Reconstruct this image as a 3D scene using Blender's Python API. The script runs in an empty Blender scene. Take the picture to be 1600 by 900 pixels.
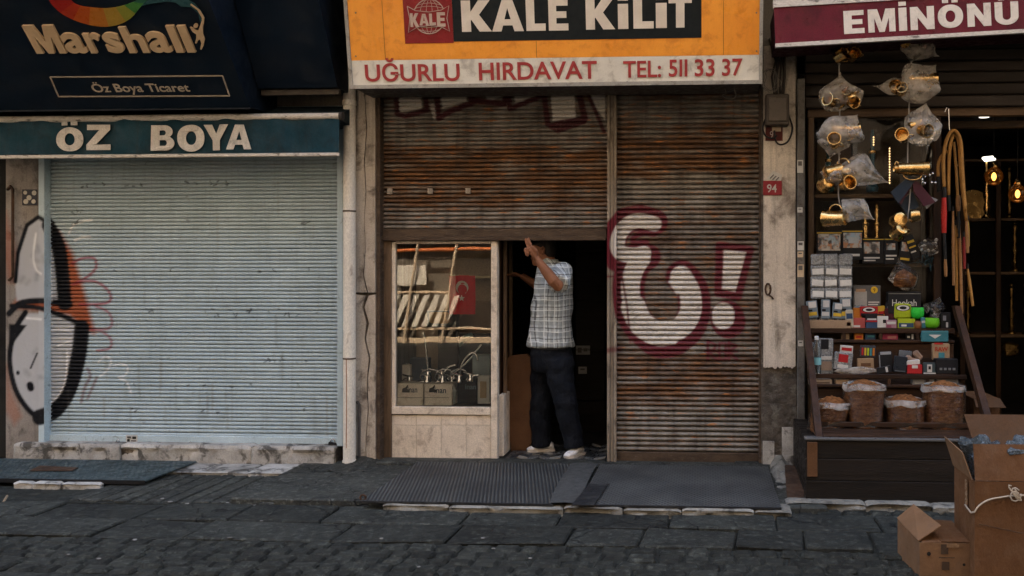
import bpy, bmesh, math, random
import numpy as np
from mathutils import Vector, Matrix
random.seed(7)
R = math.radians
SC = bpy.context.scene
COL = SC.collection

# ------------------------------------------------------------------ camera, sky, sun, exposure
TH = R(3.5)
F, CX0, CY0 = 1400.0, 1015.0, 420.0
CAM = Vector((1.46, -6.83, 1.55))
cam = bpy.data.cameras.new('camera')
cam.sensor_fit = 'HORIZONTAL'
cam.sensor_width = 36.0
cam.lens = F / 1600.0 * 36.0
cam.shift_x = -(CX0 - 800.0) / 1600.0
cam.shift_y = -(450.0 - CY0) / 1600.0
cam.clip_end = 300.0
cam_o = bpy.data.objects.new('camera', cam)
COL.objects.link(cam_o)
cam_o.location = CAM
cam_o.rotation_euler = (R(90), 0, TH)
SC.camera = cam_o

SUN_EL, SUN_AZ = R(50), R(-14)          # azimuth from +Y, the sun stands behind the shop row
world = bpy.data.worlds.new('World')
SC.world = world
world.use_nodes = True
wn = world.node_tree
sky = wn.nodes.new('ShaderNodeTexSky')
sky.sky_type = 'NISHITA'
sky.sun_disc = False
sky.sun_elevation = SUN_EL
sky.sun_rotation = SUN_AZ
sky.altitude = 30
sky.air_density = 1.2
sky.dust_density = 6.0
sky.ozone_density = 0.6
wn.links.new(sky.outputs[0], wn.nodes['Background'].inputs[0])
wn.nodes['Background'].inputs[1].default_value = 0.15

sun = bpy.data.lights.new('sun', 'SUN')
sun.energy = 2.6
sun.angle = R(0.5)
sun.color = (1.0, 0.88, 0.72)
sun_o = bpy.data.objects.new('sun', sun)
COL.objects.link(sun_o)
sdir = Vector((math.sin(SUN_AZ) * math.cos(SUN_EL), math.cos(SUN_AZ) * math.cos(SUN_EL), math.sin(SUN_EL)))
sun_o.rotation_euler = sdir.to_track_quat('Z', 'Y').to_euler()

SC.view_settings.view_transform = 'Standard'
SC.view_settings.look = 'None'
SC.view_settings.exposure = 2.9
SC.view_settings.gamma = 1.0
SC.view_settings.use_curve_mapping = False
SC.render.engine = 'CYCLES'
SC.cycles.use_denoising = True
SC.cycles.max_bounces = 7
SC.cycles.diffuse_bounces = 2
SC.cycles.glossy_bounces = 3
SC.cycles.transmission_bounces = 4
SC.cycles.transparent_max_bounces = 12
SC.cycles.caustics_reflective = False
SC.cycles.caustics_refractive = False
SC.cycles.sample_clamp_indirect = 6.0

# ------------------------------------------------------------------ points of the photograph on real planes
RT = Vector((math.cos(TH), math.sin(TH), 0))
FW = Vector((-math.sin(TH), math.cos(TH), 0))
UP = Vector((0, 0, 1))
def ray(px, py):
    return RT * ((px - CX0) / F) + FW - UP * ((py - CY0) / F)
def P(px, py, y=0.0):
    d = ray(px, py)
    return CAM + d * ((y - CAM.y) / d.y)
def G(px, py, z=0.0):
    d = ray(px, py)
    return CAM + d * ((z - CAM.z) / d.z)
class Pl:
    """a flat face: origin, right and up directions, outward normal"""
    def __init__(s, o, u, v):
        s.o = Vector(o); s.u = Vector(u).normalized()
        v = Vector(v); s.v = (v - s.u * v.dot(s.u)).normalized()
        s.n = s.u.cross(s.v)
        if s.n.dot(CAM - s.o) < 0: s.n = -s.n
    def hit(s, px, py, off=0.0):
        d = ray(px, py)
        o = s.o + s.n * off
        return CAM + d * ((o - CAM).dot(s.n) / d.dot(s.n))

# ------------------------------------------------------------------ mesh building
class MB:
    def __init__(s):
        s.v = []; s.f = []; s.m = []; s.mi = 0
    def add(s, vs, fs):
        o = len(s.v)
        s.v += [Vector(p) for p in vs]
        s.f += [tuple(i + o for i in f) for f in fs]
        s.m += [s.mi] * len(fs)
        return s
    def box(s, a, b):
        x0, y0, z0 = a; x1, y1, z1 = b
        return s.add([(x0,y0,z0),(x1,y0,z0),(x1,y1,z0),(x0,y1,z0),(x0,y0,z1),(x1,y0,z1),(x1,y1,z1),(x0,y1,z1)],
                     [(0,3,2,1),(4,5,6,7),(0,1,5,4),(1,2,6,5),(2,3,7,6),(3,0,4,7)])
    def cbox(s, a, b, c=0.004, M=None, jit=0.0):
        """box with chamfered edges, optionally turned by M (4x4) and with uneven corners"""
        lo = [min(a[i], b[i]) for i in range(3)]; hi = [max(a[i], b[i]) for i in range(3)]
        c = min(c, *[(hi[i] - lo[i]) * .45 for i in range(3)])
        vs = []; idx = {}
        for sx in (0, 1):
            for sy in (0, 1):
                for sz in (0, 1):
                    sg = (sx, sy, sz)
                    j = [random.uniform(-jit, jit) for _ in range(3)]
                    for ax in range(3):
                        p = [0, 0, 0]
                        for i in range(3):
                            e = hi[i] if sg[i] else lo[i]
                            if i != ax: e += -c if sg[i] else c
                            p[i] = e + j[i]
                        idx[sg, ax] = len(vs); vs.append(Vector(p))
        fs = []
        for ax in range(3):
            o = [i for i in range(3) if i != ax]
            for sgn in (0, 1):
                q = []
                for (p, r) in ((0,0),(1,0),(1,1),(0,1)):
                    sg = [0,0,0]; sg[ax] = sgn; sg[o[0]] = p; sg[o[1]] = r
                    q.append(idx[tuple(sg), ax])
                fs.append(q)
            for p in (0, 1):
                for r in (0, 1):
                    a0 = [0,0,0]; a0[o[0]] = p; a0[o[1]] = r
                    a1 = list(a0); a1[ax] = 1
                    fs.append([idx[tuple(a0), o[0]], idx[tuple(a1), o[0]], idx[tuple(a1), o[1]], idx[tuple(a0), o[1]]])
        for sx in (0, 1):
            for sy in (0, 1):
                for sz in (0, 1):
                    fs.append([idx[(sx, sy, sz), k] for k in range(3)])
        ce = sum(vs, Vector()) / len(vs)
        for f in fs:
            n = (vs[f[1]] - vs[f[0]]).cross(vs[f[2]] - vs[f[0]])
            if n.dot(vs[f[0]] - ce) < 0: f.reverse()
        if M is not None: vs = [M @ p for p in vs]
        return s.add(vs, fs)
    def tube(s, pts, r, n=8, caps=True, flat=1.0):
        pts = [Vector(p) for p in pts]
        rr = r if isinstance(r, (list, tuple)) else [r] * len(pts)
        t0 = (pts[1] - pts[0]).normalized()
        ref = Vector((0, 0, 1)) if abs(t0.z) < .9 else Vector((0, 1, 0))
        nx = t0.cross(ref).normalized()
        vs = []; k = len(pts)
        for i, p in enumerate(pts):
            t = (pts[min(i + 1, k - 1)] - pts[max(i - 1, 0)]).normalized()
            nx = (nx - t * nx.dot(t)).normalized(); ny = t.cross(nx)
            for j in range(n):
                a = 2 * math.pi * j / n
                vs.append(p + nx * (math.cos(a) * rr[i]) + ny * (math.sin(a) * rr[i] * flat))
        fs = [(i*n+j, i*n+(j+1)%n, (i+1)*n+(j+1)%n, (i+1)*n+j) for i in range(k-1) for j in range(n)]
        if caps: fs += [tuple(range(n-1, -1, -1)), tuple(range((k-1)*n, k*n))]
        return s.add(vs, fs)
    def lathe(s, prof, c, n=16, M=None, caps=True):
        """prof: (radius, height) pairs turned about z at c; M turns the axis"""
        M = M or Matrix.Identity(3); c = Vector(c); vs = []; k = len(prof)
        for (r, z) in prof:
            for j in range(n):
                a = 2 * math.pi * j / n
                vs.append(c + M @ Vector((r * math.cos(a), r * math.sin(a), z)))
        fs = [(i*n+j, i*n+(j+1)%n, (i+1)*n+(j+1)%n, (i+1)*n+j) for i in range(k-1) for j in range(n)]
        if caps: fs += [tuple(range(n-1, -1, -1)), tuple(range((k-1)*n, k*n))]
        return s.add(vs, fs)
    def prism(s, poly, vec):
        vec = Vector(vec); n = len(poly); a = [Vector(p) for p in poly]
        return s.add(a + [p + vec for p in a], [tuple(range(n-1, -1, -1)), tuple(range(n, 2*n))] +
                     [(i, (i+1) % n, n + (i+1) % n, n + i) for i in range(n)])
    def loft(s, rings, caps=True):
        n = len(rings[0]); k = len(rings); vs = [Vector(p) for r in rings for p in r]
        fs = [(i*n+j, i*n+(j+1)%n, (i+1)*n+(j+1)%n, (i+1)*n+j) for i in range(k-1) for j in range(n)]
        if caps: fs += [tuple(range(n-1, -1, -1)), tuple(range((k-1)*n, k*n))]
        return s.add(vs, fs)
    def grid(s, fn, nu, nv):
        """open sheet fn(u,v), u and v in 0..1"""
        vs = [fn(i / nu, j / nv) for j in range(nv + 1) for i in range(nu + 1)]
        return s.add(vs, [(j*(nu+1)+i, j*(nu+1)+i+1, (j+1)*(nu+1)+i+1, (j+1)*(nu+1)+i) for j in range(nv) for i in range(nu)])

def setp(o, label=None, cat=None, group=None, kind=None):
    if label: o['label'] = label
    if cat: o['category'] = cat
    if group: o['group'] = group
    if kind: o['kind'] = kind
    return o
def wloc(o):
    v = Vector((0, 0, 0))
    while o: v = v + o.location; o = o.parent
    return v
def thing(name, label, cat, base, group=None):
    o = bpy.data.objects.new(name, None); COL.objects.link(o)
    o.location = base; o.empty_display_size = .1
    return setp(o, label, cat, group)
def obj(name, mb, mat, parent=None, smooth=False, fix=True, base=None, label=None, cat=None, group=None, kind=None, me=None):
    if me is None:
        o0 = wloc(parent) if parent else (Vector(base) if base is not None else Vector((0, 0, 0)))
        me = bpy.data.meshes.new(name)
        me.from_pydata([tuple(p - o0) for p in mb.v], [], mb.f)
        if fix:
            bm = bmesh.new(); bm.from_mesh(me)
            bmesh.ops.recalc_face_normals(bm, faces=bm.faces)
            bm.to_mesh(me); bm.free()
        if isinstance(mat, (list, tuple)):
            for m in mat: me.materials.append(m)
            me.polygons.foreach_set('material_index', mb.m)
        else: me.materials.append(mat)
        if smooth is True:
            me.polygons.foreach_set('use_smooth', [True] * len(me.polygons))
        elif smooth:
            me.polygons.foreach_set('use_smooth', [True] * len(me.polygons))
            me.set_sharp_from_angle(angle=R(smooth))
    o = bpy.data.objects.new(name, me); COL.objects.link(o)
    if parent: o.parent = parent
    elif base is not None: o.location = base
    return setp(o, label, cat, group, kind)
def copy_tree(o, parent=None):
    c = o.copy(); COL.objects.link(c)
    if parent: c.parent = parent
    for ch in list(o.children): copy_tree(ch, c)
    return c
def evaluated(o):
    """the object's finished mesh (modifiers, curve fill), the helper object removed"""
    COL.objects.unlink(o); TMP.collection.objects.link(o)
    vl = TMP.view_layers[0]; vl.update()
    me = bpy.data.meshes.new_from_object(o.evaluated_get(vl.depsgraph))
    bpy.data.objects.remove(o)
    return me
TMP = bpy.data.scenes.new('workbench')

# ------------------------------------------------------------------ lettering
def arc(cx, cy, rx, ry, a0, a1, n=20, p=1.0):
    out = []
    for i in range(n + 1):
        a = R(a0 + (a1 - a0) * i / n); c, s_ = math.cos(a), math.sin(a)
        out.append((cx + rx * math.copysign(abs(c) ** p, c), cy + ry * math.copysign(abs(s_) ** p, s_)))
    return out
def rect(x0, y0, x1, y1): return [(x0, y0), (x1, y0), (x1, y1), (x0, y1)]
def heavy(ch):
    """broad poster capitals, cap height 1"""
    t = .27
    O = [arc(.44, .5, .44, .515, 0, 360, 40, .92)[:-1], arc(.44, .5, .17, .26, 360, 0, 40, .95)[:-1]]
    U = [(0, 1), (0, .36)] + arc(.4, .36, .4, .375, 180, 360, 24)[1:] + [(.8, 1), (.54, 1), (.54, .36)] + arc(.4, .36, .14, .16, 360, 180, 16)[1:] + [(.26, 1)]
    g = {
     'E': [[(0,0),(.68,0),(.68,.22),(t,.22),(t,.4),(.62,.4),(.62,.61),(t,.61),(t,.79),(.67,.79),(.67,1),(0,1)]],
     'L': [[(0,0),(.62,0),(.62,.23),(t,.23),(t,1),(0,1)]],
     'K': [[(0,0),(t,0),(t,.36),(.29,.38),(.52,0),(.88,0),(.52,.54),(.85,1),(.51,1),(.29,.66),(t,.64),(t,1),(0,1)]],
     'A': [[(0,0),(.27,0),(.325,.19),(.6,.19),(.655,0),(.93,0),(.62,1),(.31,1)], [(.37,.385),(.555,.385),(.4625,.75)][::-1]],
     'I': [rect(0,0,t,1)],
     'i': [rect(0,0,t,.8), rect(0,.9,t,1.0)],
     'J': [rect(0,0,t,1), rect(.01,1.08,.26,1.26)],
     'T': [[(.23,0),(.5,0),(.5,.78),(.73,.78),(.73,1),(0,1),(0,.78),(.23,.78)]],
     'Z': [[(0,0),(.78,0),(.78,.22),(.34,.22),(.77,.8),(.77,1),(.03,1),(.03,.79),(.43,.79),(0,.21)]],
     'Y': [[(.3,0),(.57,0),(.57,.39),(.87,1),(.58,1),(.435,.64),(.29,1),(0,1),(.3,.39)]],
     'M': [[(0,0),(.24,0),(.24,.62),(.42,0),(.62,0),(.8,.62),(.8,0),(1.04,0),(1.04,1),(.68,1),(.52,.42),(.36,1),(0,1)]],
     'N': [[(0,0),(.25,0),(.25,.55),(.57,0),(.83,0),(.83,1),(.58,1),(.58,.44),(.26,1),(0,1)]],
     'O': O, 'Q': O + [rect(.17,1.1,.38,1.27), rect(.5,1.1,.71,1.27)],
     'U': [U], 'V': [U, rect(.13,1.08,.34,1.26), rect(.46,1.08,.67,1.26)],
     'B': [[(0,0),(.44,0)] + arc(.44,.29,.34,.29,-90,70,16)[1:] + [(.6,.53)] + arc(.42,.74,.31,.26,-30,90,14) + [(0,1)],
           ([(.26,.2),(.42,.2)] + arc(.42,.31,.09,.11,-90,90,10)[1:] + [(.26,.42)])[::-1],
           ([(.26,.61),(.4,.61)] + arc(.4,.705,.08,.095,-90,90,10)[1:] + [(.26,.8)])[::-1]],
    }
    return g[ch]
_shape = {}
def fill_mesh(splines, ext):
    c = bpy.data.curves.new('outline', 'CURVE'); c.dimensions = '2D'; c.fill_mode = 'BOTH'; c.extrude = ext
    for pts in splines:
        sp = c.splines.new('POLY'); sp.points.add(len(pts) - 1)
        for q, p in zip(sp.points, pts): q.co = (p[0], p[1], 0, 1)
        sp.use_cyclic_u = True
    o = bpy.data.objects.new('outline', c); COL.objects.link(o)
    return evaluated(o)
def font_mesh(text, off, ext=.5):
    c = bpy.data.curves.new('glyph', 'FONT'); c.body = text; c.offset = off; c.extrude = ext; c.resolution_u = 5
    o = bpy.data.objects.new('glyph', c); COL.objects.link(o)
    return evaluated(o)
def arr(me):
    a = np.empty(len(me.vertices) * 3); me.vertices.foreach_get('co', a); a = a.reshape(-1, 3)
    return a, [tuple(p.vertices) for p in me.polygons]
def glyph(kind, ch, off=0.0):
    k = (kind, ch, off)
    if k not in _shape:
        _shape[k] = arr(fill_mesh(heavy(ch), .5) if kind == 'heavy' else font_mesh(ch, off))
    return _shape[k]
def outline(key, splines):
    if key not in _shape: _shape[key] = arr(fill_mesh(splines, .5))
    return _shape[key]
def put_shape(name, sh, pl, org, w, h, mat, parent, depth=.004, off=.002, slant=0.0, nrm=True, label=None, bend=None):
    """a filled outline laid on a face: its own box is stretched to w x h from org (lower left)"""
    a, fs = sh
    lo = a.min(0); hi = a.max(0)
    if nrm: sx, sy, bx, by = w / (hi[0] - lo[0]), h / (hi[1] - lo[1]), lo[0], lo[1]
    else: sx, sy, bx, by = w, h, 0.0, 0.0
    mb = MB()
    pts = []
    for p in a:
        x = (p[0] - bx) * sx; y = (p[1] - by) * sy
        q = org + pl.u * (x + slant * y) + pl.v * y + pl.n * (off + (p[2] + .5) * depth)
        if bend: q = bend(q)
        pts.append(q)
    mb.add(pts, fs)
    return obj(name, mb, mat, parent, fix=False, label=label)
def letter(kind, ch, pl, x0, x1, yb, yt, mat, parent, depth=.004, off=.002, fo=0.0, bend=None):
    """one letter: px of its left and right edges, base line and top"""
    L = pl.hit(x0, yb); Rr = pl.hit(x1, yb); T = pl.hit(x0, yt)
    put_shape('letter', glyph(kind, ch, fo), pl, L, (Rr - L).dot(pl.u), (T - L).dot(pl.v), mat, parent, depth, off, bend=bend)
def words(text, pl, x0, x1, yb, yt, mat, parent, fo=0.0, depth=.003, off=.002, yb1=None, name='letter', cap='H'):
    """a printed line in the plain face, one object per letter; x0..x1 px span, base line yb (yb1 at the right end), cap top yt"""
    L = pl.hit(x0, yb); Rr = pl.hit(x1, yb if yb1 is None else yb1); T = pl.hit(x0, yt)
    capa = glyph('font', cap, fo)[0]; h = (T - L).dot(pl.v) / (capa[:, 1].max() - max(0, capa[:, 1].min()))
    full = glyph('font', text, fo)[0]
    w = (Rr - L).dot(pl.u) / (full[:, 0].max() - full[:, 0].min()); sl = (Rr - L).dot(pl.v) / (Rr - L).dot(pl.u)
    x00 = full[:, 0].min()
    for i, ch in enumerate(text):
        if ch == ' ': continue
        g, fs = glyph('font', ch, fo); pre = glyph('font', text[:i + 1], fo)[0]
        dx = pre[:, 0].max() - g[:, 0].max() - x00
        g2 = g.copy(); g2[:, 0] += dx
        xx = (g2[:, 0].min()) * w
        put_shape(name, (g2, fs), pl, L + pl.v * (sl * xx), w, h, mat, parent, depth, off, nrm=False)

# ------------------------------------------------------------------ materials
def newmat(name):
    m = bpy.data.materials.new(name); m.use_nodes = True
    nt = m.node_tree; b = nt.nodes['Principled BSDF']
    return m, nt, b
def N(nt, typ, **kw):
    n = nt.nodes.new(typ)
    for k, v in kw.items(): setattr(n, k, v)
    return n
def mixc(nt, fac, a, b, blend='MIX'):
    n = N(nt, 'ShaderNodeMix', data_type='RGBA', blend_type=blend)
    for s, v in ((n.inputs[0], fac), (n.inputs[6], a), (n.inputs[7], b)):
        if hasattr(v, 'links'): nt.links.new(v, s)
        elif isinstance(v, (int, float)): s.default_value = v
        else: s.default_value = (*v[:3], 1)
    return n.outputs[2]
def coords(nt, stretch=(1, 1, 1), rnd=True, space='Object'):
    tc = N(nt, 'ShaderNodeTexCoord'); mp = N(nt, 'ShaderNodeMapping'); mp.inputs['Scale'].default_value = stretch
    nt.links.new(tc.outputs[space], mp.inputs[0])
    if rnd:
        oi = N(nt, 'ShaderNodeObjectInfo'); mu = N(nt, 'ShaderNodeMath', operation='MULTIPLY'); mu.inputs[1].default_value = 37.0
        nt.links.new(oi.outputs['Random'], mu.inputs[0]); nt.links.new(mu.outputs[0], mp.inputs['Location'])
    return mp.outputs[0]
def noise(nt, co, scale, detail=5, rough=.6, lo=.35, hi=.65, dist=0.0):
    n = N(nt, 'ShaderNodeTexNoise'); n.inputs['Scale'].default_value = scale; n.inputs['Detail'].default_value = detail
    n.inputs['Roughness'].default_value = rough; n.inputs['Distortion'].default_value = dist
    nt.links.new(co, n.inputs['Vector'])
    mr = N(nt, 'ShaderNodeMapRange'); mr.inputs['From Min'].default_value = lo; mr.inputs['From Max'].default_value = hi
    nt.links.new(n.outputs['Fac'], mr.inputs['Value'])
    return mr.outputs[0]
def mul(nt, a, k):
    m = N(nt, 'ShaderNodeMath', operation='MULTIPLY'); nt.links.new(a, m.inputs[0])
    if hasattr(k, 'links'): nt.links.new(k, m.inputs[1])
    else: m.inputs[1].default_value = k
    return m.outputs[0]
def pm(name, col, col2=None, s2=3.0, f2=.8, dirt=None, sd=9.0, fd=.7, dlo=.52, dhi=.66, rough=.7, rv=.2, metal=0.0, bump=.25, bs=60.0,
       stretch=(1, 1, 1), streak=0.0, streak_c=(.03, .025, .02), fine=.25, fs=120.0, tint=0.0, spec=.18, space='Object', rnd=True, paint=False, bd=.01):
    """procedural surface: two-tone patches, dirt with its own shape, vertical streaks, fine grain, relief"""
    m, nt, b = newmat(name)
    co = coords(nt, stretch, rnd, space)
    c = None
    if col2 is not None: c = mixc(nt, mul(nt, noise(nt, co, s2), f2), col, col2)
    else: c = mixc(nt, 0.0, col, col)
    if dirt is not None: c = mixc(nt, mul(nt, noise(nt, co, sd, 8, .65, dlo, dhi, .4), fd), c, dirt)
    if streak:
        co2 = coords(nt, (14, 14, .9), rnd, space)
        c = mixc(nt, mul(nt, noise(nt, co2, 1.6, 6, .7, .5, .75), streak), c, streak_c)
    if fine:
        fnz = noise(nt, co, fs, 3, .6, .2, .8)
        mr = N(nt, 'ShaderNodeMapRange'); mr.inputs['To Min'].default_value = 1 - fine; mr.inputs['To Max'].default_value = 1 + fine
        nt.links.new(fnz, mr.inputs['Value'])
        hs = N(nt, 'ShaderNodeHueSaturation'); nt.links.new(mr.outputs[0], hs.inputs['Value']); nt.links.new(c, hs.inputs['Color']); c = hs.outputs[0]
    if tint:
        oi = N(nt, 'ShaderNodeObjectInfo'); mr = N(nt, 'ShaderNodeMapRange')
        mr.inputs['To Min'].default_value = 1 - tint; mr.inputs['To Max'].default_value = 1 + tint
        nt.links.new(oi.outputs['Random'], mr.inputs['Value'])
        hs = N(nt, 'ShaderNodeHueSaturation'); nt.links.new(mr.outputs[0], hs.inputs['Value']); nt.links.new(c, hs.inputs['Color']); c = hs.outputs[0]
    if paint:
        at = N(nt, 'ShaderNodeAttribute', attribute_name='paint')
        wear = noise(nt, coords(nt, (1, 1, 1), False), 55, 6, .7, .10, .36)
        c = mixc(nt, mul(nt, at.outputs['Alpha'], wear), c, at.outputs['Color'])
    nt.links.new(c, b.inputs['Base Color'])
    rn = noise(nt, co, s2 * 3, 4)
    mr = N(nt, 'ShaderNodeMapRange'); mr.inputs['To Min'].default_value = max(.03, rough - rv); mr.inputs['To Max'].default_value = min(1, rough + rv)
    nt.links.new(rn, mr.inputs['Value']); nt.links.new(mr.outputs[0], b.inputs['Roughness'])
    b.inputs['Metallic'].default_value = metal
    b.inputs['Specular IOR Level'].default_value = spec
    if bump:
        bp = N(nt, 'ShaderNodeBump'); bp.inputs['Strength'].default_value = bump; bp.inputs['Distance'].default_value = bd
        nt.links.new(noise(nt, co, bs, 6, .65, .1, .9), bp.inputs['Height']); nt.links.new(bp.outputs[0], b.inputs['Normal'])
    return m
def glassy(name, tint=(1, 1, 1), haze=0.0, hazec=(.5, .5, .5), ior=1.5, rough=.0, gloss=1.0, wav=0.0, bs=3.0, stretch=(1, 1, 1)):
    """thin clear sheet: see-through with Fresnel reflection, optionally milky"""
    m, nt, b = newmat(name); nt.nodes.remove(b)
    out = nt.nodes['Material Output']
    tr = N(nt, 'ShaderNodeBsdfTransparent'); tr.inputs[0].default_value = (*tint, 1)
    gl = N(nt, 'ShaderNodeBsdfGlossy'); gl.inputs['Roughness'].default_value = rough; gl.inputs[0].default_value = (gloss, gloss, gloss, 1)
    fr = N(nt, 'ShaderNodeFresnel'); fr.inputs[0].default_value = ior
    if wav:
        bp = N(nt, 'ShaderNodeBump'); bp.inputs['Strength'].default_value = wav; bp.inputs['Distance'].default_value = .02
        nt.links.new(noise(nt, coords(nt, stretch), bs, 3, .5, 0, 1), bp.inputs['Height'])
        nt.links.new(bp.outputs[0], gl.inputs['Normal']); nt.links.new(bp.outputs[0], fr.inputs['Normal'])
    mx = N(nt, 'ShaderNodeMixShader'); nt.links.new(fr.outputs[0], mx.inputs[0]); nt.links.new(tr.outputs[0], mx.inputs[1]); nt.links.new(gl.outputs[0], mx.inputs[2])
    res = mx.outputs[0]
    if haze:
        df = N(nt, 'ShaderNodeBsdfDiffuse'); df.inputs[0].default_value = (*hazec, 1)
        tl = N(nt, 'ShaderNodeBsdfTranslucent'); tl.inputs[0].default_value = (*hazec, 1)
        ad = N(nt, 'ShaderNodeMixShader'); ad.inputs[0].default_value = .45; nt.links.new(df.outputs[0], ad.inputs[1]); nt.links.new(tl.outputs[0], ad.inputs[2])
        mh = N(nt, 'ShaderNodeMixShader')
        nt.links.new(mul(nt, noise(nt, coords(nt), 14, 5, .6, .2, .75), haze), mh.inputs[0])
        nt.links.new(res, mh.inputs[1]); nt.links.new(ad.outputs[0], mh.inputs[2]); res = mh.outputs[0]
    nt.links.new(res, out.inputs['Surface'])
    return m
def glow(name, col, strength):
    m, nt, b = newmat(name)
    b.inputs['Base Color'].default_value = (*col, 1); b.inputs['Emission Color'].default_value = (*col, 1); b.inputs['Emission Strength'].default_value = strength
    return m
M = {}
def flat(name, col, rough=.6, **k):
    if name not in M: M[name] = pm(name, col, tuple(c * .8 for c in col), s2=9, rough=rough, bump=.08, fine=.12, **k)
    return M[name]
M['plaster'] = pm('plaster', (.66, .585, .49), (.48, .415, .34), s2=2.2, dirt=(.10, .075, .055), sd=5, fd=.75, streak=.45, rough=.85, bump=.5, bs=25, paint=False)
M['plaster_pier'] = pm('plaster_pier', (.55, .475, .39), (.35, .295, .235), s2=2.5, dirt=(.07, .052, .04), sd=7, fd=.8, streak=.5, rough=.85, bump=.5, bs=28)
M['plaster_painted'] = pm('plaster_painted', (.33, .295, .26), (.21, .185, .16), s2=3, dirt=(.06, .05, .045), sd=7, fd=.7, streak=.5, rough=.8, bump=.4, bs=30, paint=True)
M['rubble'] = pm('rubble', (.15, .125, .10), (.06, .05, .04), s2=9, f2=1, dirt=(.26, .24, .20), sd=14, fd=.6, rough=.95, bump=1.0, bs=22, bd=.03)
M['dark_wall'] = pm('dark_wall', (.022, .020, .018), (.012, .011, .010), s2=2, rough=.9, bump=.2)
M['upper_wall'] = pm('upper_wall', (.20, .18, .155), (.12, .105, .09), s2=1.5, streak=.4, rough=.9)
M['stone'] = pm('stone', (.50, .475, .43), (.22, .208, .185), s2=5, dirt=(.05, .046, .04), sd=8, fd=.85, dlo=.5, dhi=.6, rough=.85, bump=.7, bs=26, tint=.15)
M['kerb'] = pm('kerb', (.28, .262, .22), (.14, .13, .108), s2=6, dirt=(.04, .038, .034), sd=10, fd=.8, rough=.9, bump=.8, bs=30, tint=.2)
def street(name, base, dark, tint=.2, crack=.8, cs=2.6, scuff=.25, bump=.6):
    """worn stone paving: grainy, pitted, stained, with thin wandering cracks"""
    m, nt, b = newmat(name)
    co = coords(nt)
    c = mixc(nt, noise(nt, co, 2.1, 8, .7, .34, .66), base, dark)
    c = mixc(nt, mul(nt, noise(nt, co, 13, 6, .7, .5, .72), .75), c, tuple(v * .45 for v in dark))
    c = mixc(nt, mul(nt, noise(nt, co, 24, 6, .75, .52, .68), scuff * 2), c, tuple(v * 2.3 for v in base))
    gr = noise(nt, co, 85, 5, .8, .28, .72)
    mr = N(nt, 'ShaderNodeMapRange'); mr.inputs['To Min'].default_value = .5; mr.inputs['To Max'].default_value = 1.5; nt.links.new(gr, mr.inputs['Value'])
    oi = N(nt, 'ShaderNodeObjectInfo'); mt = N(nt, 'ShaderNodeMapRange'); mt.inputs['To Min'].default_value = 1 - tint; mt.inputs['To Max'].default_value = 1 + tint; nt.links.new(oi.outputs['Random'], mt.inputs['Value'])
    hs = N(nt, 'ShaderNodeHueSaturation'); nt.links.new(mul(nt, mr.outputs[0], mt.outputs[0]), hs.inputs['Value']); nt.links.new(c, hs.inputs['Color']); c = hs.outputs[0]
    # cracks
    nz = N(nt, 'ShaderNodeTexNoise'); nz.inputs['Scale'].default_value = 5; nz.inputs['Detail'].default_value = 6; nt.links.new(co, nz.inputs['Vector'])
    vm = N(nt, 'ShaderNodeVectorMath', operation='MULTIPLY_ADD'); vm.inputs[1].default_value = (.28, .28, .28); nt.links.new(nz.outputs['Color'], vm.inputs[0]); nt.links.new(co, vm.inputs[2])
    vo = N(nt, 'ShaderNodeTexVoronoi', feature='DISTANCE_TO_EDGE'); vo.inputs['Scale'].default_value = cs; nt.links.new(vm.outputs[0], vo.inputs['Vector'])
    cm = N(nt, 'ShaderNodeMapRange'); cm.inputs['From Min'].default_value = .004; cm.inputs['From Max'].default_value = .022; cm.inputs['To Min'].default_value = 1; cm.inputs['To Max'].default_value = 0; nt.links.new(vo.outputs['Distance'], cm.inputs['Value'])
    cf = mul(nt, cm.outputs[0], mul(nt, noise(nt, co, 1.7, 3, .5, .42, .6), crack))
    c = mixc(nt, cf, c, (.004, .004, .004))
    nt.links.new(c, b.inputs['Base Color']); b.inputs['Specular IOR Level'].default_value = .22
    rg = N(nt, 'ShaderNodeMapRange'); rg.inputs['To Min'].default_value = .55; rg.inputs['To Max'].default_value = .9; nt.links.new(noise(nt, co, 4, 5), rg.inputs['Value']); nt.links.new(rg.outputs[0], b.inputs['Roughness'])
    sb = N(nt, 'ShaderNodeMath', operation='SUBTRACT'); nt.links.new(noise(nt, co, 32, 8, .75, .1, .9), sb.inputs[0]); nt.links.new(cf, sb.inputs[1])
    bp = N(nt, 'ShaderNodeBump'); bp.inputs['Strength'].default_value = bump; bp.inputs['Distance'].default_value = .014; nt.links.new(sb.outputs[0], bp.inputs['Height']); nt.links.new(bp.outputs[0], b.inputs['Normal'])
    return m
M['asphalt'] = street('asphalt', (.027, .029, .024), (.012, .013, .011), 0, .6, 2.2, .45)
M['slab'] = street('slab', (.035, .037, .031), (.015, .016, .0138), .28, .95, 2.4, .5)
M['cobble'] = street('cobble', (.033, .035, .029), (.0135, .0145, .0123), .25, .3, 4, .55, .9)
M['ramp'] = street('ramp', (.054, .055, .046), (.025, .0255, .022), .12, .95, 3.2, .5)
M['litter'] = pm('litter', (.30, .29, .27), (.18, .17, .16), rough=.8, tint=.4)
M['steel_plate'] = pm('steel_plate', (.085, .115, .12), (.05, .07, .074), s2=4, dirt=(.03, .03, .028), sd=12, rough=.55, metal=.3, bump=.3, bs=60)
M['rust_plate'] = pm('rust_plate', (.09, .05, .03), (.05, .03, .02), s2=6, dirt=(.03, .02, .015), rough=.8, bump=.5)
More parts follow.
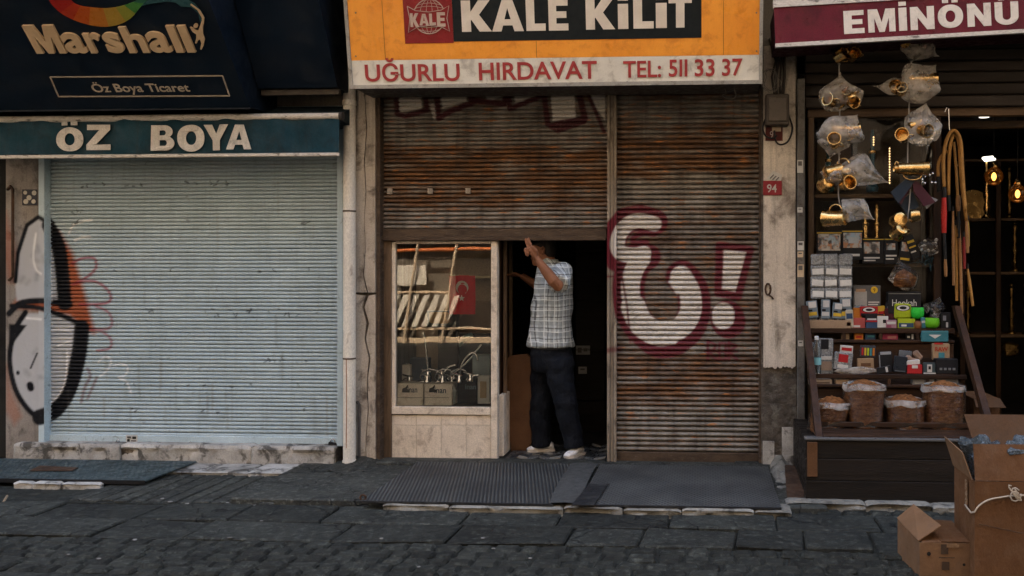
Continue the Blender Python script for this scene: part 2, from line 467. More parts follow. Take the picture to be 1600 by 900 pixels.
M['teal_paint'] = pm('teal_paint', (.50, .61, .66), (.40, .50, .54), s2=3, paint=True, dirt=(.12, .13, .12), sd=16, fd=.6, dlo=.6, dhi=.72, rough=.5, bump=.25, bs=20, streak=.2, fine=.12)
M['shutter_teal'] = pm('shutter_teal', (.455, .555, .60), (.375, .465, .505), s2=2.4, dirt=(.16, .175, .175), sd=20, fd=.6, dlo=.6, dhi=.7, rough=.48, bump=.3, bs=9, streak=.22, fine=.14, rnd=False, paint=True)
M['bar_teal'] = pm('bar_teal', (.49, .60, .65), (.39, .49, .53), s2=5, dirt=(.08, .085, .08), sd=18, fd=.6, dlo=.58, dhi=.7, rough=.5, bump=.2)
def rusty(name):
    m, nt, b = newmat(name)
    co = coords(nt, (1.1, 1.1, 5.5), False); co1 = coords(nt, (1, 1, 1), False)
    at = N(nt, 'ShaderNodeAttribute', attribute_name='rust')
    n1 = noise(nt, co, 2.3, 7, .65, .25, .75)
    ad = N(nt, 'ShaderNodeMath', operation='ADD'); nt.links.new(n1, ad.inputs[0]); nt.links.new(at.outputs['Fac'], ad.inputs[1])
    mr = N(nt, 'ShaderNodeMapRange'); mr.inputs['From Min'].default_value = .62; mr.inputs['From Max'].default_value = 1.12; nt.links.new(ad.outputs[0], mr.inputs['Value'])
    c = mixc(nt, mr.outputs[0], mixc(nt, noise(nt, co1, 7), (.29, .262, .225), (.135, .118, .098)), mixc(nt, noise(nt, co, 4, 7, .7, .36, .64), (.185, .080, .026), (.046, .023, .0125)))
    c = mixc(nt, mul(nt, noise(nt, co, 7, 6, .6, .57, .68), .8), c, (.42, .15, .03))
    c = mixc(nt, mul(nt, noise(nt, coords(nt, (1, 1, .8), False), 1.6, 5, .6, .5, .7), .6), c, (.040, .024, .016))
    c = mixc(nt, mul(nt, noise(nt, coords(nt, (16, 16, 1), False), 1.5, 5, .6, .50, .72), .55), c, (.026, .017, .012))
    pa = N(nt, 'ShaderNodeAttribute', attribute_name='paint')
    c = mixc(nt, mul(nt, pa.outputs['Alpha'], noise(nt, co1, 60, 6, .7, .2, .46)), c, pa.outputs['Color'])
    nt.links.new(c, b.inputs['Base Color']); b.inputs['Roughness'].default_value = .62; b.inputs['Metallic'].default_value = .15
    bp = N(nt, 'ShaderNodeBump'); bp.inputs['Strength'].default_value = .35; bp.inputs['Distance'].default_value = .006
    nt.links.new(noise(nt, co1, 40, 6, .7, .1, .9), bp.inputs['Height']); nt.links.new(bp.outputs[0], b.inputs['Normal'])
    return m
M['rust_shutter'] = rusty('rust_shutter')
M['rust_bar'] = pm('rust_bar', (.10, .068, .045), (.05, .034, .025), s2=6, dirt=(.19, .16, .13), sd=22, fd=.5, dlo=.58, dhi=.7, rough=.65, metal=.2, bump=.4, stretch=(1, 1, 3))
M['old_post'] = pm('old_post', (.34, .285, .22), (.15, .115, .085), s2=5, dirt=(.05, .035, .025), sd=12, fd=.8, rough=.75, bump=.4, stretch=(1, 1, .35), paint=True)
M['cream_paint'] = pm('cream_paint', (.74, .64, .52), (.62, .53, .42), s2=4, dirt=(.20, .14, .095), sd=9, fd=.5, streak=.22, streak_c=(.18, .12, .08), rough=.6, bump=.2)
M['cream_pipe'] = pm('cream_pipe', (.74, .69, .60), (.62, .565, .48), s2=3, dirt=(.16, .10, .065), sd=9, fd=.6, dlo=.58, dhi=.7, rough=.45, bump=.1, stretch=(1, 1, .5))
M['dark_pipe'] = pm('dark_pipe', (.07, .06, .052), (.04, .034, .03), s2=4, rough=.6)
M['wood_dark'] = pm('wood_dark', (.050, .023, .011), (.020, .010, .006), s2=5, dirt=(.018, .012, .009), sd=9, rough=.55, bump=.35, bs=30, stretch=(.25, 2.5, 2.5), tint=.25)
M['wood_dark_v'] = pm('wood_dark_v', (.050, .023, .011), (.020, .010, .006), s2=5, dirt=(.018, .012, .009), sd=9, rough=.55, bump=.35, bs=30, stretch=(2.5, 2.5, .25), tint=.25)
M['wood_black'] = pm('wood_black', (.018, .013, .010), (.010, .008, .006), s2=5, dirt=(.03, .018, .011), sd=7, fd=.5, dlo=.58, dhi=.75, rough=.6, bump=.3, stretch=(.3, 2, 2.5), tint=.2)
M['wood_mid'] = pm('wood_mid', (.15, .095, .055), (.085, .052, .03), s2=5, dirt=(.05, .032, .02), sd=9, rough=.55, bump=.25, stretch=(.4, 2.5, 2.5), tint=.15)
M['wood_mid_v'] = pm('wood_mid_v', (.17, .11, .066), (.095, .06, .036), s2=5, dirt=(.05, .032, .02), sd=9, rough=.55, bump=.25, stretch=(2.5, 2.5, .3), tint=.15)
M['board'] = pm('board', (.13, .062, .028), (.085, .04, .018), s2=4, rough=.6, bump=.1)
M['card'] = pm('card', (.135, .064, .028), (.105, .049, .021), s2=4, dirt=(.16, .09, .05), sd=7, fd=.6, rough=.8, bump=.35, bs=4, stretch=(1.5, 1, 1), fine=.14, bd=.04)
M['card_pale'] = pm('card_pale', (.205, .114, .059), (.14, .077, .04), s2=4, dirt=(.15, .09, .055), sd=9, fd=.6, rough=.8, bump=.2, bs=18, fine=.12)
M['card_in'] = pm('card_in', (.10, .053, .027), (.07, .038, .02), s2=5, rough=.85, bump=.1)
M['tape'] = pm('tape', (.24, .15, .085), (.2, .12, .07), s2=20, rough=.25, bump=.1)
M['brass'] = pm('brass', (.72, .47, .19), (.50, .30, .10), s2=9, dirt=(.18, .10, .03), sd=14, fd=.5, rough=.24, rv=.12, metal=1.0, bump=.06, fine=.06)
M['dim_brass'] = pm('dim_brass', (.20, .125, .045), (.11, .066, .022), s2=9, rough=.4, metal=1.0, bump=.1)  # darker brass: the dimness of the back shelves is put into the colour
M['chrome'] = pm('chrome', (.72, .73, .74), (.55, .56, .57), s2=9, rough=.13, rv=.07, metal=1.0, bump=.03, fine=.04)
M['bag'] = glassy('bag', (.96, .94, .91), .62, (.88, .80, .70), 1.45, .2, 1.0, .25, 12)
M['bag_clear'] = glassy('bag_clear', (.97, .96, .94), .22, (.6, .57, .53), 1.5, .1, 1.0, .9, 26)
M['film'] = glassy('film', (.98, .95, .91), .03, (.75, .62, .5), 1.38, .10, 1.0, .8, 22, (.6, .6, 3))
M['glass'] = glassy('glass', (1, 1, .99), .02, (.42, .36, .29), 1.62, .0, 1.0, .035, 1.6)
M['glass_thin'] = glassy('glass_thin', (.97, .97, .96), .02, (.4, .36, .3), 1.22, .0, 1.0)
M['bottle_pet'] = glassy('bottle_pet', (.90, .95, .97), .10, (.7, .78, .82), 1.45, .05)
def picture(name, seed):
    m, nt, b = newmat(name)
    co = coords(nt)
    c = mixc(nt, noise(nt, co, 16, 3, .5, .42, .55), (.05, .045, .045), (.42, .38, .33))
    c = mixc(nt, noise(nt, co, 24 + seed, 2, .5, .52, .6), c, (.38, .17, .08))
    c = mixc(nt, noise(nt, co, 11 + seed, 2, .5, .55, .65), c, (.30, .38, .42))
    nt.links.new(c, b.inputs['Base Color']); b.inputs['Roughness'].default_value = .35
    return m
M['picture'] = picture('picture', 3)
M['rubber'] = pm('rubber', (.022, .022, .023), (.012, .012, .012), s2=6, dirt=(.07, .07, .066), sd=5, fd=.6, rough=.7, bump=.3)
M['black'] = pm('black', (.014, .014, .015), (.009, .009, .009), s2=8, rough=.5, bump=.1)
M['tobacco'] = pm('tobacco', (.36, .155, .052), (.17, .066, .022), s2=26, f2=1, dirt=(.07, .028, .012), sd=42, fd=.8, rough=.85, bump=1.0, bs=70, stretch=(1, 1, 2.0), bd=.02)
M['skin'] = pm('skin', (.27, .118, .064), (.215, .09, .048), s2=7, rough=.5, rv=.08, bump=.12, bs=70, fine=.08)
M['hair'] = pm('hair', (.014, .011, .009), (.022, .017, .014), s2=30, rough=.5, bump=.6, bs=120, stretch=(1, 1, .2))
M['trousers'] = pm('trousers', (.006, .008, .013), (.0035, .005, .009), s2=6, rough=.85, bump=.9, bs=7, fine=.2, bd=.04, stretch=(1, 1, .55))
M['shoe'] = pm('shoe', (.78, .76, .73), (.64, .62, .59), s2=10, dirt=(.14, .11, .09), sd=14, fd=.6, rough=.7, bump=.2)
def plaid():
    m, nt, b = newmat('plaid_shirt')
    tc = N(nt, 'ShaderNodeTexCoord'); sx = N(nt, 'ShaderNodeSeparateXYZ')
    wob = N(nt, 'ShaderNodeTexNoise'); wob.inputs['Scale'].default_value = 5; nt.links.new(tc.outputs['Object'], wob.inputs['Vector'])
    vm = N(nt, 'ShaderNodeVectorMath', operation='MULTIPLY_ADD'); vm.inputs[1].default_value = (.035, .035, .035)
    nt.links.new(wob.outputs['Color'], vm.inputs[0]); nt.links.new(tc.outputs['Object'], vm.inputs[2]); nt.links.new(vm.outputs[0], sx.inputs[0])
    def band(src, per, ph, w):
        a = N(nt, 'ShaderNodeMath', operation='MULTIPLY_ADD'); a.inputs[1].default_value = 1 / per; a.inputs[2].default_value = ph; nt.links.new(src, a.inputs[0])
        f = N(nt, 'ShaderNodeMath', operation='FRACT'); nt.links.new(a.outputs[0], f.inputs[0])
        l = N(nt, 'ShaderNodeMath', operation='LESS_THAN'); l.inputs[1].default_value = w; nt.links.new(f.outputs[0], l.inputs[0])
        return l.outputs[0]
    u = N(nt, 'ShaderNodeMath', operation='MULTIPLY_ADD'); u.inputs[1].default_value = .6; nt.links.new(sx.outputs[1], u.inputs[0]); nt.links.new(sx.outputs[0], u.inputs[2])
    c = mixc(nt, 0, (.50, .55, .57), (.50, .55, .57))
    for src, per, ph, w, col, f in ((u.outputs[0], .085, 0, .40, (.22, .25, .265), .55), (sx.outputs[2], .085, .2, .40, (.22, .25, .265), .55),
                                 (u.outputs[0], .085, .3, .10, (.07, .07, .075), .8), (sx.outputs[2], .085, .5, .10, (.07, .07, .075), .8),
                                 (u.outputs[0], .085, .62, .08, (.78, .82, .83), .7), (sx.outputs[2], .085, .82, .08, (.78, .82, .83), .7)):
        c = mixc(nt, mul(nt, band(src, per, ph, w), f), c, col)
    nt.links.new(c, b.inputs['Base Color']); b.inputs['Roughness'].default_value = .9
    bp = N(nt, 'ShaderNodeBump'); bp.inputs['Strength'].default_value = .55; bp.inputs['Distance'].default_value = .03
    nt.links.new(noise(nt, coords(nt, (1, 1, .6)), 11, 3, .5, .2, .8, 1.0), bp.inputs['Height']); nt.links.new(bp.outputs[0], b.inputs['Normal'])
    return m
M['shirt'] = plaid()
def ribbed(name, kind):
    m, nt, b = newmat(name)
    co = coords(nt, (1, 1, 1), False)
    w = N(nt, 'ShaderNodeTexWave', wave_type='BANDS', bands_direction='X'); w.inputs['Scale'].default_value = 13 if kind == 'line' else 11
    mp = N(nt, 'ShaderNodeMapping'); mp.inputs['Rotation'].default_value = (0, 0, R(-12 if kind == 'line' else 38)); nt.links.new(co, mp.inputs[0]); nt.links.new(mp.outputs[0], w.inputs[0])
    f = w.outputs['Fac']
    if kind != 'line':
        w2 = N(nt, 'ShaderNodeTexWave', wave_type='BANDS', bands_direction='X'); w2.inputs['Scale'].default_value = 11
        mp2 = N(nt, 'ShaderNodeMapping'); mp2.inputs['Rotation'].default_value = (0, 0, R(-38)); nt.links.new(co, mp2.inputs[0]); nt.links.new(mp2.outputs[0], w2.inputs[0])
        mx = N(nt, 'ShaderNodeMath', operation='MAXIMUM'); nt.links.new(f, mx.inputs[0]); nt.links.new(w2.outputs['Fac'], mx.inputs[1]); f = mx.outputs[0]
    wear = noise(nt, co, 2.2, 5, .6, .35, .65)
    top = mixc(nt, wear, (.075, .076, .070), (.028, .029, .028))
    mr = N(nt, 'ShaderNodeMapRange'); mr.inputs['From Min'].default_value = .25; mr.inputs['From Max'].default_value = .6; nt.links.new(f, mr.inputs['Value'])
    nt.links.new(mixc(nt, mr.outputs[0], (.012, .012, .012), top), b.inputs['Base Color']); b.inputs['Roughness'].default_value = .7
    bp = N(nt, 'ShaderNodeBump'); bp.inputs['Strength'].default_value = .8; bp.inputs['Distance'].default_value = .008
    nt.links.new(f, bp.inputs['Height']); nt.links.new(bp.outputs[0], b.inputs['Normal'])
    return m
M['mat_line'] = ribbed('mat_line', 'line'); M['mat_mesh'] = ribbed('mat_mesh', 'mesh')

from mathutils import noise as mnoise

# ------------------------------------------------------------------ the setting: street, pavement, step stones
def X(px, y=0.0): return P(px, 420, y).x
road = obj('road', MB().grid(lambda u, v: Vector((-40 + 80 * u, -32 + 44 * v, 0)), 8, 6), M['asphalt'], kind='structure')
def stone_row(name, xs0, xs1, y0, y1, z0, z1, wmin, wmax, gap, mat, par, c=.008, jit=.004, zr=.004, skew=0.0):
    x = xs0
    while x < xs1:
        w = random.uniform(wmin, wmax)
        if x + w > xs1 - wmin * .4: w = xs1 - x
        T = Matrix.Translation((x + w / 2, (y0 + y1) / 2, 0)) @ Matrix.Rotation(random.gauss(0, .012), 4, 'Z') @ Matrix.Rotation(random.gauss(0, .004), 4, 'Y')
        if skew: T = T @ Matrix(((1, skew, 0, 0), (0, 1, 0, 0), (0, 0, 1, 0), (0, 0, 0, 1)))
        mb = MB().cbox((-w / 2 + gap / 2, -(y1 - y0) / 2 + gap / 2, z0), (w / 2 - gap / 2, (y1 - y0) / 2 - gap / 2, z1 + random.uniform(-zr, zr)), c, T, jit)
        obj(name, mb, mat, par)
        x += w
def rough_block(name, x0, x1, y0, y1, z1, seed, mat, par, amp=.02):
    """worn stone or patched cement: front and top eaten away unevenly"""
    n = max(6, int((x1 - x0) / .022)); rings = []
    for i in range(n + 1):
        x = x0 + (x1 - x0) * i / n; e = min(i, n - i) / n
        rnd_ = .010 if i in (0, n) else 0
        bite = max(0, mnoise.noise(Vector((x * 2.1, seed, 0))) - .12) * amp * 5
        def dq(k, a): return mnoise.noise(Vector((x * 9, seed + k * 3.7, k))) * a + mnoise.noise(Vector((x * 27, seed + k, 2))) * a * .5
        rings.append([Vector((x, y0 + dq(1, amp * .6) + rnd_, -.02)), Vector((x, y0 + dq(2, amp) + bite * .8 + rnd_, z1 * .38)), Vector((x, y0 + dq(3, amp * .8) + bite + rnd_, z1 * .70)),
                      Vector((x, y0 - .006 + dq(4, amp * .5) + bite * .4 + rnd_, z1 * .86 - rnd_)), Vector((x, y0 + .012 + dq(5, amp * .4) + bite * .4, z1 + dq(6, amp * .15) - rnd_)), Vector((x, y1, z1 + dq(7, amp * .12) - rnd_)), Vector((x, y1, -.02))])
    return obj(name, MB().loft(rings), mat, par, smooth=35)
def rough_row(name, xa, xb, y0, y1, z1, wmin, wmax, mat, par, amp, seed):
    x = xa; rg = random.Random(seed); k = 0
    while x < xb - .02:
        w = min(rg.uniform(wmin, wmax), xb - x)
        if xb - x - w < wmin * .5: w = xb - x
        rough_block(name, x + .003, x + w - .003, y0 + rg.uniform(-.012, .012), y1, z1 + rg.uniform(-.006, .006), seed + k * 1.9, mat, par, amp)
        x += w; k += 1
# two courses of worn flagstones, then cobbles towards the middle of the street
stone_row('paving_slab', -4.6, 4.8, -1.56, -1.20, -.03, .024, .38, .95, .015, M['slab'], road, .009, .006, .0035)
stone_row('paving_slab', -4.4, 4.8, -1.90, -1.56, -.03, .023, .35, .90, .015, M['slab'], road, .009, .007, .004, .05)
yy = -1.905
for r in range(5):
    dpt = random.uniform(.105, .125)
    x = -2.75 + (r % 2) * .07
    while x < 3.35:
        w = random.uniform(.10, .17)
        T = Matrix.Translation((x + w / 2, yy - dpt / 2, 0)) @ Matrix.Rotation(random.gauss(0, .05), 4, 'Z') @ Matrix.Rotation(random.gauss(0, .015), 4, 'X') @ Matrix.Rotation(random.gauss(0, .015), 4, 'Y')
        worn = .006 if x > .9 else .002
        obj('cobble', MB().cbox((-w / 2 + .006, -dpt / 2 + .006, -.04), (w / 2 - .006, dpt / 2 - .006, .017 + random.uniform(-worn, worn) * .7), .014, T, .004), M['cobble'], road)
        x += w
    yy -= dpt
for r in range(2):
    x = X(1170, -1.1)
    while x < 3.0:
        w = random.uniform(.11, .17)
        T = Matrix.Translation((x + w / 2, -1.09 - .1 * r, 0)) @ Matrix.Rotation(random.gauss(0, .06), 4, 'Z')
        obj('cobble', MB().cbox((-w / 2 + .008, -.044, -.03), (w / 2 - .008, .044, .017), .015, T, .006), M['cobble'], road)
        x += w
for i in range(30):     # scraps of paper and grit lying about
    if i < 16: q = G(random.uniform(230, 520), random.gauss(795, 9))
    else: q = G(random.uniform(60, 1400), random.uniform(800, 895))
    s_ = random.uniform(.006, .018)
    pts = [q + Vector((math.cos(a) * s_ * random.uniform(.6, 1.6), math.sin(a) * s_ * random.uniform(.5, 1.1), .021)) for a in (0.2, 1.4, 2.6, 3.9, 5.2)]
    obj('litter_scrap', MB().prism(pts, (0, 0, .003)), M['litter'], road)

pav = obj('pavement', MB().cbox((X(478), -1.12, -.05), (X(1262), .02, .045), .01), M['ramp'], kind='structure')
# grooved concrete crossing in front of the left shop
apron = obj('apron', MB().box((X(150, -.7), -1.16, -.03), (X(480), -.06, .008)), M['slab'], kind='structure')
x = X(166, -.75)
while x < X(476, -.4) + .1:
    w = random.uniform(.095, .125)
    obj('concrete_strip', MB().cbox((x + .006, -1.13 + random.uniform(-.02, .01), -.02), (x + w - .006, -.38, .019 + random.uniform(-.002, .003)), .006, None, .003), M['ramp'], apron)
    x += w
# step stones under the left shutter
step = obj('step', MB().box((X(30), -.035, -.02), (X(528), .3, .15)), M['rubble'], kind='structure')
rough_row('step_stone', X(30), X(528), -.075, .30, .168, .5, 1.1, M['stone'], step, .022, 5)
rough_row('step_stone', X(250, -.25), X(490, -.25), -.37, -.09, .042, .6, .9, M['stone'], step, .02, 9)
# kerb stones in front of the mats and the rack
kerb = obj('kerb', MB().box((X(600, -1.15), -1.19, -.04), (X(1232, -1.15), -1.1, .02)), M['rubble'], kind='structure')
rough_row('kerb_stone', X(604, -1.2), X(1236, -1.2), -1.285, -1.112, .064, .3, .8, M['kerb'], kerb, .02, 13)
rough_row('kerb_stone', X(1226, -1.0), 3.6, -1.07, -.95, .055, .3, .7, M['kerb'], kerb, .03, 17)
rough_row('kerb_stone', X(18, -.8), X(156, -.8), -.80, -.755, .045, .12, .3, M['stone'], kerb, .02, 21)
sill = obj('threshold', MB().cbox((X(592), -.085, .0), (X(1215), .12, .062), .012), M['ramp'], kind='structure')
stone_row('sill_stone', X(592), X(1215), -.10, .118, .0, .066, .7, 1.3, .006, M['ramp'], sill, .012, .006, .002)

# ------------------------------------------------------------------ the building behind the three shop fronts
BASE_Z = 0.0
bld = thing('old_building', 'old plastered building that holds the three narrow shop fronts', 'building', (0, .3, 0))
def wallbox(name, a, b, mat=None, par=None, c=.006): return obj(name, MB().cbox(a, b, c), M[mat or 'plaster'], par or bld)
Z2 = 3.24
# right pier: rubble core below, plaster skin with a torn lower edge above
wallbox('pier', (X(1190), .02, 0), (X(1246), .40, Z2), 'rubble')
rng = random.Random(3)
def skin(name, x0, x1, zb, zt, y, th, mat, par, n=16, rag=.03):
    pts = [(x0, zt), (x0, zb)]
    for i in range(1, n): pts.append((x0 + (x1 - x0) * i / n, zb + rng.uniform(-rag, rag)))
    pts += [(x1, zb + rng.uniform(0, rag)), (x1, zt)]
    return obj(name, MB().prism([Vector((p[0], y, p[1])) for p in pts], (0, th, 0)), M[mat], par)
pz = lambda py, px=1220: P(px, py, 0).z
skin('plaster_skin', X(1193), X(1243), pz(574), Z2, -.004, .026, 'plaster', bld, 18, .012)
for (a, b, c_, d_) in ((1196, 1240, 712, 735), (1192, 1210, 690, 735), (1222, 1244, 668, 728)):
    skin('plaster_patch', X(a), X(b), pz(d_), pz(c_), .004 + (a - 1190) * .0002, .030, 'stone', bld, 8, .02)
# middle pier beside the drain pipe, cracked plaster over dark brick
wallbox('pier', (X(536), .035, 0), (X(591), .40, Z2), 'rubble')
def crack_skin(x0, x1, zb, zt, y, th, cr, mat):
    """plaster in two leaves with an open crack between them"""
    xs = [c for c in cr]
    l = [Vector((x0, y, zb))] + [Vector((p[0] - p[2], y, p[1])) for p in xs] + [Vector((x0, y, zt))]
    r = [Vector((x1, y, zt))] + [Vector((p[0] + p[2], y, p[1])) for p in reversed(xs)] + [Vector((x1, y, zb))]
    obj('plaster_skin', MB().prism(l, (0, th, 0)), M[mat], bld)
    obj('plaster_skin', MB().prism(r, (0, th, 0)), M[mat], bld)
cp = [(572, 735, .002), (571, 690, .003), (575, 640, .004), (573, 600, .003), (577, 560, .008), (570, 530, .006), (574, 505, .012), (567, 480, .010), (573, 462, .014)]
crack_skin(X(553), X(586), 0, pz(460, 570), .006, .03, [(X(a), pz(b, 570), w) for a, b, w in cp], 'plaster_pier')
cp = [(574, 457, .006), (568, 430, .003), (571, 390, .002), (569, 340, .002), (572, 300, .003), (569, 255, .004), (573, 200, .004), (570, 150, .003)]
crack_skin(X(553), X(586), pz(457, 570), Z2, .000, .036, [(X(a), pz(b, 570), w) for a, b, w in cp], 'plaster_pier')
# upper storeys and the shell
wallbox('upper_wall', (-25, .0, Z2), (26, .4, 11.6), 'upper_wall')
wallbox('shade_overhang', (-25, -.85, 4.1), (26, -.005, 11.6), 'upper_wall')  # unseen overhang added to hold back steep sky light from the fronts
wallbox('lintel', (X(64), .12, 2.80), (X(536), .4, Z2), 'upper_wall')
wallbox('roof', (-25, -1.0, 11.61), (26, 6.4, 11.85), 'upper_wall')
wallbox('rear_wall', (-25, 6.0, 0), (26, 6.35, 11.6), 'upper_wall')
wallbox('gable_wall', (-25.3, .0, 0), (-25, 6.35, 11.6), 'upper_wall')
wallbox('gable_wall', (26, .0, 0), (26.3, 6.35, 11.6), 'upper_wall')
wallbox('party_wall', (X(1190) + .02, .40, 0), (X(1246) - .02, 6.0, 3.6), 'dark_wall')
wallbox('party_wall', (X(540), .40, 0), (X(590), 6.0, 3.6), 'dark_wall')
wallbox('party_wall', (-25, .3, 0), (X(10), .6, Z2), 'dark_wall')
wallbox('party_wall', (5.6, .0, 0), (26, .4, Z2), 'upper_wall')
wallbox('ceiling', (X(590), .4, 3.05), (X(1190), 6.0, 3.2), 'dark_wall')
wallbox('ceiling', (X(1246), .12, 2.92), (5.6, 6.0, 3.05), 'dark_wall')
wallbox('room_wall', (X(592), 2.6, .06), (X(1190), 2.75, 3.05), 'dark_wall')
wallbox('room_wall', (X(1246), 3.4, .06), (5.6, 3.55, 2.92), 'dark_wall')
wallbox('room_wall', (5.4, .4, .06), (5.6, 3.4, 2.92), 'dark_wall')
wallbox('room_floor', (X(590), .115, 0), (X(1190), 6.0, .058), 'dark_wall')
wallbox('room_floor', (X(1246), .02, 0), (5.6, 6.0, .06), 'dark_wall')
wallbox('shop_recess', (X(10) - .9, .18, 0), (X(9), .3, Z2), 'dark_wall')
# floor tiles in the doorway: cream and dark lozenges in a zigzag
tl = [flat('tile_cream', (.24, .22, .18), .35), flat('tile_dark', (.03, .032, .033), .35), flat('tile_grey', (.10, .10, .095), .35)]
x0t, x1t = X(792, .2), X(946, .2)
nx = 9; w = (x1t - x0t) / nx
for i in range(nx):
    for j in range(7):
        a = x0t + i * w; b = .125 + j * .085
        sh = .04 if i % 2 else -.04
        q = [Vector((a + .002, b + sh, .058)), Vector((a + w - .002, b - sh, .058)), Vector((a + w - .002, b - sh + .081, .058)), Vector((a + .002, b + sh + .081, .058))]
        obj('floor_tile', MB().prism(q, (0, 0, .006)), tl[(0, 1, 2, 1)[(i // 2 * 2 + j) % 4] if (i * 7 + j * 3) % 5 else 1], bld)

# the sunlit house across the street, seen in the shop window's reflection
opp = thing('opposite_house', 'sunlit ochre house across the street, mirrored in the display window', 'building', (-2, -11.6, 0))
M['ochre'] = pm('ochre', (.17, .14, .105), (.13, .105, .08), s2=1.5, rough=.9)
wallbox('house_wall', (-26, -12.2, 0), (27, -11.6, 16), 'ochre', opp)
for i in range(12):
    xa = -14 + i * 2.5
    for zb in (3.6, 6.6, 9.6, 12.6):
        w_ = obj('house_window', MB().cbox((xa, -11.62, zb), (xa + 1.1, -11.5, zb + 1.7), .02), flat('white_frame', (.7, .66, .6)), opp)
        obj('pane', MB().box((xa + .1, -11.51, zb + .1), (xa + 1.0, -11.49, zb + 1.6)), flat('dark_pane', (.03, .035, .04), .1), w_)
    if not -8.5 < xa < -1.5: obj('dark_opening_box', MB().cbox((xa, -11.62, .2), (xa + 1.9, -11.53, 2.2), .02), flat('opening_dark', (.014, .013, .012)), opp)
sw, sr = flat('awning_white', (.75, .7, .62)), flat('awning_grey', (.13, .12, .11))
for i in range(44):
    xa = -7.6 + i * .16
    obj('awning_stripe', MB().prism([Vector((xa, -11.6, 3.0)), Vector((xa + .158, -11.6, 3.0)), Vector((xa + .158, -10.9, 2.6)), Vector((xa, -10.9, 2.6))], (0, 0, .02)), sr if i % 2 else sw, opp)
obj('awning_bar', MB().tube([(-7.7, -11.25, 1.85), (-.5, -11.25, 2.05)], .04), flat('orange_bar', (.6, .16, .04)), opp)

# what the window mirrors: pale panels added to brighten its reflection, slanted white boards and an orange beam on the sunny side
obj('dark_opening_box', MB().cbox((-3.75, -11.5, .02), (-1.6, -11.36, 2.3), .02), flat('opening_dark', (.014, .013, .012)), opp)  # dark box added to keep the reflection over the flag dark
obj('dark_opening_box', MB().cbox((1.2, -11.5, .02), (5.5, -11.36, 3.2), .02), flat('opening_dark', (.014, .013, .012)), opp)  # dark box added so the showcase glass mirrors no bright wall
pale, cream = flat('panel_pale', (.72, .64, .52)), flat('panel_cream', (.62, .46, .30))
for i in range(18):
    xa = -7.6 + i * .21
    obj('slanted_board', MB().prism([Vector((xa, -11.3, .35)), Vector((xa + .12, -11.3, .35)), Vector((xa + .40, -11.3, 1.0)), Vector((xa + .28, -11.3, 1.0))], (0, .03, 0)), pale, opp)
for (xa, xb_, za, zb_, m_) in ((-7.4, -6.5, 1.15, 1.6, pale), (-6.3, -5.2, 1.3, 1.7, cream), (-5.05, -4.35, 1.2, 1.62, pale), (-7.8, -3.9, 1.03, 1.08, cream), (-7.8, -1.8, 0.28, .33, cream), (-7.8, -2.0, -.0, .12, cream)):
    obj('reflection_panel', MB().cbox((xa, -11.34, za), (xb_, -11.3, zb_), .01), m_, opp)
for k in range(5):
    xa = -7.2 + k * .8
    obj('scaffold_pole', MB().tube([(xa, -11.2, 0), (xa + .35, -11.2, 2.3)], .03, 6), cream, opp)

# ------------------------------------------------------------------ roller shutters with sprayed paint
WHITE, RED, BLK, GREY = (.66, .62, .56), (.125, .014, .022), (.006, .006, .008), (.47, .485, .505)
DRED, ORG, PINK, PALE = (.060, .006, .010), (.34, .075, .015), (.28, .04, .06), (.88, .88, .86)
def seg_dist(x, z, pts):
    d = np.full(x.shape, 1e9)
    for (a, b) in zip(pts[:-1], pts[1:]):
        ab = b - a; L = max((ab ** 2).sum(), 1e-12)
        t = np.clip(((x - a[0]) * ab[0] + (z - a[1]) * ab[1]) / L, 0, 1)
        d = np.minimum(d, np.hypot(x - a[0] - t * ab[0], z - a[1] - t * ab[1]))
    return d
def inside(x, z, pts):
    r = np.zeros(x.shape, bool); n = len(pts)
    for i in range(n):
        a = pts[i]; b = pts[(i + 1) % n]
        c = ((a[1] > z) != (b[1] > z)) & (x < (b[0] - a[0]) * (z - a[1]) / (b[1] - a[1] + 1e-12) + a[0])
        r ^= c
    return r
def smooth_line(pts, k=5):
    out = []
    n = len(pts)
    for i in range(n - 1):
        p0, p1, p2, p3 = pts[max(i-1, 0)], pts[i], pts[i+1], pts[min(i+2, n-1)]
        for j in range(k):
            t = j / k
            out.append(tuple(.5 * ((2*p1[m]) + (-p0[m]+p2[m])*t + (2*p0[m]-5*p1[m]+4*p2[m]-p3[m])*t*t + (-p0[m]+3*p1[m]-3*p2[m]+p3[m])*t**3) for m in (0, 1)))
    return out + [pts[-1]]
_pts = {}
def layer_pts(kind, pts, y):
    k = (kind[0] == 's' and kind != 'stroke', tuple(pts), y)
    if k not in _pts: _pts[k] = [np.array((P(a, b, y).x, P(a, b, y).z)) for a, b in (smooth_line(pts) if kind[:2] in ('ss', 'sp') else pts)]
    return _pts[k]
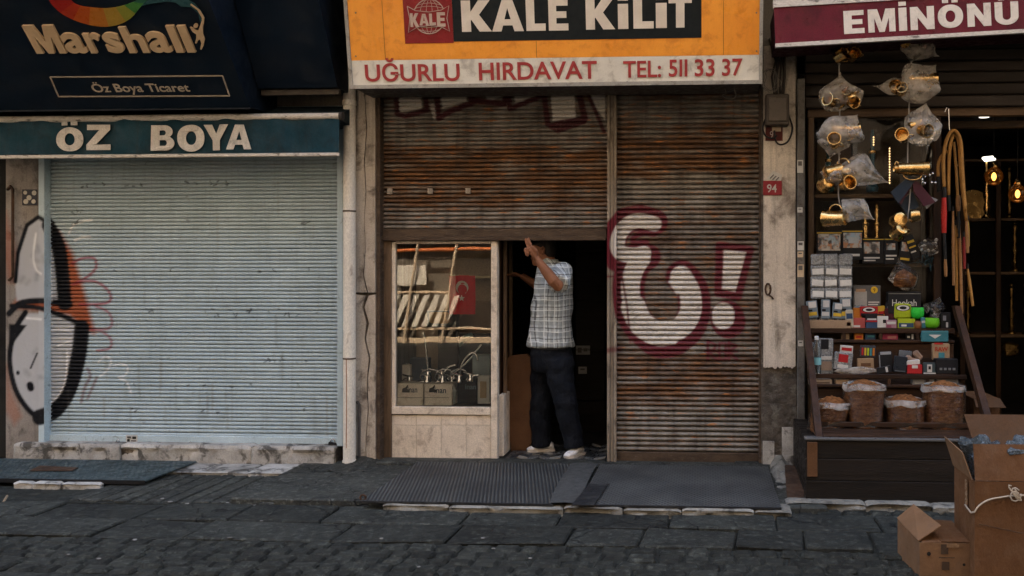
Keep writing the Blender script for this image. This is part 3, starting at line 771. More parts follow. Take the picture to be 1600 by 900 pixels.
def paint(x, z, layers, y):
    """x, z world arrays on the plane y; layers of sprayed strokes and filled shapes given by their points in the picture"""
    rgb = np.zeros(x.shape + (3,)); al = np.zeros(x.shape)
    for (kind, pts, col, hw, soft, op) in layers:
        q = layer_pts(kind, pts, y); ext = (hw + soft) / 205.0 + .002
        if max(p[1] for p in q) + ext < z.min() or min(p[1] for p in q) - ext > z.max(): continue
        if kind == 'poly' or kind == 'spoly':
            d = seg_dist(x, z, q + [q[0]]); d = np.where(inside(x, z, q), -d, d); h = hw / 205.0
        else:
            d = seg_dist(x, z, q); h = hw / 205.0
        s_ = soft / 205.0
        a = np.clip((h + s_ - d) / (2 * s_), 0, 1) * op
        rgb = rgb * (1 - a[..., None]) + np.array(col) * a[..., None]
        al = al + (1 - al) * a
    rgb = np.where(al[..., None] > 1e-4, rgb / np.maximum(al, 1e-4)[..., None], 0)
    return np.concatenate([rgb, al[..., None]], -1)
def put_attr(o, name, arr_, typ):
    a = o.data.attributes.new(name, typ, 'POINT')
    a.data.foreach_set('color' if typ == 'FLOAT_COLOR' else 'value', np.ascontiguousarray(arr_, dtype=np.float32).ravel())
def slats(root, x0, x1, zb, zt, y, pitch, amp, mat, layers, dense, kind='curve', rust=None, sag=0.0):
    """one object per slat; dense = px ranges that carry spray paint and need close columns"""
    xs = set([x0, x1])
    for i in range(13): xs.add(x0 + (x1 - x0) * i / 12)
    for (a, b) in dense:
        xa, xb = max(x0, X(a, y)), min(x1, X(b, y)); n = int((xb - xa) / .009) + 1
        for i in range(n + 1): xs.add(xa + (xb - xa) * i / n)
    xs = np.array(sorted(xs)); z = zb; k = 0
    if kind == 'curve': prof = [(.012, 0), (.012, .10), (-.25 * amp, .12), (-.72 * amp, .24), (-amp, .48), (-.86 * amp, .74), (-.35 * amp, .92), (.004, .985), (.014, 1.0)]
    else: prof = [(.016, 0), (.016, .15), (-.30 * amp, .17), (-.78 * amp, .30), (-amp, .50), (-.80 * amp, .72), (-.25 * amp, .92), (.012, 1.0)]
    rr = random.Random(5)
    rdn = random.Random(int(x0 * 100)); dn = [(rdn.uniform(x0 + .1, x1 - .1), rdn.uniform(zb, min(zt, 2.7)), rdn.uniform(-.004, .008), rdn.uniform(.06, .22), rdn.uniform(.03, .12)) for _ in range(14)]
    while z < zt:
        tw = rr.gauss(0, .0006); bow = rr.gauss(0, .0012)
        mb = MB(); V = []
        for (dy, t) in prof:
            for xx in xs:
                u = (xx - x0) / (x1 - x0)
                de = sum(a_ * math.exp(-((xx - cx_) / rx_) ** 2 - ((z - cz_) / rz_) ** 2) for cx_, cz_, a_, rx_, rz_ in dn if abs(xx - cx_) < 3 * rx_)
                V.append((xx, y + dy + de + bow * math.sin(u * 3.1) + .0015 * math.sin(xx * 3.3 + z * 5), z + t * pitch + tw * u - .3 * de + .0012 * mnoise.noise(Vector((xx * 2.2, z * 9, 0)))))
        n = len(xs)
        mb.v = [Vector(p) for p in V]
        mb.f = [(r * n + i, r * n + i + 1, (r + 1) * n + i + 1, (r + 1) * n + i) for r in range(len(prof) - 1) for i in range(n - 1)]
        mb.m = [0] * len(mb.f)
        o = obj('slat', mb, mat, root, smooth=True, fix=False)
        va = np.array(V)
        put_attr(o, 'paint', paint(va[:, 0], va[:, 2], layers, y) if dense else np.zeros((len(V), 4)), 'FLOAT_COLOR')
        if rust: put_attr(o, 'rust', np.full(len(V), rust((z + pitch / 2)) + rr.uniform(-.10, .10)), 'FLOAT')
        z += pitch; k += 1
    return z

# left: pale blue-grey shutter, lowered
LEFT = [('poly', [(92,362),(112,395),(128,445),(140,490),(148,520),(132,512),(110,492),(66,484),(20,478),(30,466),(100,466)], ORG, 2, 5, .95),
        ('poly', [(8,330),(26,395),(22,440),(14,440),(6,400)], ORG, 1, 6, .5), ('poly', [(10,570),(18,610),(34,650),(22,665),(8,640)], ORG, 0, 5, .45),
        ('spoly', [(26,470),(24,430),(32,385),(46,350),(60,342),(78,362),(94,400),(102,440),(104,470),(60,470)], GREY, 0, 2, .95),
        ('spoly', [(40,490),(85,492),(120,508),(126,540),(118,590),(98,632),(70,648),(45,640),(22,605),(16,560),(22,515)], GREY, 0, 2, .95),
        ('stroke', [(24,440),(28,395),(42,352),(60,339),(78,350),(90,372)], BLK, 3.5, 1.4, 1), ('sstroke', [(76,352),(92,385),(98,425),(102,474)], BLK, 12, 1.5, 1),
        ('sstroke', [(14,490),(32,474),(60,470),(85,472),(110,476)], BLK, 5, 1.4, 1),
        ('sstroke', [(18,478),(60,481),(100,494),(124,506)], BLK, 4, 1.4, 1),
        ('sstroke', [(40,488),(24,515),(15,560),(24,608),(46,642),(66,652),(82,648),(105,622),(122,580),(130,540),(128,508)], BLK, 4.5, 1.4, 1),
        ('sstroke', [(62,652),(88,640),(110,606),(124,555),(129,512)], BLK, 13, 1.5, 1),
        ('poly', [(14,506),(42,508),(30,524),(18,540),(14,560)], BLK, 0, 1.5, 1), ('stroke', [(47,602),(48,606)], BLK, 6, 1.2, 1), ('stroke', [(28,582),(28,583)], BLK, 3, 1, 1), ('stroke', [(48,575),(58,552)], BLK, 1.6, .8, .9),
        ('sstroke', [(56,365),(52,400),(56,420),(64,428)], PALE, 1.6, 1.2, .7), ('sstroke', [(72,380),(80,420),(82,470)], PALE, 1.4, 1.2, .7),
        ('sstroke', [(42,497),(64,499)], PALE, 1.6, 1.2, .8), ('sstroke', [(76,516),(96,514),(112,518)], PALE, 1.3, 1.2, .8), ('sstroke', [(84,530),(112,530),(92,540)], PALE, 1.3, 1.2, .8),
        ('sstroke', [(106,548),(104,590),(92,618),(78,630)], PALE, 1.5, 1.2, .85),
        ('sstroke', [(114,412),(128,404),(148,404),(150,420),(132,436),(115,444),(128,440),(150,440),(168,452),(174,466),(164,474),(126,476)], PINK, 2.2, 1.6, .8),
        ('sstroke', [(150,478),(170,488),(176,504),(168,514),(142,514),(160,518),(174,530),(172,544),(152,548)], PINK, 2.0, 1.6, .7),
        ('sstroke', [(108,366),(116,352),(130,346),(145,344)], PALE, 1.6, 1.3, .8), ('sstroke', [(117,376),(128,371),(142,370)], PALE, 1.8, 1.3, .8),
        ('sstroke', [(154,566),(164,558),(174,562),(170,576),(158,588)], PALE, 1.7, 1.4, .6), ('sstroke', [(178,572),(190,568),(200,574),(196,586),(186,590),(198,596),(206,614)], PALE, 1.7, 1.4, .6),
        ('sstroke', [(128,628),(134,604),(142,588),(138,576)], (.16, .07, .07), 2.4, 1.6, .7), ('sstroke', [(138,622),(146,604),(152,590)], (.16, .07, .07), 2.2, 1.6, .7)]
sm_ = random.Random(21)
for i in range(26):     # smudges in the silver fill
    cx_, cy_ = sm_.choice([(48, 400), (45, 440), (60, 420), (50, 560), (40, 590), (90, 560), (60, 610), (85, 600)]); cx_ += sm_.uniform(-16, 16); cy_ += sm_.uniform(-22, 22)
    LEFT.insert(7, ('stroke', [(cx_, cy_), (cx_ + sm_.uniform(-5, 5), cy_ + sm_.uniform(-8, 8))], sm_.choice([(.15, .16, .18), (.55, .55, .54), (.20, .20, .21)]), sm_.uniform(1, 3.5), 4, .45))
MARKS = []  # pale shutter marks; small dents and holes put in as dark colour
rd = random.Random(11)
for (a, b, yy_) in ((120, 290, 288), (290, 450, 284), (318, 500, 484), (330, 470, 490), (110, 135, 330), (115, 120, 345), (210, 240, 482), (260, 500, 560), (200, 480, 640), (120, 500, 600), (470, 480, 345), (150, 500, 420)):
    for i in range(7 if b - a > 60 else 3):
        xx = rd.uniform(a, b); MARKS.append(('stroke', [(xx, yy_ + rd.uniform(-2, 6)), (xx + rd.uniform(1, 5), yy_ + rd.uniform(-2, 6))], (.03, .035, .035), rd.uniform(.5, 1.3), .7, .9))
for i in range(26):      # grime and rust runs
    xx = rd.uniform(78, 525); yy_ = rd.choice([290, 345, 482, 560, 610, 640]) + rd.uniform(-12, 12)
    MARKS.append(('stroke', [(xx, yy_), (xx + rd.uniform(-1, 1), yy_ + rd.uniform(18, 60))], rd.choice([(.17, .10, .06), (.16, .15, .13), (.12, .12, .115)]), rd.uniform(.4, 1.6), 2.2, rd.uniform(.25, .5)))
for i in range(16):      # hand marks near the foot
    xx = rd.uniform(120, 500); yy_ = rd.uniform(610, 678)
    MARKS.append(('stroke', [(xx, yy_), (xx + rd.uniform(-14, 14), yy_ + rd.uniform(-5, 5))], (.17, .18, .18), rd.uniform(2, 5), 5, rd.uniform(.2, .4)))
sh = thing('roller_shutter', 'closed pale blue-grey roller shutter with a sprayed letter at its left edge', 'shutter', P(298, 700, .07), 'roller shutters of the shop row')
YL = .075
slats(sh, X(69, YL), X(529, YL), P(300, 682, YL).z, 2.82, YL, .0305, .011, M['shutter_teal'], LEFT + MARKS, [(60, 215), (215, 530)], 'curve')
zb = P(300, 700, .055).z
obj('bottom_bar', MB().cbox((X(70, .05), .05, zb), (X(528, .05), .085, P(300, 681, .05).z), .006), M['bar_teal'], sh)
obj('bottom_lip', MB().cbox((X(70, .04), .036, zb - .004), (X(528, .04), .05, zb + .012), .003), M['bar_teal'], sh)
for (a, b) in ((61, 70), (527, 536)):
    g = MB(); g.mi = 0
    g.cbox((X(a), -.004, .165), (X(b), .09, 2.82), .004)
    obj('guide_rail', g, M['bar_teal'], sh)

# left pier carries the same paint
def painted_face(name, x0, x1, z0, z1, y, th, mat, par, layers, step=.01):
    nx, nz = int((x1 - x0) / step), int((z1 - z0) / step)
    mb = MB().grid(lambda u, v: Vector((x0 + (x1 - x0) * u, y, z0 + (z1 - z0) * v)), nx, nz)
    va = np.array([tuple(p) for p in mb.v]); k = len(mb.v)
    mb.add([(x0, y + th, z0), (x1, y + th, z0), (x1, y + th, z1), (x0, y + th, z1)], [(k, k+3, k+2, k+1)]) if False else None
    o = obj(name, mb, mat, par, fix=False)
    put_attr(o, 'paint', paint(va[:, 0], va[:, 2], layers, y), 'FLOAT_COLOR')
    return o
wallbox('pier', (X(9), .004, 0), (X(61), .40, Z2), 'plaster')
for (a, b) in ((61, 70), (527, 536)):
    painted_face('rail_face', X(a) + .001, X(b) - .001, .17, 2.8, -.0065, .02, M['teal_paint'], sh, LEFT)
painted_face('plaster_skin', X(9) + .001, X(61) - .001, .005, 2.79, 0.0, .02, M['plaster_painted'], bld, LEFT)

# middle: rusty shutter, half raised; right: rusty shutter, lowered
TOPG = [('poly', [(622,120),(656,120),(660,170),(624,176)], WHITE, 0, 1.2, 1.0), ('poly', [(684,120),(724,120),(730,158),(692,170)], WHITE, 0, 1.2, 1.0), ('poly', [(742,120),(782,120),(784,150),(764,160)], WHITE, 0, 1.2, 1.0),
        ('poly', [(798,120),(842,120),(838,150),(806,164)], WHITE, 0, 1.2, 1.0), ('poly', [(858,120),(896,120),(900,184),(864,190)], WHITE, 0, 1.2, 1.0), ('poly', [(912,120),(946,120),(946,190),(926,160)], WHITE, 0, 1.2, 1.0), ('poly', [(672,164),(680,160),(682,184),(678,188)], WHITE, 0, 1.2, .8),
        ('stroke', [(618,115),(621,178),(634,182),(668,172)], DRED, 4.2, 1, 1), ('stroke', [(664,115),(667,172)], DRED, 4, 1, 1), ('stroke', [(680,115),(686,186),(700,176),(745,158)], DRED, 4.6, 1, 1),
        ('stroke', [(728,115),(738,158),(788,162),(797,128)], DRED, 4.5, 1, 1), ('stroke', [(792,115),(797,170),(852,148)], DRED, 4.2, 1, 1), ('stroke', [(846,115),(856,194),(872,204),(912,190)], DRED, 4.6, 1, 1),
        ('stroke', [(862,196),(914,186),(898,115)], DRED, 5, 1, 1), ('stroke', [(906,115),(944,206)], DRED, 3, 1, 1)]
RG = [('stroke', [(1023,347),(1000,340),(978,345),(962,364),(957,388),(966,405),(985,410),(1012,401)], RED, 21, 1.4, 1),
      ('sstroke', [(1000,402),(988,420),(982,450),(988,490),(1010,518),(1040,528),(1070,518),(1084,490),(1082,455),(1066,432)], RED, 26, 1.6, 1),
      ('sstroke', [(985,520),(1020,550),(1060,548),(1088,520),(1098,480)], RED, 7, 1.6, 1),
      ('sstroke', [(1022,350),(1000,345),(982,350),(968,367),(965,385),(972,396),(990,399),(1006,396)], WHITE, 12, 1, .9),
      ('sstroke', [(1002,404),(990,424),(985,452),(990,488)], WHITE, 15, 1, .9), ('sstroke', [(990,480),(1002,505),(1025,520),(1045,520)], WHITE, 20, 1, .9),
      ('sstroke', [(1030,518),(1060,514),(1078,490),(1078,458),(1064,432)], WHITE, 17, 1, .9),
      ('poly', [(1044,440),(1062,414),(1074,430),(1058,462)], WHITE, 0, 1, .9),
      ('sstroke', [(1022,366),(1004,364),(990,372),(992,380),(1010,378)], RED, 4.5, 1, 1),
      ('poly', [(1124,383),(1172,390),(1153,464),(1122,458)], RED, 6, 1.2, 1), ('poly', [(1131,390),(1166,394),(1149,456),(1128,452)], WHITE, 0, 1, .9),
      ('stroke', [(1136,496),(1138,502)], RED, 27, 1.4, 1), ('stroke', [(1130,490),(1130,497)], WHITE, 17.5, 1, .9),
      ('stroke', [(945,432),(968,432)], RED, 1.6, 1, .9), ('stroke', [(945,548),(968,545)], RED, 4, 2, .7), ('sstroke', [(972,432),(980,480),(985,535)], RED, 1.6, 1, .9),
      ('stroke', [(1106,533),(1106,562)], RED, 2.4, 1, .9), ('stroke', [(1106,533),(1118,538),(1116,546),(1106,548),(1120,562)], RED, 2.2, 1, .9), ('stroke', [(1124,536),(1134,536),(1134,562),(1124,562),(1124,536)], RED, 2.2, 1, .9),
      ('stroke', [(1139,534),(1139,563)], RED, 2.2, 1, .9), ('stroke', [(1139,536),(1151,540),(1139,549),(1152,562)], RED, 2.2, 1, .9), ('stroke', [(1102,549),(1152,549)], RED, 1.6, 1, .8)]
hat = random.Random(4)
for i in range(46):    # scratchy hatching over the white fill
    t = hat.random(); a = R(170 + t * 200)
    cx, cy = 1035 + 50 * math.cos(a) + hat.uniform(-9, 9), 470 - 52 * math.sin(a) + hat.uniform(-9, 9)
    RG.append(('stroke', [(cx, cy), (cx + hat.uniform(3, 9), cy + hat.uniform(-5, 5))], (.16, .14, .13), .8, .8, .55))
YM = .11
def rz(*stops):
    def f(z):
        if z <= stops[0][0]: return stops[0][1]
        for (a, va), (b, vb) in zip(stops[:-1], stops[1:]):
            if a <= z <= b: return va + (vb - va) * (z - a) / (b - a)
        return stops[-1][1]
    return f
mz = lambda py: P(780, py, YM).z
sm = thing('roller_shutter', 'half raised rusty brown roller shutter above the doorway and display window', 'shutter', (X(770), YM, mz(377)), 'roller shutters of the shop row')
slats(sm, X(592, YM), X(949, YM), mz(358), 3.06, YM, .0345, .015, M['rust_shutter'], TOPG, [(592, 949)], 'wave',
      rz((mz(356), .05), (mz(335), .10), (mz(318), .55), (mz(240), .62), (mz(215), .15), (mz(180), .05), (mz(140), .35)))
obj('bottom_bar', MB().cbox((X(592, .09), .085, mz(376.5)), (X(948, .09), .125, mz(357.5)), .005), M['rust_bar'], sm)
obj('bottom_lip', MB().cbox((X(593, .075), .070, mz(376)), (X(947, .075), .0845, mz(370)), .003), M['rust_bar'], sm)
for a in (609, 672, 731):
    obj('clip', MB().cbox((X(a - 4, .09), .082, mz(303)), (X(a + 4, .09), .1, mz(294)), .003), flat('clip_grey', (.34, .29, .24)), sm)
sr_ = thing('roller_shutter', 'closed rusty roller shutter sprayed with a large white letter and exclamation mark', 'shutter', P(1075, 728, YM), 'roller shutters of the shop row')
rzz = lambda py: P(1075, py, YM).z
slats(sr_, X(962, YM), X(1189, YM), rzz(706), 3.06, YM, .0390, .017, M['rust_shutter'], RG, [(962, 1189)], 'wave',
      rz((rzz(700), .02), (rzz(650), .05), (rzz(625), .5), (rzz(560), .5), (rzz(540), .2), (rzz(420), .35), (rzz(340), .25), (rzz(315), .0), (rzz(290), .05), (rzz(260), .55), (rzz(220), .5), (rzz(170), .2), (rzz(140), .4)))
obj('bottom_bar', MB().cbox((X(963, .09), .085, rzz(727)), (X(1188, .09), .13, rzz(706)), .005), M['rust_bar'], sr_)
obj('bottom_lip', MB().cbox((X(963, .075), .070, rzz(727)), (X(1188, .075), .0845, rzz(721)), .003), M['rust_bar'], sr_)
obj('guide_rail', MB().cbox((X(1186.5), .04, .06), (X(1192), .12, 3.1), .004), M['rust_bar'], sr_)
obj('guide_rail', MB().cbox((X(586), .02, .06), (X(592.5), .12, 3.1), .004), M['rust_bar'], sm)
# the post between the two rusty shutters
po = thing('door_post', 'weathered ribbed metal post between the doorway and the lowered rusty shutter', 'post', P(955, 728, .05))
for (a, b, y0) in ((947.5, 952, .045), (952, 958, .06), (958, 962.5, .045)):
    x0, x1 = X(a), X(b)
    o = obj('post_rib', MB().grid(lambda u, v: Vector((x0 + (x1 - x0) * u, y0 - .008 * math.sin(math.pi * u), .06 + 3.0 * v)), 4, 300), M['old_post'], po, smooth=True, fix=False)
    va = np.array([tuple(p + Vector(po.location)) for p in [v.co for v in o.data.vertices]])
    put_attr(o, 'paint', paint(va[:, 0], va[:, 2], RG, .05), 'FLOAT_COLOR')
obj('post_core', MB().box((X(948), .062, .06), (X(962), .13, 3.06)), M['rust_bar'], po)

# padlocks on the shutters
def padlock(px, py, y, label, mat, s=.022, rot=0):
    c = P(px, py, y); T = Matrix.Translation(c) @ Matrix.Rotation(rot, 4, 'Y')
    t = thing('padlock', label, 'padlock', c, 'padlocks on the shutters')
    obj('lock_body', MB().cbox((-s, -.012, -s * .9), (s, .012, s * .7), .005, T), mat, t)
    obj('shackle', MB().tube([T @ Vector((math.cos(R(a)) * s * .62, 0, s * .7 + math.sin(R(a)) * s * .9)) for a in range(-30, 211, 24)], s * .17, 6), M['chrome'], t, smooth=True)
padlock(184, 693, .025, 'small dark padlock left of the sticker on the pale shutter', M['black'], .020)
padlock(296, 695, .025, 'small dark padlock at the middle of the pale shutter', M['black'], .017, .5)
padlock(519, 695, .02, 'bulky dark padlock at the right foot of the pale shutter', M['black'], .030, .2)
padlock(1058, 728, .05, 'brass coloured padlock under the lowered rusty shutter', M['rust_plate'], .024, 1.2)
sk = thing('sticker', 'small printed white sticker near the foot of the pale shutter', 'sticker', P(205, 687, .049))
st_pl = Pl(P(205, 687, .049), (1, 0, 0), (0, 0, 1))
def rect_on(name, pl, x0, y0, x1, y1, mat, par, th=.002, off=.0, base=None, **kw):
    q = [pl.hit(x0, y1), pl.hit(x1, y1), pl.hit(x1, y0), pl.hit(x0, y0)]
    return obj(name, MB().prism([p + pl.n * off for p in q], pl.n * th), mat, par, base=base, **kw)
rect_on('sticker_paper', st_pl, 197, 680, 215, 692, flat('paper_white', (.55, .53, .48)), sk, .0015)
for i, (a, b, c_, d_) in enumerate(((199, 682, 205, 684), (207, 682, 213, 686), (199, 686, 203, 690), (205, 688, 213, 689.5), (200, 685, 206, 685.6))):
    rect_on('print_mark', st_pl, a, b, c_, d_, M['black'], sk, .001, .0018)

# ------------------------------------------------------------------ signs
navy = pm('navy_sign', (.006, .013, .026), (.0045, .009, .018), s2=2, dirt=(.016, .02, .026), sd=6, fd=.35, rough=.5, bump=.05)
navy2 = pm('navy_box', (.005, .009, .016), (.004, .007, .012), s2=2, rough=.5, bump=.05)
gold = pm('cream_letter', (.64, .47, .30), (.54, .39, .245), s2=6, rough=.45, bump=.05, fine=.06)
line_c = flat('cream_line', (.40, .34, .27))
# paint shop sign: a navy box whose face leans out over the street
ms = thing('shop_sign', 'navy paint shop sign with a coloured ribbon, leaning out at upper left', 'sign', P(200, 168, -.2), 'signs above the shops')
zb = P(390, 167, -.43).z
vM = Vector((0, -.53, .59)).normalized()
plM = Pl((0, -.43, zb), (1, 0, 0), vM)
xr = plM.hit(391, 166).x
LM = 1.15
top = Vector((0, -.43, zb)) + vM * LM
obj('sign_box', MB().prism([Vector((-6, -.01, zb)), Vector((-6, -.42, zb)), Vector((-6, top.y + .01, top.z)), Vector((-6, -.01, top.z))], (xr - .004 + 6, 0, 0)), navy2, ms)
obj('sign_face', MB().prism([Vector((-6, -.43, zb - .004)), Vector((xr, -.43, zb - .004)), Vector((xr, top.y, top.z)), Vector((-6, top.y, top.z))], -plM.n * .012), navy, ms)
obj('sign_edge', MB().prism([Vector((-6, -.445, zb - .018)), Vector((xr + .004, -.445, zb - .018)), Vector((xr + .004, -.42, zb - .004)), Vector((-6, -.42, zb - .004))], (0, 0, .008)), navy2, ms)
for (ch, x0, x1, yt) in (('M', 60, 107, 38), ('a', 109, 142, 50), ('r', 145, 170, 50), ('s', 173, 200, 49), ('h', 205, 237, 40), ('a', 240, 274, 48), ('l', 278, 290.5, 38), ('l', 295, 307.5, 38)):
    letter('heavy' if ch == 'M' else 'font', ch, plM, x0, x1, 82 - (x0 - 60) * .008, yt, gold, ms, .02, .001, 0 if ch == 'M' else .03)
fr = ((92, 150.5, 359, 149.5), (80, 120, 347, 118))
A, B = plM.hit(92, 150.5), plM.hit(359, 149.3); C_, D_ = plM.hit(348, 118), plM.hit(79, 120)
for (a, b) in ((A, B), (B, C_), (C_, D_), (D_, A)):
    obj('frame_bar', MB().tube([a + plM.n * .004, b + plM.n * .004], .006, 4), line_c, ms)
words('Öz Boya Ticaret', plM, 147, 298, 143.5, 131, flat('cream_text', (.50, .42, .33)), ms, .012, yb1=142.5, cap='T')
Lc = smooth_line([(70,-14),(80,4),(95,19),(115,30),(140,38),(165,41),(188,37),(206,27),(218,13),(228,2),(236,-4)], 4)
Uc = smooth_line([(100,-14),(110,-2),(118,5),(130,9),(146,11),(162,12),(178,11),(192,8),(204,4),(214,0),(224,-6)], 4)
RB = [((.34, .022, .018), 0, 8), ((.42, .045, .02), 8, 12), ((.5, .10, .02), 12, 16), ((.47, .17, .03), 16, 21), ((.42, .27, .05), 21, 26), ((.28, .30, .05), 26, 30), ((.07, .24, .06), 30, 35), ((.03, .13, .09), 35, 40)]
def px_poly(name, pts, pl, mat, par, th=.003, off=.002):
    q = [pl.hit(a, b) + pl.n * off for a, b in pts]
    org = pl.o; sp = [[((p - org).dot(pl.u), (p - org).dot(pl.v)) for p in q]]
    return put_shape(name, arr(fill_mesh(sp, .5)), pl, org, 1, 1, mat, par, th, off, nrm=False)
for i, (c, a, b) in enumerate(RB):
    px_poly('ribbon_band', Lc[a:b + 1] + Uc[max(a - 1, 0):b + 1][::-1], plM, flat('ribbon%d' % i, c, .4), ms, .004, .003 + .0006 * i)
px_poly('ribbon_band', [(222,8),(236,-4),(262,-9),(286,-6),(305,4),(316,17),(320,34),(314,34),(311,20),(300,10),(284,9),(276,3),(262,1),(240,4)], plM, flat('ribbon_teal', (.035, .10, .12), .4), ms, .004, .009)
px_poly('ribbon_edge', [(300,4),(314,14),(321,26),(320,36),(317,37),(317,26),(310,14),(299,6)], plM, gold, ms, .004, .014)
px_poly('figure', [(298,41),(302,42),(306,46),(311,47),(314,38),(317,30),(319,31),(318,42),(318,52),(321,60),(319,70),(316,76),(314,75),(316,66),(314,60),(310,62),(309,66),(306,66),(308,58),(308,52),(302,48)], plM, gold, ms, .012, .004)
px_poly('figure_head', [(304 + 3.6 * math.cos(a) + 3, 39 + 3.4 * math.sin(a)) for a in [i * .785 for i in range(8)]], plM, gold, ms, .012, .004)
# navy fascia further back to its right
fs_ = thing('fascia_panel', 'plain dark navy fascia panel between the ribbon sign and the orange sign', 'sign', P(460, 136, -.2), 'signs above the shops')
zf = P(527, 136, -.33).z
plF = Pl((0, -.33, zf), (1, 0, 0), Vector((0, -.32, .53)))
xf = plF.hit(527, 135).x; tf = Vector((0, -.33, zf)) + plF.v * .95
obj('panel_box', MB().prism([Vector((xr + .01, -.005, zf)), Vector((xr + .01, -.325, zf)), Vector((xr + .01, tf.y + .008, tf.z)), Vector((xr + .01, -.005, tf.z))], (xf - xr - .014, 0, 0)), navy2, fs_)
obj('panel_face', MB().prism([Vector((xr + .006, -.33, zf - .003)), Vector((xf, -.33, zf - .003)), Vector((xf, tf.y, tf.z)), Vector((xr + .006, tf.y, tf.z))], -plF.n * .01), navy, fs_)
obj('panel_edge', MB().cbox((xr + .01, -.30, zf - .05), (xf, -.26, zf - .006), .004), flat('dull_edge', (.06, .05, .04)), fs_)

# awning with the paint shop's name on its valance
aw = thing('awning', 'rolled blue awning with a lettered valance over the pale shutter', 'awning', P(265, 246, -.3))
M['valance'] = pm('valance', (.010, .043, .062), (.006, .026, .038), s2=3, dirt=(.012, .022, .026), sd=5, fd=.7, rough=.75, bump=.25, bs=9, streak=.35, bd=.02)
ya = -.31
xl, xrr = X(-60, ya), X(531, ya)
zt_, zb_ = P(300, 190, ya).z, P(300, 240, ya).z
def wav(x, z): return .010 * math.sin(x * 7.3) * (.4 + .6 * (zt_ - z) / (zt_ - zb_)) + .006 * math.sin(x * 17 + z * 6) + .004 * math.sin(x * 31 + 1)
def sagz(x): return .012 * math.sin((x - xl) / (xrr - xl) * 3.1 * 2) * 0
obj('valance', MB().grid(lambda u, v: Vector((xl + (xrr - xl) * u, ya - .012 + wav(xl + (xrr - xl) * u, zb_ + (zt_ - zb_) * v), zb_ + (zt_ - zb_ + .02) * v)), 160, 10), M['valance'], aw, smooth=True)
white_bar = pm('white_bar', (.64, .60, .54), (.50, .46, .40), s2=4, dirt=(.05, .04, .035), sd=30, fd=.8, dlo=.55, dhi=.65, rough=.5, bump=.15, stretch=(.4, 1, 1))
obj('front_tube', MB().tube([(xl, ya, P(300, 184, ya).z), (X(534, ya), ya, P(300, 184, ya).z)], .026, 12), white_bar, aw, smooth=40)
obj('end_cap', MB().lathe([(.031, 0), (.031, .025)], (X(531, ya), ya, P(300, 184, ya).z), 12, Matrix.Rotation(R(90), 3, 'Y')), M['dark_pipe'], aw)
obj('hem_bar', MB().cbox((xl, ya - .03, P(300, 246.5, ya).z), (X(532, ya), ya - .006, P(300, 241, ya).z), .005), white_bar, aw)
obj('roll_cover', MB().prism([Vector((xl, -.0, zt_ + .16)), Vector((xl, ya + .02, zt_ + .045)), Vector((xl, ya + .02, zt_ + .01)), Vector((xl, -.0, zt_ - .02))], (X(530, ya) - xl, 0, 0)), pm('awning_roll', (.016, .028, .036), (.010, .018, .023), rough=.8), aw)
plV = Pl((0, ya - .02, zb_), (1, 0, 0), (0, 0, 1))
worn = pm('worn_white', (.62, .58, .52), (.47, .44, .39), s2=7, dirt=(.12, .13, .13), sd=12, fd=.45, dlo=.56, dhi=.7, rough=.8, streak=.3, bump=.1)
for (ch, x0, x1, yb, yt) in (('Q', 87.5, 130, 236.5, 190), ('Z', 135, 172, 234.5, 195), ('B', 237, 273.5, 236, 196), ('O', 278, 319, 237, 195), ('Y', 318, 358, 235, 195), ('A', 355, 394, 234, 195)):
    letter('heavy', ch, plV, x0, x1, yb, yt, worn, aw, .002, .004, bend=lambda q: Vector((q.x, q.y + wav(q.x, q.z), q.z)))

# hardware shop sign: orange light box
kz = P(548, 138, -.43).z
plK = Pl((0, -.43, kz), (1, 0, 0), (0, -.11, .6))
ks = thing('shop_sign', 'large orange and white lock and hardware shop sign above the rusty shutters', 'sign', Vector((X(870), -.2, kz)), 'signs above the shops')
xa, xb = plK.hit(547, 137).x, plK.hit(1191, 131).x
HK = .98; tk = plK.o + plK.v * HK
M['sign_white'] = pm('sign_white', (.76, .725, .63), (.66, .62, .53), s2=5, dirt=(.26, .22, .17), sd=10, fd=.5, rough=.45, bump=.04, fine=.06)
M['sign_orange'] = pm('sign_orange', (.92, .36, .045), (.82, .285, .030), s2=3, dirt=(.48, .13, .02), sd=12, fd=.35, streak=.15, streak_c=(.3, .09, .02), rough=.4, bump=.04, fine=.05)
alu = pm('sign_frame', (.40, .385, .35), (.30, .285, .255), s2=5, dirt=(.10, .085, .065), sd=16, fd=.6, rough=.5, metal=.2, bump=.1)
obj('sign_box', MB().prism([Vector((xa + .012, -.01, kz + .01)), Vector((xa + .012, -.40, kz + .01)), Vector((xa + .012, tk.y + .035, tk.z)), Vector((xa + .012, -.01, tk.z))], (xb - xa - .024, 0, 0)), flat('sign_back', (.10, .09, .08)), ks)
def on(pl, x, s, off): return Vector((x, pl.o.y, pl.o.z)) + pl.v * s + pl.n * off
def face(name, x0, x1, s0, s1, off, th, mat, par, pl):
    return obj(name, MB().prism([on(pl, x0, s0, off), on(pl, x1, s0, off), on(pl, x1, s1, off), on(pl, x0, s1, off)], -pl.n * th), mat, par)
sK = lambda px, py: (plK.hit(px, py) - plK.o).dot(plK.v)
s_or = sK(870, 90)
face('white_band', xa + .02, xb - .02, .018, s_or, 0, .012, M['sign_white'], ks, plK)
face('orange_panel', xa + .02, xb - .02, s_or, HK, .001, .013, M['sign_orange'], ks, plK)
for (x0, x1, s0, s1) in ((xa, xb, -.004, .022), (xa, xa + .024, .022, HK), (xb - .024, xb, .022, HK)):
    face('frame_bar', x0, x1, s0, s1, .012, .05, alu, ks, plK)
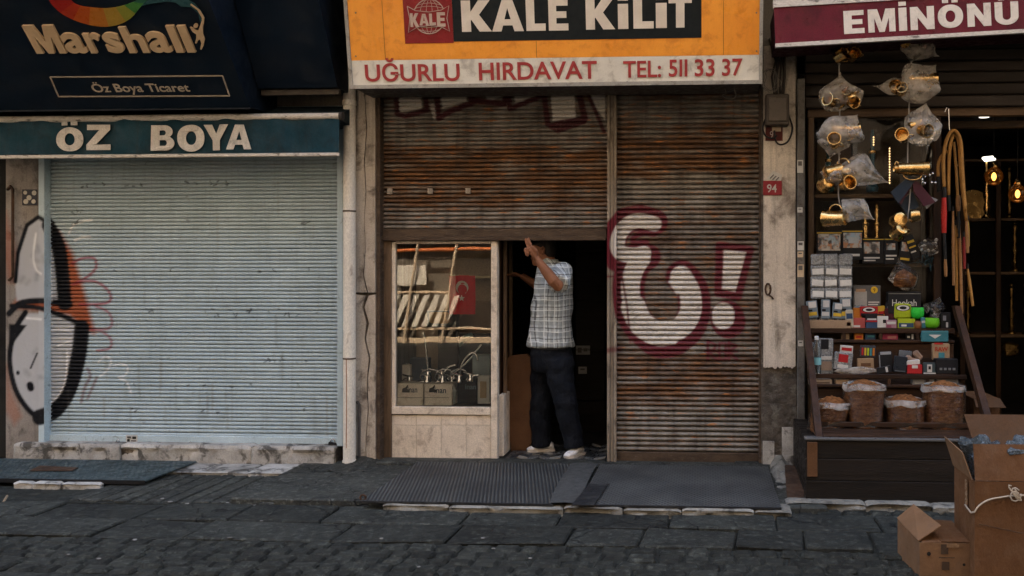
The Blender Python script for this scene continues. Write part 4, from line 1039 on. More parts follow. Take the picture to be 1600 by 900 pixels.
face('black_panel', plK.hit(709, 60).x, plK.hit(1096, 60).x, sK(900, 62), HK, .004, .003, flat('sign_black', (.006, .010, .012), .5), ks, plK)
face('red_panel', plK.hit(633, 60).x, plK.hit(709, 60).x - .001, sK(671, 67.5), HK, .0045, .003, flat('sign_red', (.25, .016, .018), .4), ks, plK)
for (xs_, s0_, s1_) in ((plK.hit(838, 80).x, s_or, sK(838, 64)), (plK.hit(1130, 60).x, s_or, HK), (plK.hit(600, 60).x, s_or, HK)):
    face('panel_seam', xs_, xs_ + .003, s0_ + .002, s1_, .0025, .002, flat('seam_dark', (.30, .11, .02)), ks, plK)
for (a, b) in ((556, 88), (1182, 80), (556, 20), (1182, 20), (760, 131), (980, 128)):
    obj('screw', MB().lathe([(.006, 0), (.005, .003)], plK.hit(a, b) + plK.n * .003, 8, Matrix.Rotation(R(90), 3, 'X')), flat('screw_grey', (.2, .18, .15)), ks)
lk = pm('sign_letter', (.76, .68, .57), (.65, .57, .47), s2=8, rough=.45, bump=.03, fine=.06)
for (ch, x0, x1, yb) in (('K', 722.5, 769, 50), ('A', 769.5, 819, 49.5), ('L', 823, 853, 48.5), ('E', 858, 888.5, 48), ('K', 916, 961.5, 46.5), ('i', 966, 982, 45.5), ('L', 990, 1021.5, 45), ('i', 1025, 1042, 44), ('T', 1045, 1081, 43.5)):
    letter('heavy', ch, plK, x0, x1, yb, yb - 49, lk, ks, .003, .005)
rl = pm('red_letter', (.40, .052, .05), (.33, .04, .038), s2=8, rough=.5, bump=.03, fine=.08)
for (t_, x0, x1, yb, yb1, h) in (('UĞURLU', 571.5, 719, 127, 125.8, 26), ('HIRDAVAT', 749, 933, 125, 122.3, 27), ('TEL:', 974, 1033, 121, 120, 25.5), ('511', 1045, 1074, 119.3, 118.7, 26), ('33', 1085.5, 1116.5, 118.8, 118.2, 26), ('37', 1128, 1160, 118, 117.3, 26)):
    words(t_.replace('511', '5II'), plK, x0, x1, yb, yb - h, rl, ks, .016, yb1=yb1, cap='H')
lnm = flat('emblem_line', (.55, .42, .34), .5)
def ring(name, cx, cy, rx, ry, w, pl, par, a0=0, a1=360, off=.006):
    q = [pl.hit(cx + rx * math.cos(R(a0 + (a1 - a0) * i / 28)), cy - ry * math.sin(R(a0 + (a1 - a0) * i / 28))) + pl.n * off for i in range(29)]
    return obj(name, MB().tube(q, w, 4, caps=a1 - a0 < 360), lnm, par)
ring('globe_ring', 671, 26, 25, 27, .0035, plK, ks)
for rx in (5, 15): ring('globe_line', 671, 26, rx, 27, .0018, plK, ks)
for yy2, a in ((40, 21), (46, 17), (8, 18), (13, 22)):
    obj('globe_line', MB().tube([plK.hit(671 + a * t, yy2 + 3.2 * (1 - t * t) * (1 if yy2 > 26 else -1)) + plK.n * .006 for t in (-1, -.5, 0, .5, 1)], .0018, 4), lnm, ks)
bn = [(637,10),(650,17),(671,19),(690,16),(702,9)], [(699,29),(703,49),(690,42),(671,40),(652,43),(639,51)], (641,30)
px_poly('banner', list(bn[0]) + list(bn[1]) + [bn[2]], plK, flat('sign_red', (.25, .016, .018)), ks, .002, .008)
bp = list(bn[0]) + list(bn[1]) + [bn[2], bn[0][0]]
obj('banner_edge', MB().tube([plK.hit(a, b) + plK.n * .011 for a, b in bp], .0028, 4), lnm, ks)
for (ch, x0, x1, yb, yt) in (('K', 642.5, 656, 42.5, 21), ('A', 656.5, 671, 40, 22), ('L', 672, 682, 39.5, 21.5), ('E', 684, 697, 42, 19.5)):
    letter('heavy', ch, plK, x0, x1, yb, yt, lnm, ks, .003, .0105)

# gift shop sign on the right: maroon awning box, slightly tilted
e0, e1 = P(1212, 71, -.62), P(1640, 46, -.62)
plE = Pl(e0, e1 - e0, (0, 0, 1))
es = thing('shop_sign', 'maroon sign with bold white capitals over the cluttered gift shop', 'sign', P(1420, 60, -.3), 'signs above the shops')
mar = pm('maroon', (.13, .010, .023), (.085, .008, .016), s2=3, dirt=(.04, .006, .01), sd=6, fd=.5, streak=.3, streak_c=(.03, .005, .008), rough=.45, bump=.05)
W = (e1 - e0).length + 1.2; HE = (plE.hit(1212, 12) - plE.hit(1212, 71)).dot(plE.v)
def fE(name, x0, x1, s0, s1, off, th, mat):
    b = lambda x, s: plE.o + plE.u * x + plE.v * s + plE.n * off
    return obj(name, MB().prism([b(x0, s0), b(x1, s0), b(x1, s1), b(x0, s1)], -plE.n * th), mat, es)
fE('sign_face', 0, W, .012, HE, 0, .02, mar)
fE('sign_box', .004, W, .015, HE, -.021, .40, flat('maroon_back', (.05, .012, .016)))
fE('lower_bar', -.002, W, -.014, .012, .008, .035, white_bar)
fE('upper_bar', -.004, W, HE, HE + .05, .010, .05, white_bar)
ew = pm('sign_capital', (.76, .70, .62), (.66, .60, .52), s2=8, dirt=(.3, .26, .22), sd=14, fd=.4, rough=.5, bump=.03, fine=.06)
for (ch, x0, x1, hgt) in (('E', 1319, 1351, 36), ('M', 1357, 1399.5, 36), ('J', 1405, 1417.5, 45.5), ('N', 1423, 1460.5, 36), ('Q', 1466, 1505.5, 45.5), ('N', 1512, 1549, 36), ('V', 1555, 1592, 45)):
    yb = 53.5 - (x0 - 1319) * .058
    letter('heavy', ch, plE, x0, x1, yb, yb - hgt, ew, es, .003, .001)

# ------------------------------------------------------------------ pipes, wires and plates on the wall
dp = thing('drain_pipe', 'cream painted drain pipe running down beside the pale shutter', 'pipe', P(546, 741, -.07))
cx = X(546, -.07)
obj('pipe', MB().tube([(cx, -.07, .02), (cx, -.07, 3.2)], .047, 16), M['cream_pipe'], dp, smooth=50)
for py in (161, 722):
    z = P(546, py, -.07).z
    obj('pipe_collar', MB().lathe([(.049, -.02), (.053, -.016), (.053, .016), (.049, .02)], (cx, -.07, z), 16), M['cream_pipe'], dp, smooth=40)
for py in (330, 560):
    z = P(546, py, -.07).z
    obj('bracket', MB().lathe([(.0495, -.006), (.0495, .006)], (cx, -.07, z), 16), M['rust_bar'], dp)
obj('paint_run', MB().tube([P(541, 560, -.117), P(541.5, 620, -.117), P(541, 700, -.117)], .003, 4), flat('run_orange', (.35, .14, .06)), dp)
d2 = thing('elbow_pipe', 'dark elbow of old pipe in the shadow left of the orange sign', 'pipe', P(520, 80, -.1))
obj('pipe', MB().tube([P(500, -40, -.12), P(503, 0, -.12), P(510, 22, -.12), P(522, 40, -.12), P(527, 60, -.12), P(528, 130, -.09)], .055, 12), M['dark_pipe'], d2, smooth=50)
obj('pipe_collar', MB().tube([P(524, 42, -.12), P(527, 52, -.12)], .064, 12), M['dark_pipe'], d2)
side = thing('thin_conduit', 'thin dark conduit against the middle pier beside the drain pipe', 'pipe', P(561, 740, -.02))
obj('conduit', MB().tube([P(561, 738, -.015), P(561, 632, -.015), P(558, 628, .0)], .012, 8), M['dark_pipe'], side, smooth=50)
hk = thing('hooked_pipe', 'rusty hooked pipe at the far left edge of the street front', 'pipe', P(20, 440, -.03))
obj('pipe', MB().tube([P(12, 296, -.0), P(16, 291, -.03), P(20, 296, -.035), P(20, 340, -.035), P(20, 432, -.035), P(14, 438, -.02)], .011, 8), M['rust_plate'], hk, smooth=50)
pl0 = Pl((0, -.006, 0), (1, 0, 0), (0, 0, 1))
sp = thing('wall_sticker', 'square dark sticker with five pale dots on the left pier', 'sticker', P(47, 320, -.006))
rect_on('sticker_ground', pl0, 35, 296, 58, 320.5, flat('sticker_dark', (.05, .05, .06)), sp, .003)
for (a, b, r) in ((40, 301, 3.2), (54, 301.5, 4), (46, 309, 4.2), (41, 315, 4.2), (53, 315, 3.6)):
    q = pl0.hit(a, b); rr_ = r / 205
    obj('dot', MB().lathe([(rr_, 0), (rr_, .002)], q + Vector((0, -.003, 0)), 12, Matrix.Rotation(R(90), 3, 'X')), flat('dot_pale', (.5, .46, .38)), sp)

# meter box, its cables and the red plates on the right pier
mx_ = thing('meter_box', 'old grey meter box with drooping cables under the orange sign', 'box', P(1214, 200, -.1))
obj('box_body', MB().cbox((X(1196, -.1), -.12, P(1214, 196, -.1).z), (X(1233, -.1), .0, P(1214, 147, -.1).z), .01), flat('meter_grey', (.075, .062, .05), .5), mx_)
obj('box_lid', MB().cbox((X(1200, -.12), -.135, P(1214, 190, -.12).z), (X(1230, -.12), -.119, P(1214, 152, -.12).z), .008), flat('meter_lid', (.10, .082, .065), .4), mx_)
for pts in ([(1196, 186), (1192, 200), (1196, 212), (1206, 216), (1214, 212)], [(1232, 180), (1238, 200), (1232, 220), (1220, 226), (1212, 220), (1210, 204)]):
    obj('cable', MB().tube([P(a, b, -.05) for a, b in smooth_line(pts, 4)], .007, 6), M['black'], mx_, smooth=True)
for dx in (-4, 0, 5, 9):
    obj('cable', MB().tube([P(1214 + dx, 150, -.06), P(1212 + dx * 1.5, 120, -.05), P(1216 + dx, 95, -.03), P(1210 + dx * 2, 60, -.02)], .012 - .002 * (dx % 3), 6), M['dark_pipe'], mx_, smooth=True)
wc = flat('pale_wire', (.26, .23, .2))
wr = thing('wire_coil', 'loose coil of thin pale wire hanging above the meter box', 'wire', P(1205, 145, -.12))
for k in range(4):
    rr2 = random.Random(k)
    pts = [(1203 + rr2.uniform(-4, 4) + (9 + k * 1.5) * math.cos(a * .7 + k), 126 + rr2.uniform(-3, 3) + 17 * math.sin(a * .7 + k)) for a in range(10)]
    obj('wire_loop', MB().tube([P(a, b, -.13 - .01 * k) for a, b in smooth_line(pts, 4)], .0022, 4), wc, wr)
w2 = thing('loose_wire', 'thin loose wire dangling below the right end of the orange sign', 'wire', P(1140, 155, -.1))
obj('wire_loop', MB().tube([P(a, b, -.2) for a, b in smooth_line([(1128, 131), (1135, 145), (1129, 148), (1133, 153), (1145, 154), (1150, 148), (1143, 134)], 4)], .0022, 4), wc, w2)
rp = thing('red_plate', 'small worn red plate half hidden under the meter box', 'plate', P(1209, 220, -.02))
rect_on('plate_ground', pl0, 1196, 198, 1223, 220, flat('plate_red2', (.10, .018, .014)), rp, .003)
rect_on('paper_tag', pl0, 1206, 196, 1220, 206, flat('tag_cream', (.55, .42, .28)), rp, .002, .02)
words('9', pl0, 1203, 1208, 216, 205, flat('plate_white', (.55, .5, .45)), rp, .0, off=.004, cap='9')
np_ = thing('house_number', 'red enamel house number plate on the right pier', 'plate', P(1207, 305, -.01))
plN = Pl((0, -.006, 0), (1, 0, 0), (0, 0, 1))
rect_on('plate_ground', plN, 1192.5, 282.5, 1221.5, 305, flat('plate_red', (.26, .022, .028), .35), np_, .005)
words('94', plN, 1198.5, 1213.5, 300.5, 288, flat('plate_white', (.55, .5, .45)), np_, .01, off=.0055, cap='9')
ss = thing('tilted_sticker', 'white paper sticker tucked at an angle above the house number plate', 'sticker', P(1211, 283, -.008))
q = [plN.hit(a, b) for a, b in ((1197, 280), (1208, 267), (1222, 273), (1220, 284))]
obj('sticker_paper', MB().prism(q, (0, -.002, 0)), flat('paper_white', (.55, .53, .48)), ss)
for (a, b, c, d) in ((1203, 279, 1209, 273), (1207, 281, 1213, 275), (1212, 282, 1217, 277)):
    obj('print_mark', MB().tube([plN.hit(a, b) + Vector((0, -.003, 0)), plN.hit(c, d) + Vector((0, -.003, 0))], .004, 4), flat('ink_grey', (.12, .11, .10)), ss)
pp = thing('steel_pole', 'slim grey square pole with torn stickers beside the gift shop', 'pole', P(1251, 742, -.03))
grey_steel = pm('grey_steel', (.15, .14, .125), (.09, .083, .075), s2=6, dirt=(.05, .035, .025), sd=14, fd=.7, rough=.6, metal=.2, bump=.2)
obj('pole', MB().cbox((X(1245), -.045, 0), (X(1257), -.005, 2.98), .006), grey_steel, pp)
plP = Pl((0, -.0455, 0), (1, 0, 0), (0, 0, 1))
for (a, b, c, d, m_) in ((1245.5, 250, 1255, 270, 'paper_white'), (1246, 324, 1254, 332, 'paper_white'), (1246, 377, 1256, 391, 'paper_white'), (1246, 393, 1255, 402, 'tag_cream'), (1246, 413, 1256, 433, 'tag_cream'), (1247, 532, 1255, 541, 'paper_white')):
    s1 = rect_on('sticker', plP, a, b, c, d, M[m_], pp, .002)
    rect_on('print_mark', plP, a + 1.5, b + 2, c - 2, b + (d - b) * .45, flat('ink_grey', (.12, .11, .10)), s1, .001, .0022)
ir = thing('iron_ring', 'rusted iron ring fixed to the plaster of the right pier', 'ring', P(1204, 462, -.02))
obj('ring', MB().tube([P(1200 + 4 * math.cos(a), 452 + 9 * math.sin(a), -.02 - .012 * math.cos(a)) for a in [i * .628 for i in range(11)]], .008, 6), M['rust_plate'], ir, smooth=True)
obj('staple', MB().tube([P(1203, 462, .0), P(1206, 464, -.03), P(1208, 467, .0)], .007, 6), M['rust_plate'], ir)

# ------------------------------------------------------------------ display window beside the doorway
YG = .135
fw = thing('display_window', 'cream framed shop window with a tiled base beside the doorway', 'window', P(690, 727, .1))
def fbar(name, x0, x1, y0, y1, ya_, yb_, mat='cream_paint', par=None, c=.004):
    return obj(name, MB().cbox((X(x0, ya_), ya_, P((x0 + x1) / 2, y1, ya_).z), (X(x1, ya_), yb_, P((x0 + x1) / 2, y0, ya_).z), c), M[mat], par or fw)
fbar('window_stile', 597, 611, 372, 724, .10, .17, 'wood_mid_v')
fbar('window_stile', 611.5, 618, 378, 636, .115, .16)
fbar('window_stile', 767, 777, 372, 724, .10, .17)
fbar('window_rail', 611.5, 767, 636, 648, .105, .165)
fbar('window_rail', 618, 767, 372, 381, .115, .16)
fbar('window_rail', 597.5, 777, 717, 727, .095, .17)
for i in range(4):
    a = 612 + i * 38.75
    fbar('base_panel', a + .15, a + 38.6, 649, 664, .122, .16, c=.0015)
    fbar('base_panel', a + .15, a + 38.6, 664.3, 716.5, .122, .16, c=.0015)
gp = obj('glass_pane', MB().box((X(618, YG), YG, P(690, 636, YG).z), (X(767, YG), YG + .004, P(690, 381, YG).z)), M['glass'], fw)
# cabinet behind the pane
xw0, xw1 = X(612, .17), X(777, .17)
zs = P(690, 634, .2).z; ztp = P(690, 372, .2).z
M['cab_back'] = pm('cab_back', (.34, .26, .18), (.24, .18, .12), s2=2.5, rough=.8)
obj('display_floor', MB().cbox((xw0, .172, zs - .03), (xw1, .75, zs), .004), M['wood_mid'], fw)
obj('display_back', MB().cbox((xw0, .72, zs), (xw1, .75, 2.2), .004), M['cab_back'], fw)
obj('display_side', MB().cbox((xw1 - .02, .172, .06), (xw1, .72, 2.2), .004), M['wood_dark_v'], fw)
obj('display_side', MB().cbox((xw0, .172, .06), (xw0 + .02, .72, 2.2), .004), M['wood_dark_v'], fw)
for (a, b, y_) in ((786, 791, .30), (795, 800, .55)):
    obj('inner_post', MB().cbox((X(a, y_), y_, .06), (X(b, y_), y_ + .04, 2.2), .004), M['wood_mid_v'], fw)
obj('inner_base', MB().cbox((X(779, .2), .2, .06), (X(787, .2), .7, .55), .006), M['cream_paint'], fw)
obj('display_shelf', MB().cbox((X(700, .5), .5, P(730, 435, .5).z), (xw1 - .022, .71, P(730, 431, .5).z), .003), flat('shelf_pale', (.45, .36, .22)), fw)
obj('back_panel', MB().cbox((X(716, .66), .66, P(740, 522, .66).z), (X(768, .66), .69, P(740, 470, .66).z), .004), flat('panel_tan', (.26, .19, .13)), fw)
obj('back_panel', MB().cbox((X(690, .6), .6, P(700, 600, .6).z), (X(768, .6), .64, P(700, 521, .6).z), .004), flat('panel_black', (.016, .016, .018)), fw)

blue_ink = flat('blue_ink', (.03, .07, .13)); wbox = pm('white_carton', (.88, .85, .79), (.80, .76, .69), s2=6, dirt=(.5, .42, .33), sd=10, rough=.7)
def carton(px0, px1, py0, py1, y, dep, label, mat, text=None, tc=None, grp=None, fo=.01, name='carton', cat='box', tpx=None):
    a, b = P(px0, py1, y), P(px1, py0, y)
    t = thing(name, label, cat, (a.x / 2 + b.x / 2, y, a.z), grp)
    obj('box_body', MB().cbox((a.x, y, a.z), (b.x, y + dep, b.z), .003), mat, t)
    if text:
        pl = Pl((0, y, 0), (1, 0, 0), (0, 0, 1))
        x0, x1, yb, yt = tpx
        words(text, pl, x0, x1, yb, yt, tc, t, fo, .0015, .0005, cap='h')
    return t
gC = 'cartons in the display window'
b1 = carton(619, 661, 599, 633.5, .155, .16, 'pale fittings carton at the left foot of the display window', wbox, 'inan', blue_ink, gC, .015, tpx=(637, 652, 613, 604))
b2 = carton(663, 706, 600, 633.5, .155, .16, 'pale fittings carton second from the left in the display window', wbox, 'inan', blue_ink, gC, .015, tpx=(679, 697, 614, 605))
plc = Pl((0, .153, 0), (1, 0, 0), (0, 0, 1))
for b, x in ((b1, 628), (b2, 670)):
    px_poly('tap_logo', [(x, 613), (x + 1, 607), (x + 6, 605), (x + 9, 601), (x + 10, 603), (x + 8, 608), (x + 12, 609), (x + 12, 613)], plc, M['black'], b, .001, .0005)
    rect_on('carton_stripe', plc, x - 7, 621, x + 32, 621.6, flat('ink_grey', (.12, .11, .10)), b, .001, .001)
carton(709, 744, 592, 633, .34, .15, 'dark fittings carton lying behind the clear packet in the display window', M['black'], 'inan', flat('teal_ink', (.10, .17, .19)), gC, .015, tpx=(727, 744, 608, 600))
carton(738, 765, 555, 587, .33, .12, 'grey-blue fittings box on the right of the display window', flat('greyblue', (.26, .33, .36)), None, None, gC)
cpk = carton(746, 765, 587, 631, .19, .05, 'clear blister packet standing in the right corner of the display window', flat('blister', (.5, .52, .51), .3), None, None, gC, name='blister_packet', cat='packet')
obj('card_insert', MB().cbox((X(750, .188), .186, P(755, 622, .188).z), (X(760, .188), .1895, P(755, 596, .188).z), .001), flat('insert_tan', (.35, .28, .17)), cpk)
tp = carton(666, 713, 486, 511, .42, .1, 'dark teal box with a gold label high in the display window', flat('teal_dark', (.025, .05, .055)), None, None, gC)
plt = Pl((0, .419, 0), (1, 0, 0), (0, 0, 1))
px_poly('gold_label', [(671, 489), (674, 487.5), (700, 488), (703, 491), (702, 503), (699, 505.5), (674, 505), (671, 503)], plt, flat('gold_label', (.33, .22, .09)), tp, .002, .001)
sgn = carton(684, 716, 516, 600, .50, .03, 'upright black banner card in the middle of the display window', M['black'], None, None, None, name='banner_card', cat='card')

# flag
fl = thing('flag', 'small red flag with white crescent and star hung in the display window', 'flag', P(722, 490, .185))
YF = .185
fa, fb = P(702, 491, YF), P(742.5, 430, YF)
def fwv(x, z): return .008 * math.sin((x - fa.x) * 40) + .004 * math.sin(z * 20)
obj('flag_cloth', MB().grid(lambda u, v: Vector((fa.x + (fb.x - fa.x) * u, YF + fwv(fa.x + (fb.x - fa.x) * u, fa.z + (fb.z - fa.z) * v), fa.z + (fb.z - fa.z) * v)), 20, 20), pm('flag_red', (.50, .020, .028), (.40, .016, .022), s2=5, rough=.8, bump=.2), fl, smooth=True)
plf = Pl((0, YF - .004, 0), (1, 0, 0), (0, 0, 1)); flw = flat('flag_white', (.62, .58, .53))
cres = [(722 + 10 * math.cos(R(a)), 449 - 10.5 * math.sin(R(a))) for a in range(-60, 241, 15)]
cres += [(722.5 + 7.6 * math.cos(R(a)), 452.5 - 8.2 * math.sin(R(a))) for a in range(238, -59, -15)]
bendf = lambda q: Vector((q.x, q.y + fwv(q.x, q.z), q.z))
def px_poly_b(name, pts, pl, mat, par, bend, th=.0015, off=.001):
    q = [pl.hit(a, b) for a, b in pts]; sp_ = [[((p - pl.o).dot(pl.u), (p - pl.o).dot(pl.v)) for p in q]]
    return put_shape(name, arr(fill_mesh(sp_, .5)), pl, pl.o, 1, 1, mat, par, th, off, nrm=False, bend=bend)
px_poly_b('crescent', cres, plf, flw, fl, bendf)
px_poly_b('star', [(721.5 + (5.5 if k % 2 == 0 else 2.2) * math.sin(k * math.pi / 5), 466 - (5.5 if k % 2 == 0 else 2.2) * math.cos(k * math.pi / 5)) for k in range(10)], plf, flw, fl, bendf)
obj('hanger', MB().tube([P(702, 430, YF), P(743, 430, YF)], .004, 6), flat('shelf_pale', (.45, .36, .22)), fl)
# taps
def tap(pts, y, label, r=.012, kind=0):
    base = P(pts[0][0], pts[0][1], y)
    t = thing('tap', label, 'tap', base, 'chrome taps in the display window')
    obj('spout', MB().tube([P(a, b, y) for a, b in smooth_line(pts, 5)], r, 10), M['chrome'], t, smooth=60)
    b0 = P(pts[0][0], pts[0][1], y)
    obj('valve_body', MB().lathe([(.028, -.02), (.03, 0), (.02, .015), (.018, .04)], b0, 12), M['chrome'], t, smooth=40)
    T = Matrix.Translation(b0) @ Matrix.Rotation(.25, 4, 'Y')
    obj('lever', MB().cbox((-.07, -.012, .035), (.02, .012, .047), .004, T), M['chrome'], t)
    return t
tap([(718, 594), (720, 575), (727, 560), (738, 551), (745, 556), (746, 564)], .30, 'chrome swan neck tap bending right in the display window', .008)
tap([(669, 588), (667, 560), (664, 530), (661, 520)], .34, 'tall straight pale tap in the left half of the display window', .009)
tap([(668, 595), (654, 597), (642, 599)], .27, 'low chrome mixer tap above the leftmost carton', .011)
tap([(692, 595), (680, 598), (672, 600)], .26, 'low chrome mixer tap above the second carton', .011)
tap([(706, 596), (700, 590), (714, 580), (735, 560), (752, 538)], .40, 'long hand shower rising diagonally behind the swan neck tap', .009)
tap([(640, 596), (634, 592), (628, 597)], .33, 'small chrome tap at the left edge behind the cartons', .009)
tap([(735, 592), (744, 586), (756, 590)], .22, 'squat chrome valve in front of the grey-blue box', .012)
tap([(690, 588), (700, 574), (712, 570)], .36, 'short chrome pipe bend behind the second carton', .009)
hsr = thing('shower_hose', 'coiled silver shower hose lying behind the cartons', 'hose', P(680, 598, .3))
obj('coil', MB().tube([P(655 + 6.5 * k * .5 + 9 * math.cos(k * .9), 585 + 9 * math.sin(k * .9), .30 + .01 * math.sin(k)) for k in range(24)], .006, 6), M['chrome'], hsr, smooth=True)
carton(640, 668, 560, 598, .40, .1, 'dark blue box standing behind the leftmost carton', flat('box_navy', (.03, .05, .08)), None, None, gC)
carton(622, 641, 570, 598, .36, .1, 'white box at the left edge behind the cartons', wbox, None, None, gC)
bp_ = thing('blister_tap', 'pale teal plastic nozzle lying diagonally in the display window', 'nozzle', P(725, 545, .55))
obj('nozzle_body', MB().tube([P(716, 540, .55), P(724, 530, .55), P(738, 523, .55)], [.02, .03, .022], 10), flat('teal_plastic', (.10, .20, .21), .35), bp_, smooth=50)
b3 = thing('tap_pouch', 'small clear pouch with a grey spout beside the second carton', 'packet', P(710, 631, .19))
obj('pouch', MB().tube([P(709, 630, .19), P(709, 612, .19), P(705, 600, .19)], [.012, .03, .02], 8, flat=.4), flat('pouch_grey', (.25, .27, .27), .3), b3, smooth=60)

# ------------------------------------------------------------------ inside the doorway
lb = thing('leaning_board', 'brown board leaning against the display cabinet inside the doorway', 'board', P(805, 712, .4))
q = [P(a, b, .42) for a, b in ((788, 566), (796, 556), (822, 553), (829, 560), (831, 690), (815, 712), (800, 714), (793, 660))]
obj('board', MB().prism(q, (.01, .03, 0)), M['board'], lb)
def panel(px0, py0, px1, py1, y, name, label, cat, mat, mark):
    t = thing(name, label, cat, P((px0 + px1) / 2, py1, y))
    pl = Pl((0, y, 0), (1, 0, 0), (0, 0, 1))
    rect_on('plate', pl, px0, py0, px1, py1, mat, t, .01)
    for m_ in mark: rect_on('print_mark', pl, *m_, flat('ink_grey', (.12, .11, .10)), t, .002, .0105)
panel(900, 540, 922, 554, 1.3, 'notice', 'pale printed notice on the dark wall behind the man', 'notice', flat('paper_dim', (.35, .34, .32)), ((903, 543, 909, 551), (912, 544, 918, 549)))
panel(904, 573, 917, 584, 1.3, 'wall_socket', 'small pale socket plate below the printed notice', 'socket', flat('paper_dim', (.35, .34, .32)), ((907, 575.5, 914, 578),))
shf = thing('wall_shelf', 'dark shelf unit standing deep in the doorway', 'shelf', (X(925, 1.4), 1.5, .06))
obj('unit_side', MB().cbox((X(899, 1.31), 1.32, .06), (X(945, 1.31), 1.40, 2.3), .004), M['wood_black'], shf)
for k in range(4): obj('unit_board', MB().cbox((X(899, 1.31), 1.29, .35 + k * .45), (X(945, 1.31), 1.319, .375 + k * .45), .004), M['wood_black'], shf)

# ------------------------------------------------------------------ the man raising the shutter
YB = .33
man = thing('person', 'man in a grey checked shirt and dark trousers reaching up to the half raised shutter', 'person', P(866, 714, YB))
def Q(px, py, y=YB): return P(px, py, y)
def fuse(mb, voxel, name, mat, smooth_it=6, parent=None, fold=None):
    """overlapping closed lofts become one continuous skin"""
    o0 = wloc(parent)
    me = bpy.data.meshes.new(name); me.from_pydata([tuple(p - o0) for p in mb.v], [], mb.f)
    bm = bmesh.new(); bm.from_mesh(me); bmesh.ops.recalc_face_normals(bm, faces=bm.faces); bm.to_mesh(me); bm.free()
    o = bpy.data.objects.new(name, me); COL.objects.link(o)
    m = o.modifiers.new('r', 'REMESH'); m.mode = 'VOXEL'; m.voxel_size = voxel; m.use_smooth_shade = True
    if smooth_it:
        s = o.modifiers.new('s', 'SMOOTH'); s.iterations = smooth_it; s.factor = .5
    me2 = evaluated(o)
    if fold:
        no = [v.normal.copy() for v in me2.vertices]
        for v, n_ in zip(me2.vertices, no):
            p = v.co; h = mnoise.noise(Vector((p.x * 5 + p.z * 4, p.y * 5, p.z * fold[1]))) + .5 * mnoise.noise(Vector((p.x * 13 - p.z * 6, p.y * 11, p.z * fold[1] * 1.7 + 5)))
            v.co = p + n_ * (fold[0] * h)
    me2.materials.clear(); me2.materials.append(mat)
    me2.polygons.foreach_set('use_smooth', [True] * len(me2.polygons))
    return obj(name, None, mat, parent, me=me2)
def ell(c, a, b, n=18, tilt=0.0, p=.9):
    out = []
    for i in range(n):
        t = 2 * math.pi * i / n; cc, ss_ = math.cos(t), math.sin(t)
        x = a * math.copysign(abs(cc) ** p, cc); y = b * math.copysign(abs(ss_) ** p, ss_)
        out.append(Vector(c) + Vector((x, y, tilt * x)))
    return out
def torso(rows, grow=0.0):
    rs = []
    for (xa_, xb_, py, b, yc) in rows:
        A_, B_ = Q(xa_, py, YB + yc), Q(xb_, py, YB + yc)
        rs.append(ell((A_ + B_) / 2, (B_ - A_).length / 2 + grow, b + grow))
    return rs
def balls(mb, c, r, n=10):
    c = Vector(c); rr_ = r if isinstance(r, (tuple, list)) else (r, r, r); k = 7
    rings = [[c + Vector((rr_[0] * math.sin(math.pi * i / k) * math.cos(2 * math.pi * j / n), rr_[1] * math.sin(math.pi * i / k) * math.sin(2 * math.pi * j / n), -rr_[2] * math.cos(math.pi * i / k))) for j in range(n)] for i in range(1, k)]
    mb.loft(rings)
# shirt
S = MB()
rows = [(848, 876, 408, .06, .0), (843, 886, 413, .13, .0), (840, 891, 420, .20, .0), (838, 894, 432, .215, 0), (836, 895, 450, .21, 0), (832, 894, 475, .20, 0), (829, 893, 500, .195, 0), (826, 895, 525, .195, 0), (823, 898, 539, .20, 0), (825, 897, 541.5, .19, 0)]
S.loft(torso(rows))
sh_n, el_n, wr_n = Q(879, 424, .15), Q(871, 447, -.055), Q(839, 405, -.065)
sl_end = sh_n.lerp(el_n, .86)
S.tube([sh_n + Vector((-.0, .05, .005)), sh_n, sh_n.lerp(el_n, .45), sl_end, sl_end + (el_n - sh_n) * .02], [.075, .082, .078, .086, .08], 14)
sh_f, el_f, ha_f = Q(866, 424, .50), Q(846, 450, .62), Q(815, 431, .56)
S.tube([sh_f, sh_f.lerp(el_f, .5), sh_f.lerp(el_f, .95)], [.08, .074, .078], 12)
S.tube([Q(850, 412, YB), Q(856, 405, YB), Q(857, 402.5, YB)], [.066, .062, .062], 16)
shirt = fuse(S, .009, 'shirt', M['shirt'], 3, man, (.010, 7))
obj('collar', MB().tube([Q(857, 408, YB) + Vector((.066 * math.cos(a), .068 * math.sin(a), .010 * math.cos(a) - .004)) for a in [i * .45 for i in range(15)]], .018, 8, flat=.6), M['shirt'], man, smooth=True)
obj('pocket', MB().grid(lambda u, v: Q(842 + 17 * u, 472 - 17 * v, YB - .195 + .006 * (u - .5) ** 2), 4, 4), M['shirt'], shirt)
# trousers
T_ = MB()
hip = torso([(829, 894, 536, .175, 0), (828, 895, 552, .18, 0), (830, 895, 568, .17, 0), (834, 893, 580, .14, 0)])
T_.loft(hip)
def leg(pts, rad): T_.tube([Q(*p) for p in pts], rad, 16)
leg([(852, 560, .42), (848, 595, .42), (846, 630, .41), (845, 665, .42), (846, 688, .42), (846, 697, .42)], [.115, .108, .094, .086, .084, .088])
leg([(873, 560, .25), (877, 595, .24), (884, 630, .23), (891, 665, .25), (897, 690, .26), (898, 699, .26)], [.118, .110, .096, .087, .083, .088])
fuse(T_, .010, 'trousers', M['trousers'], 4, man, (.013, 11))
obj('belt', MB().loft(torso([(828, 895, 537, .182, 0), (828, 895, 543, .185, 0)], .004)), M['black'], man, smooth=60)
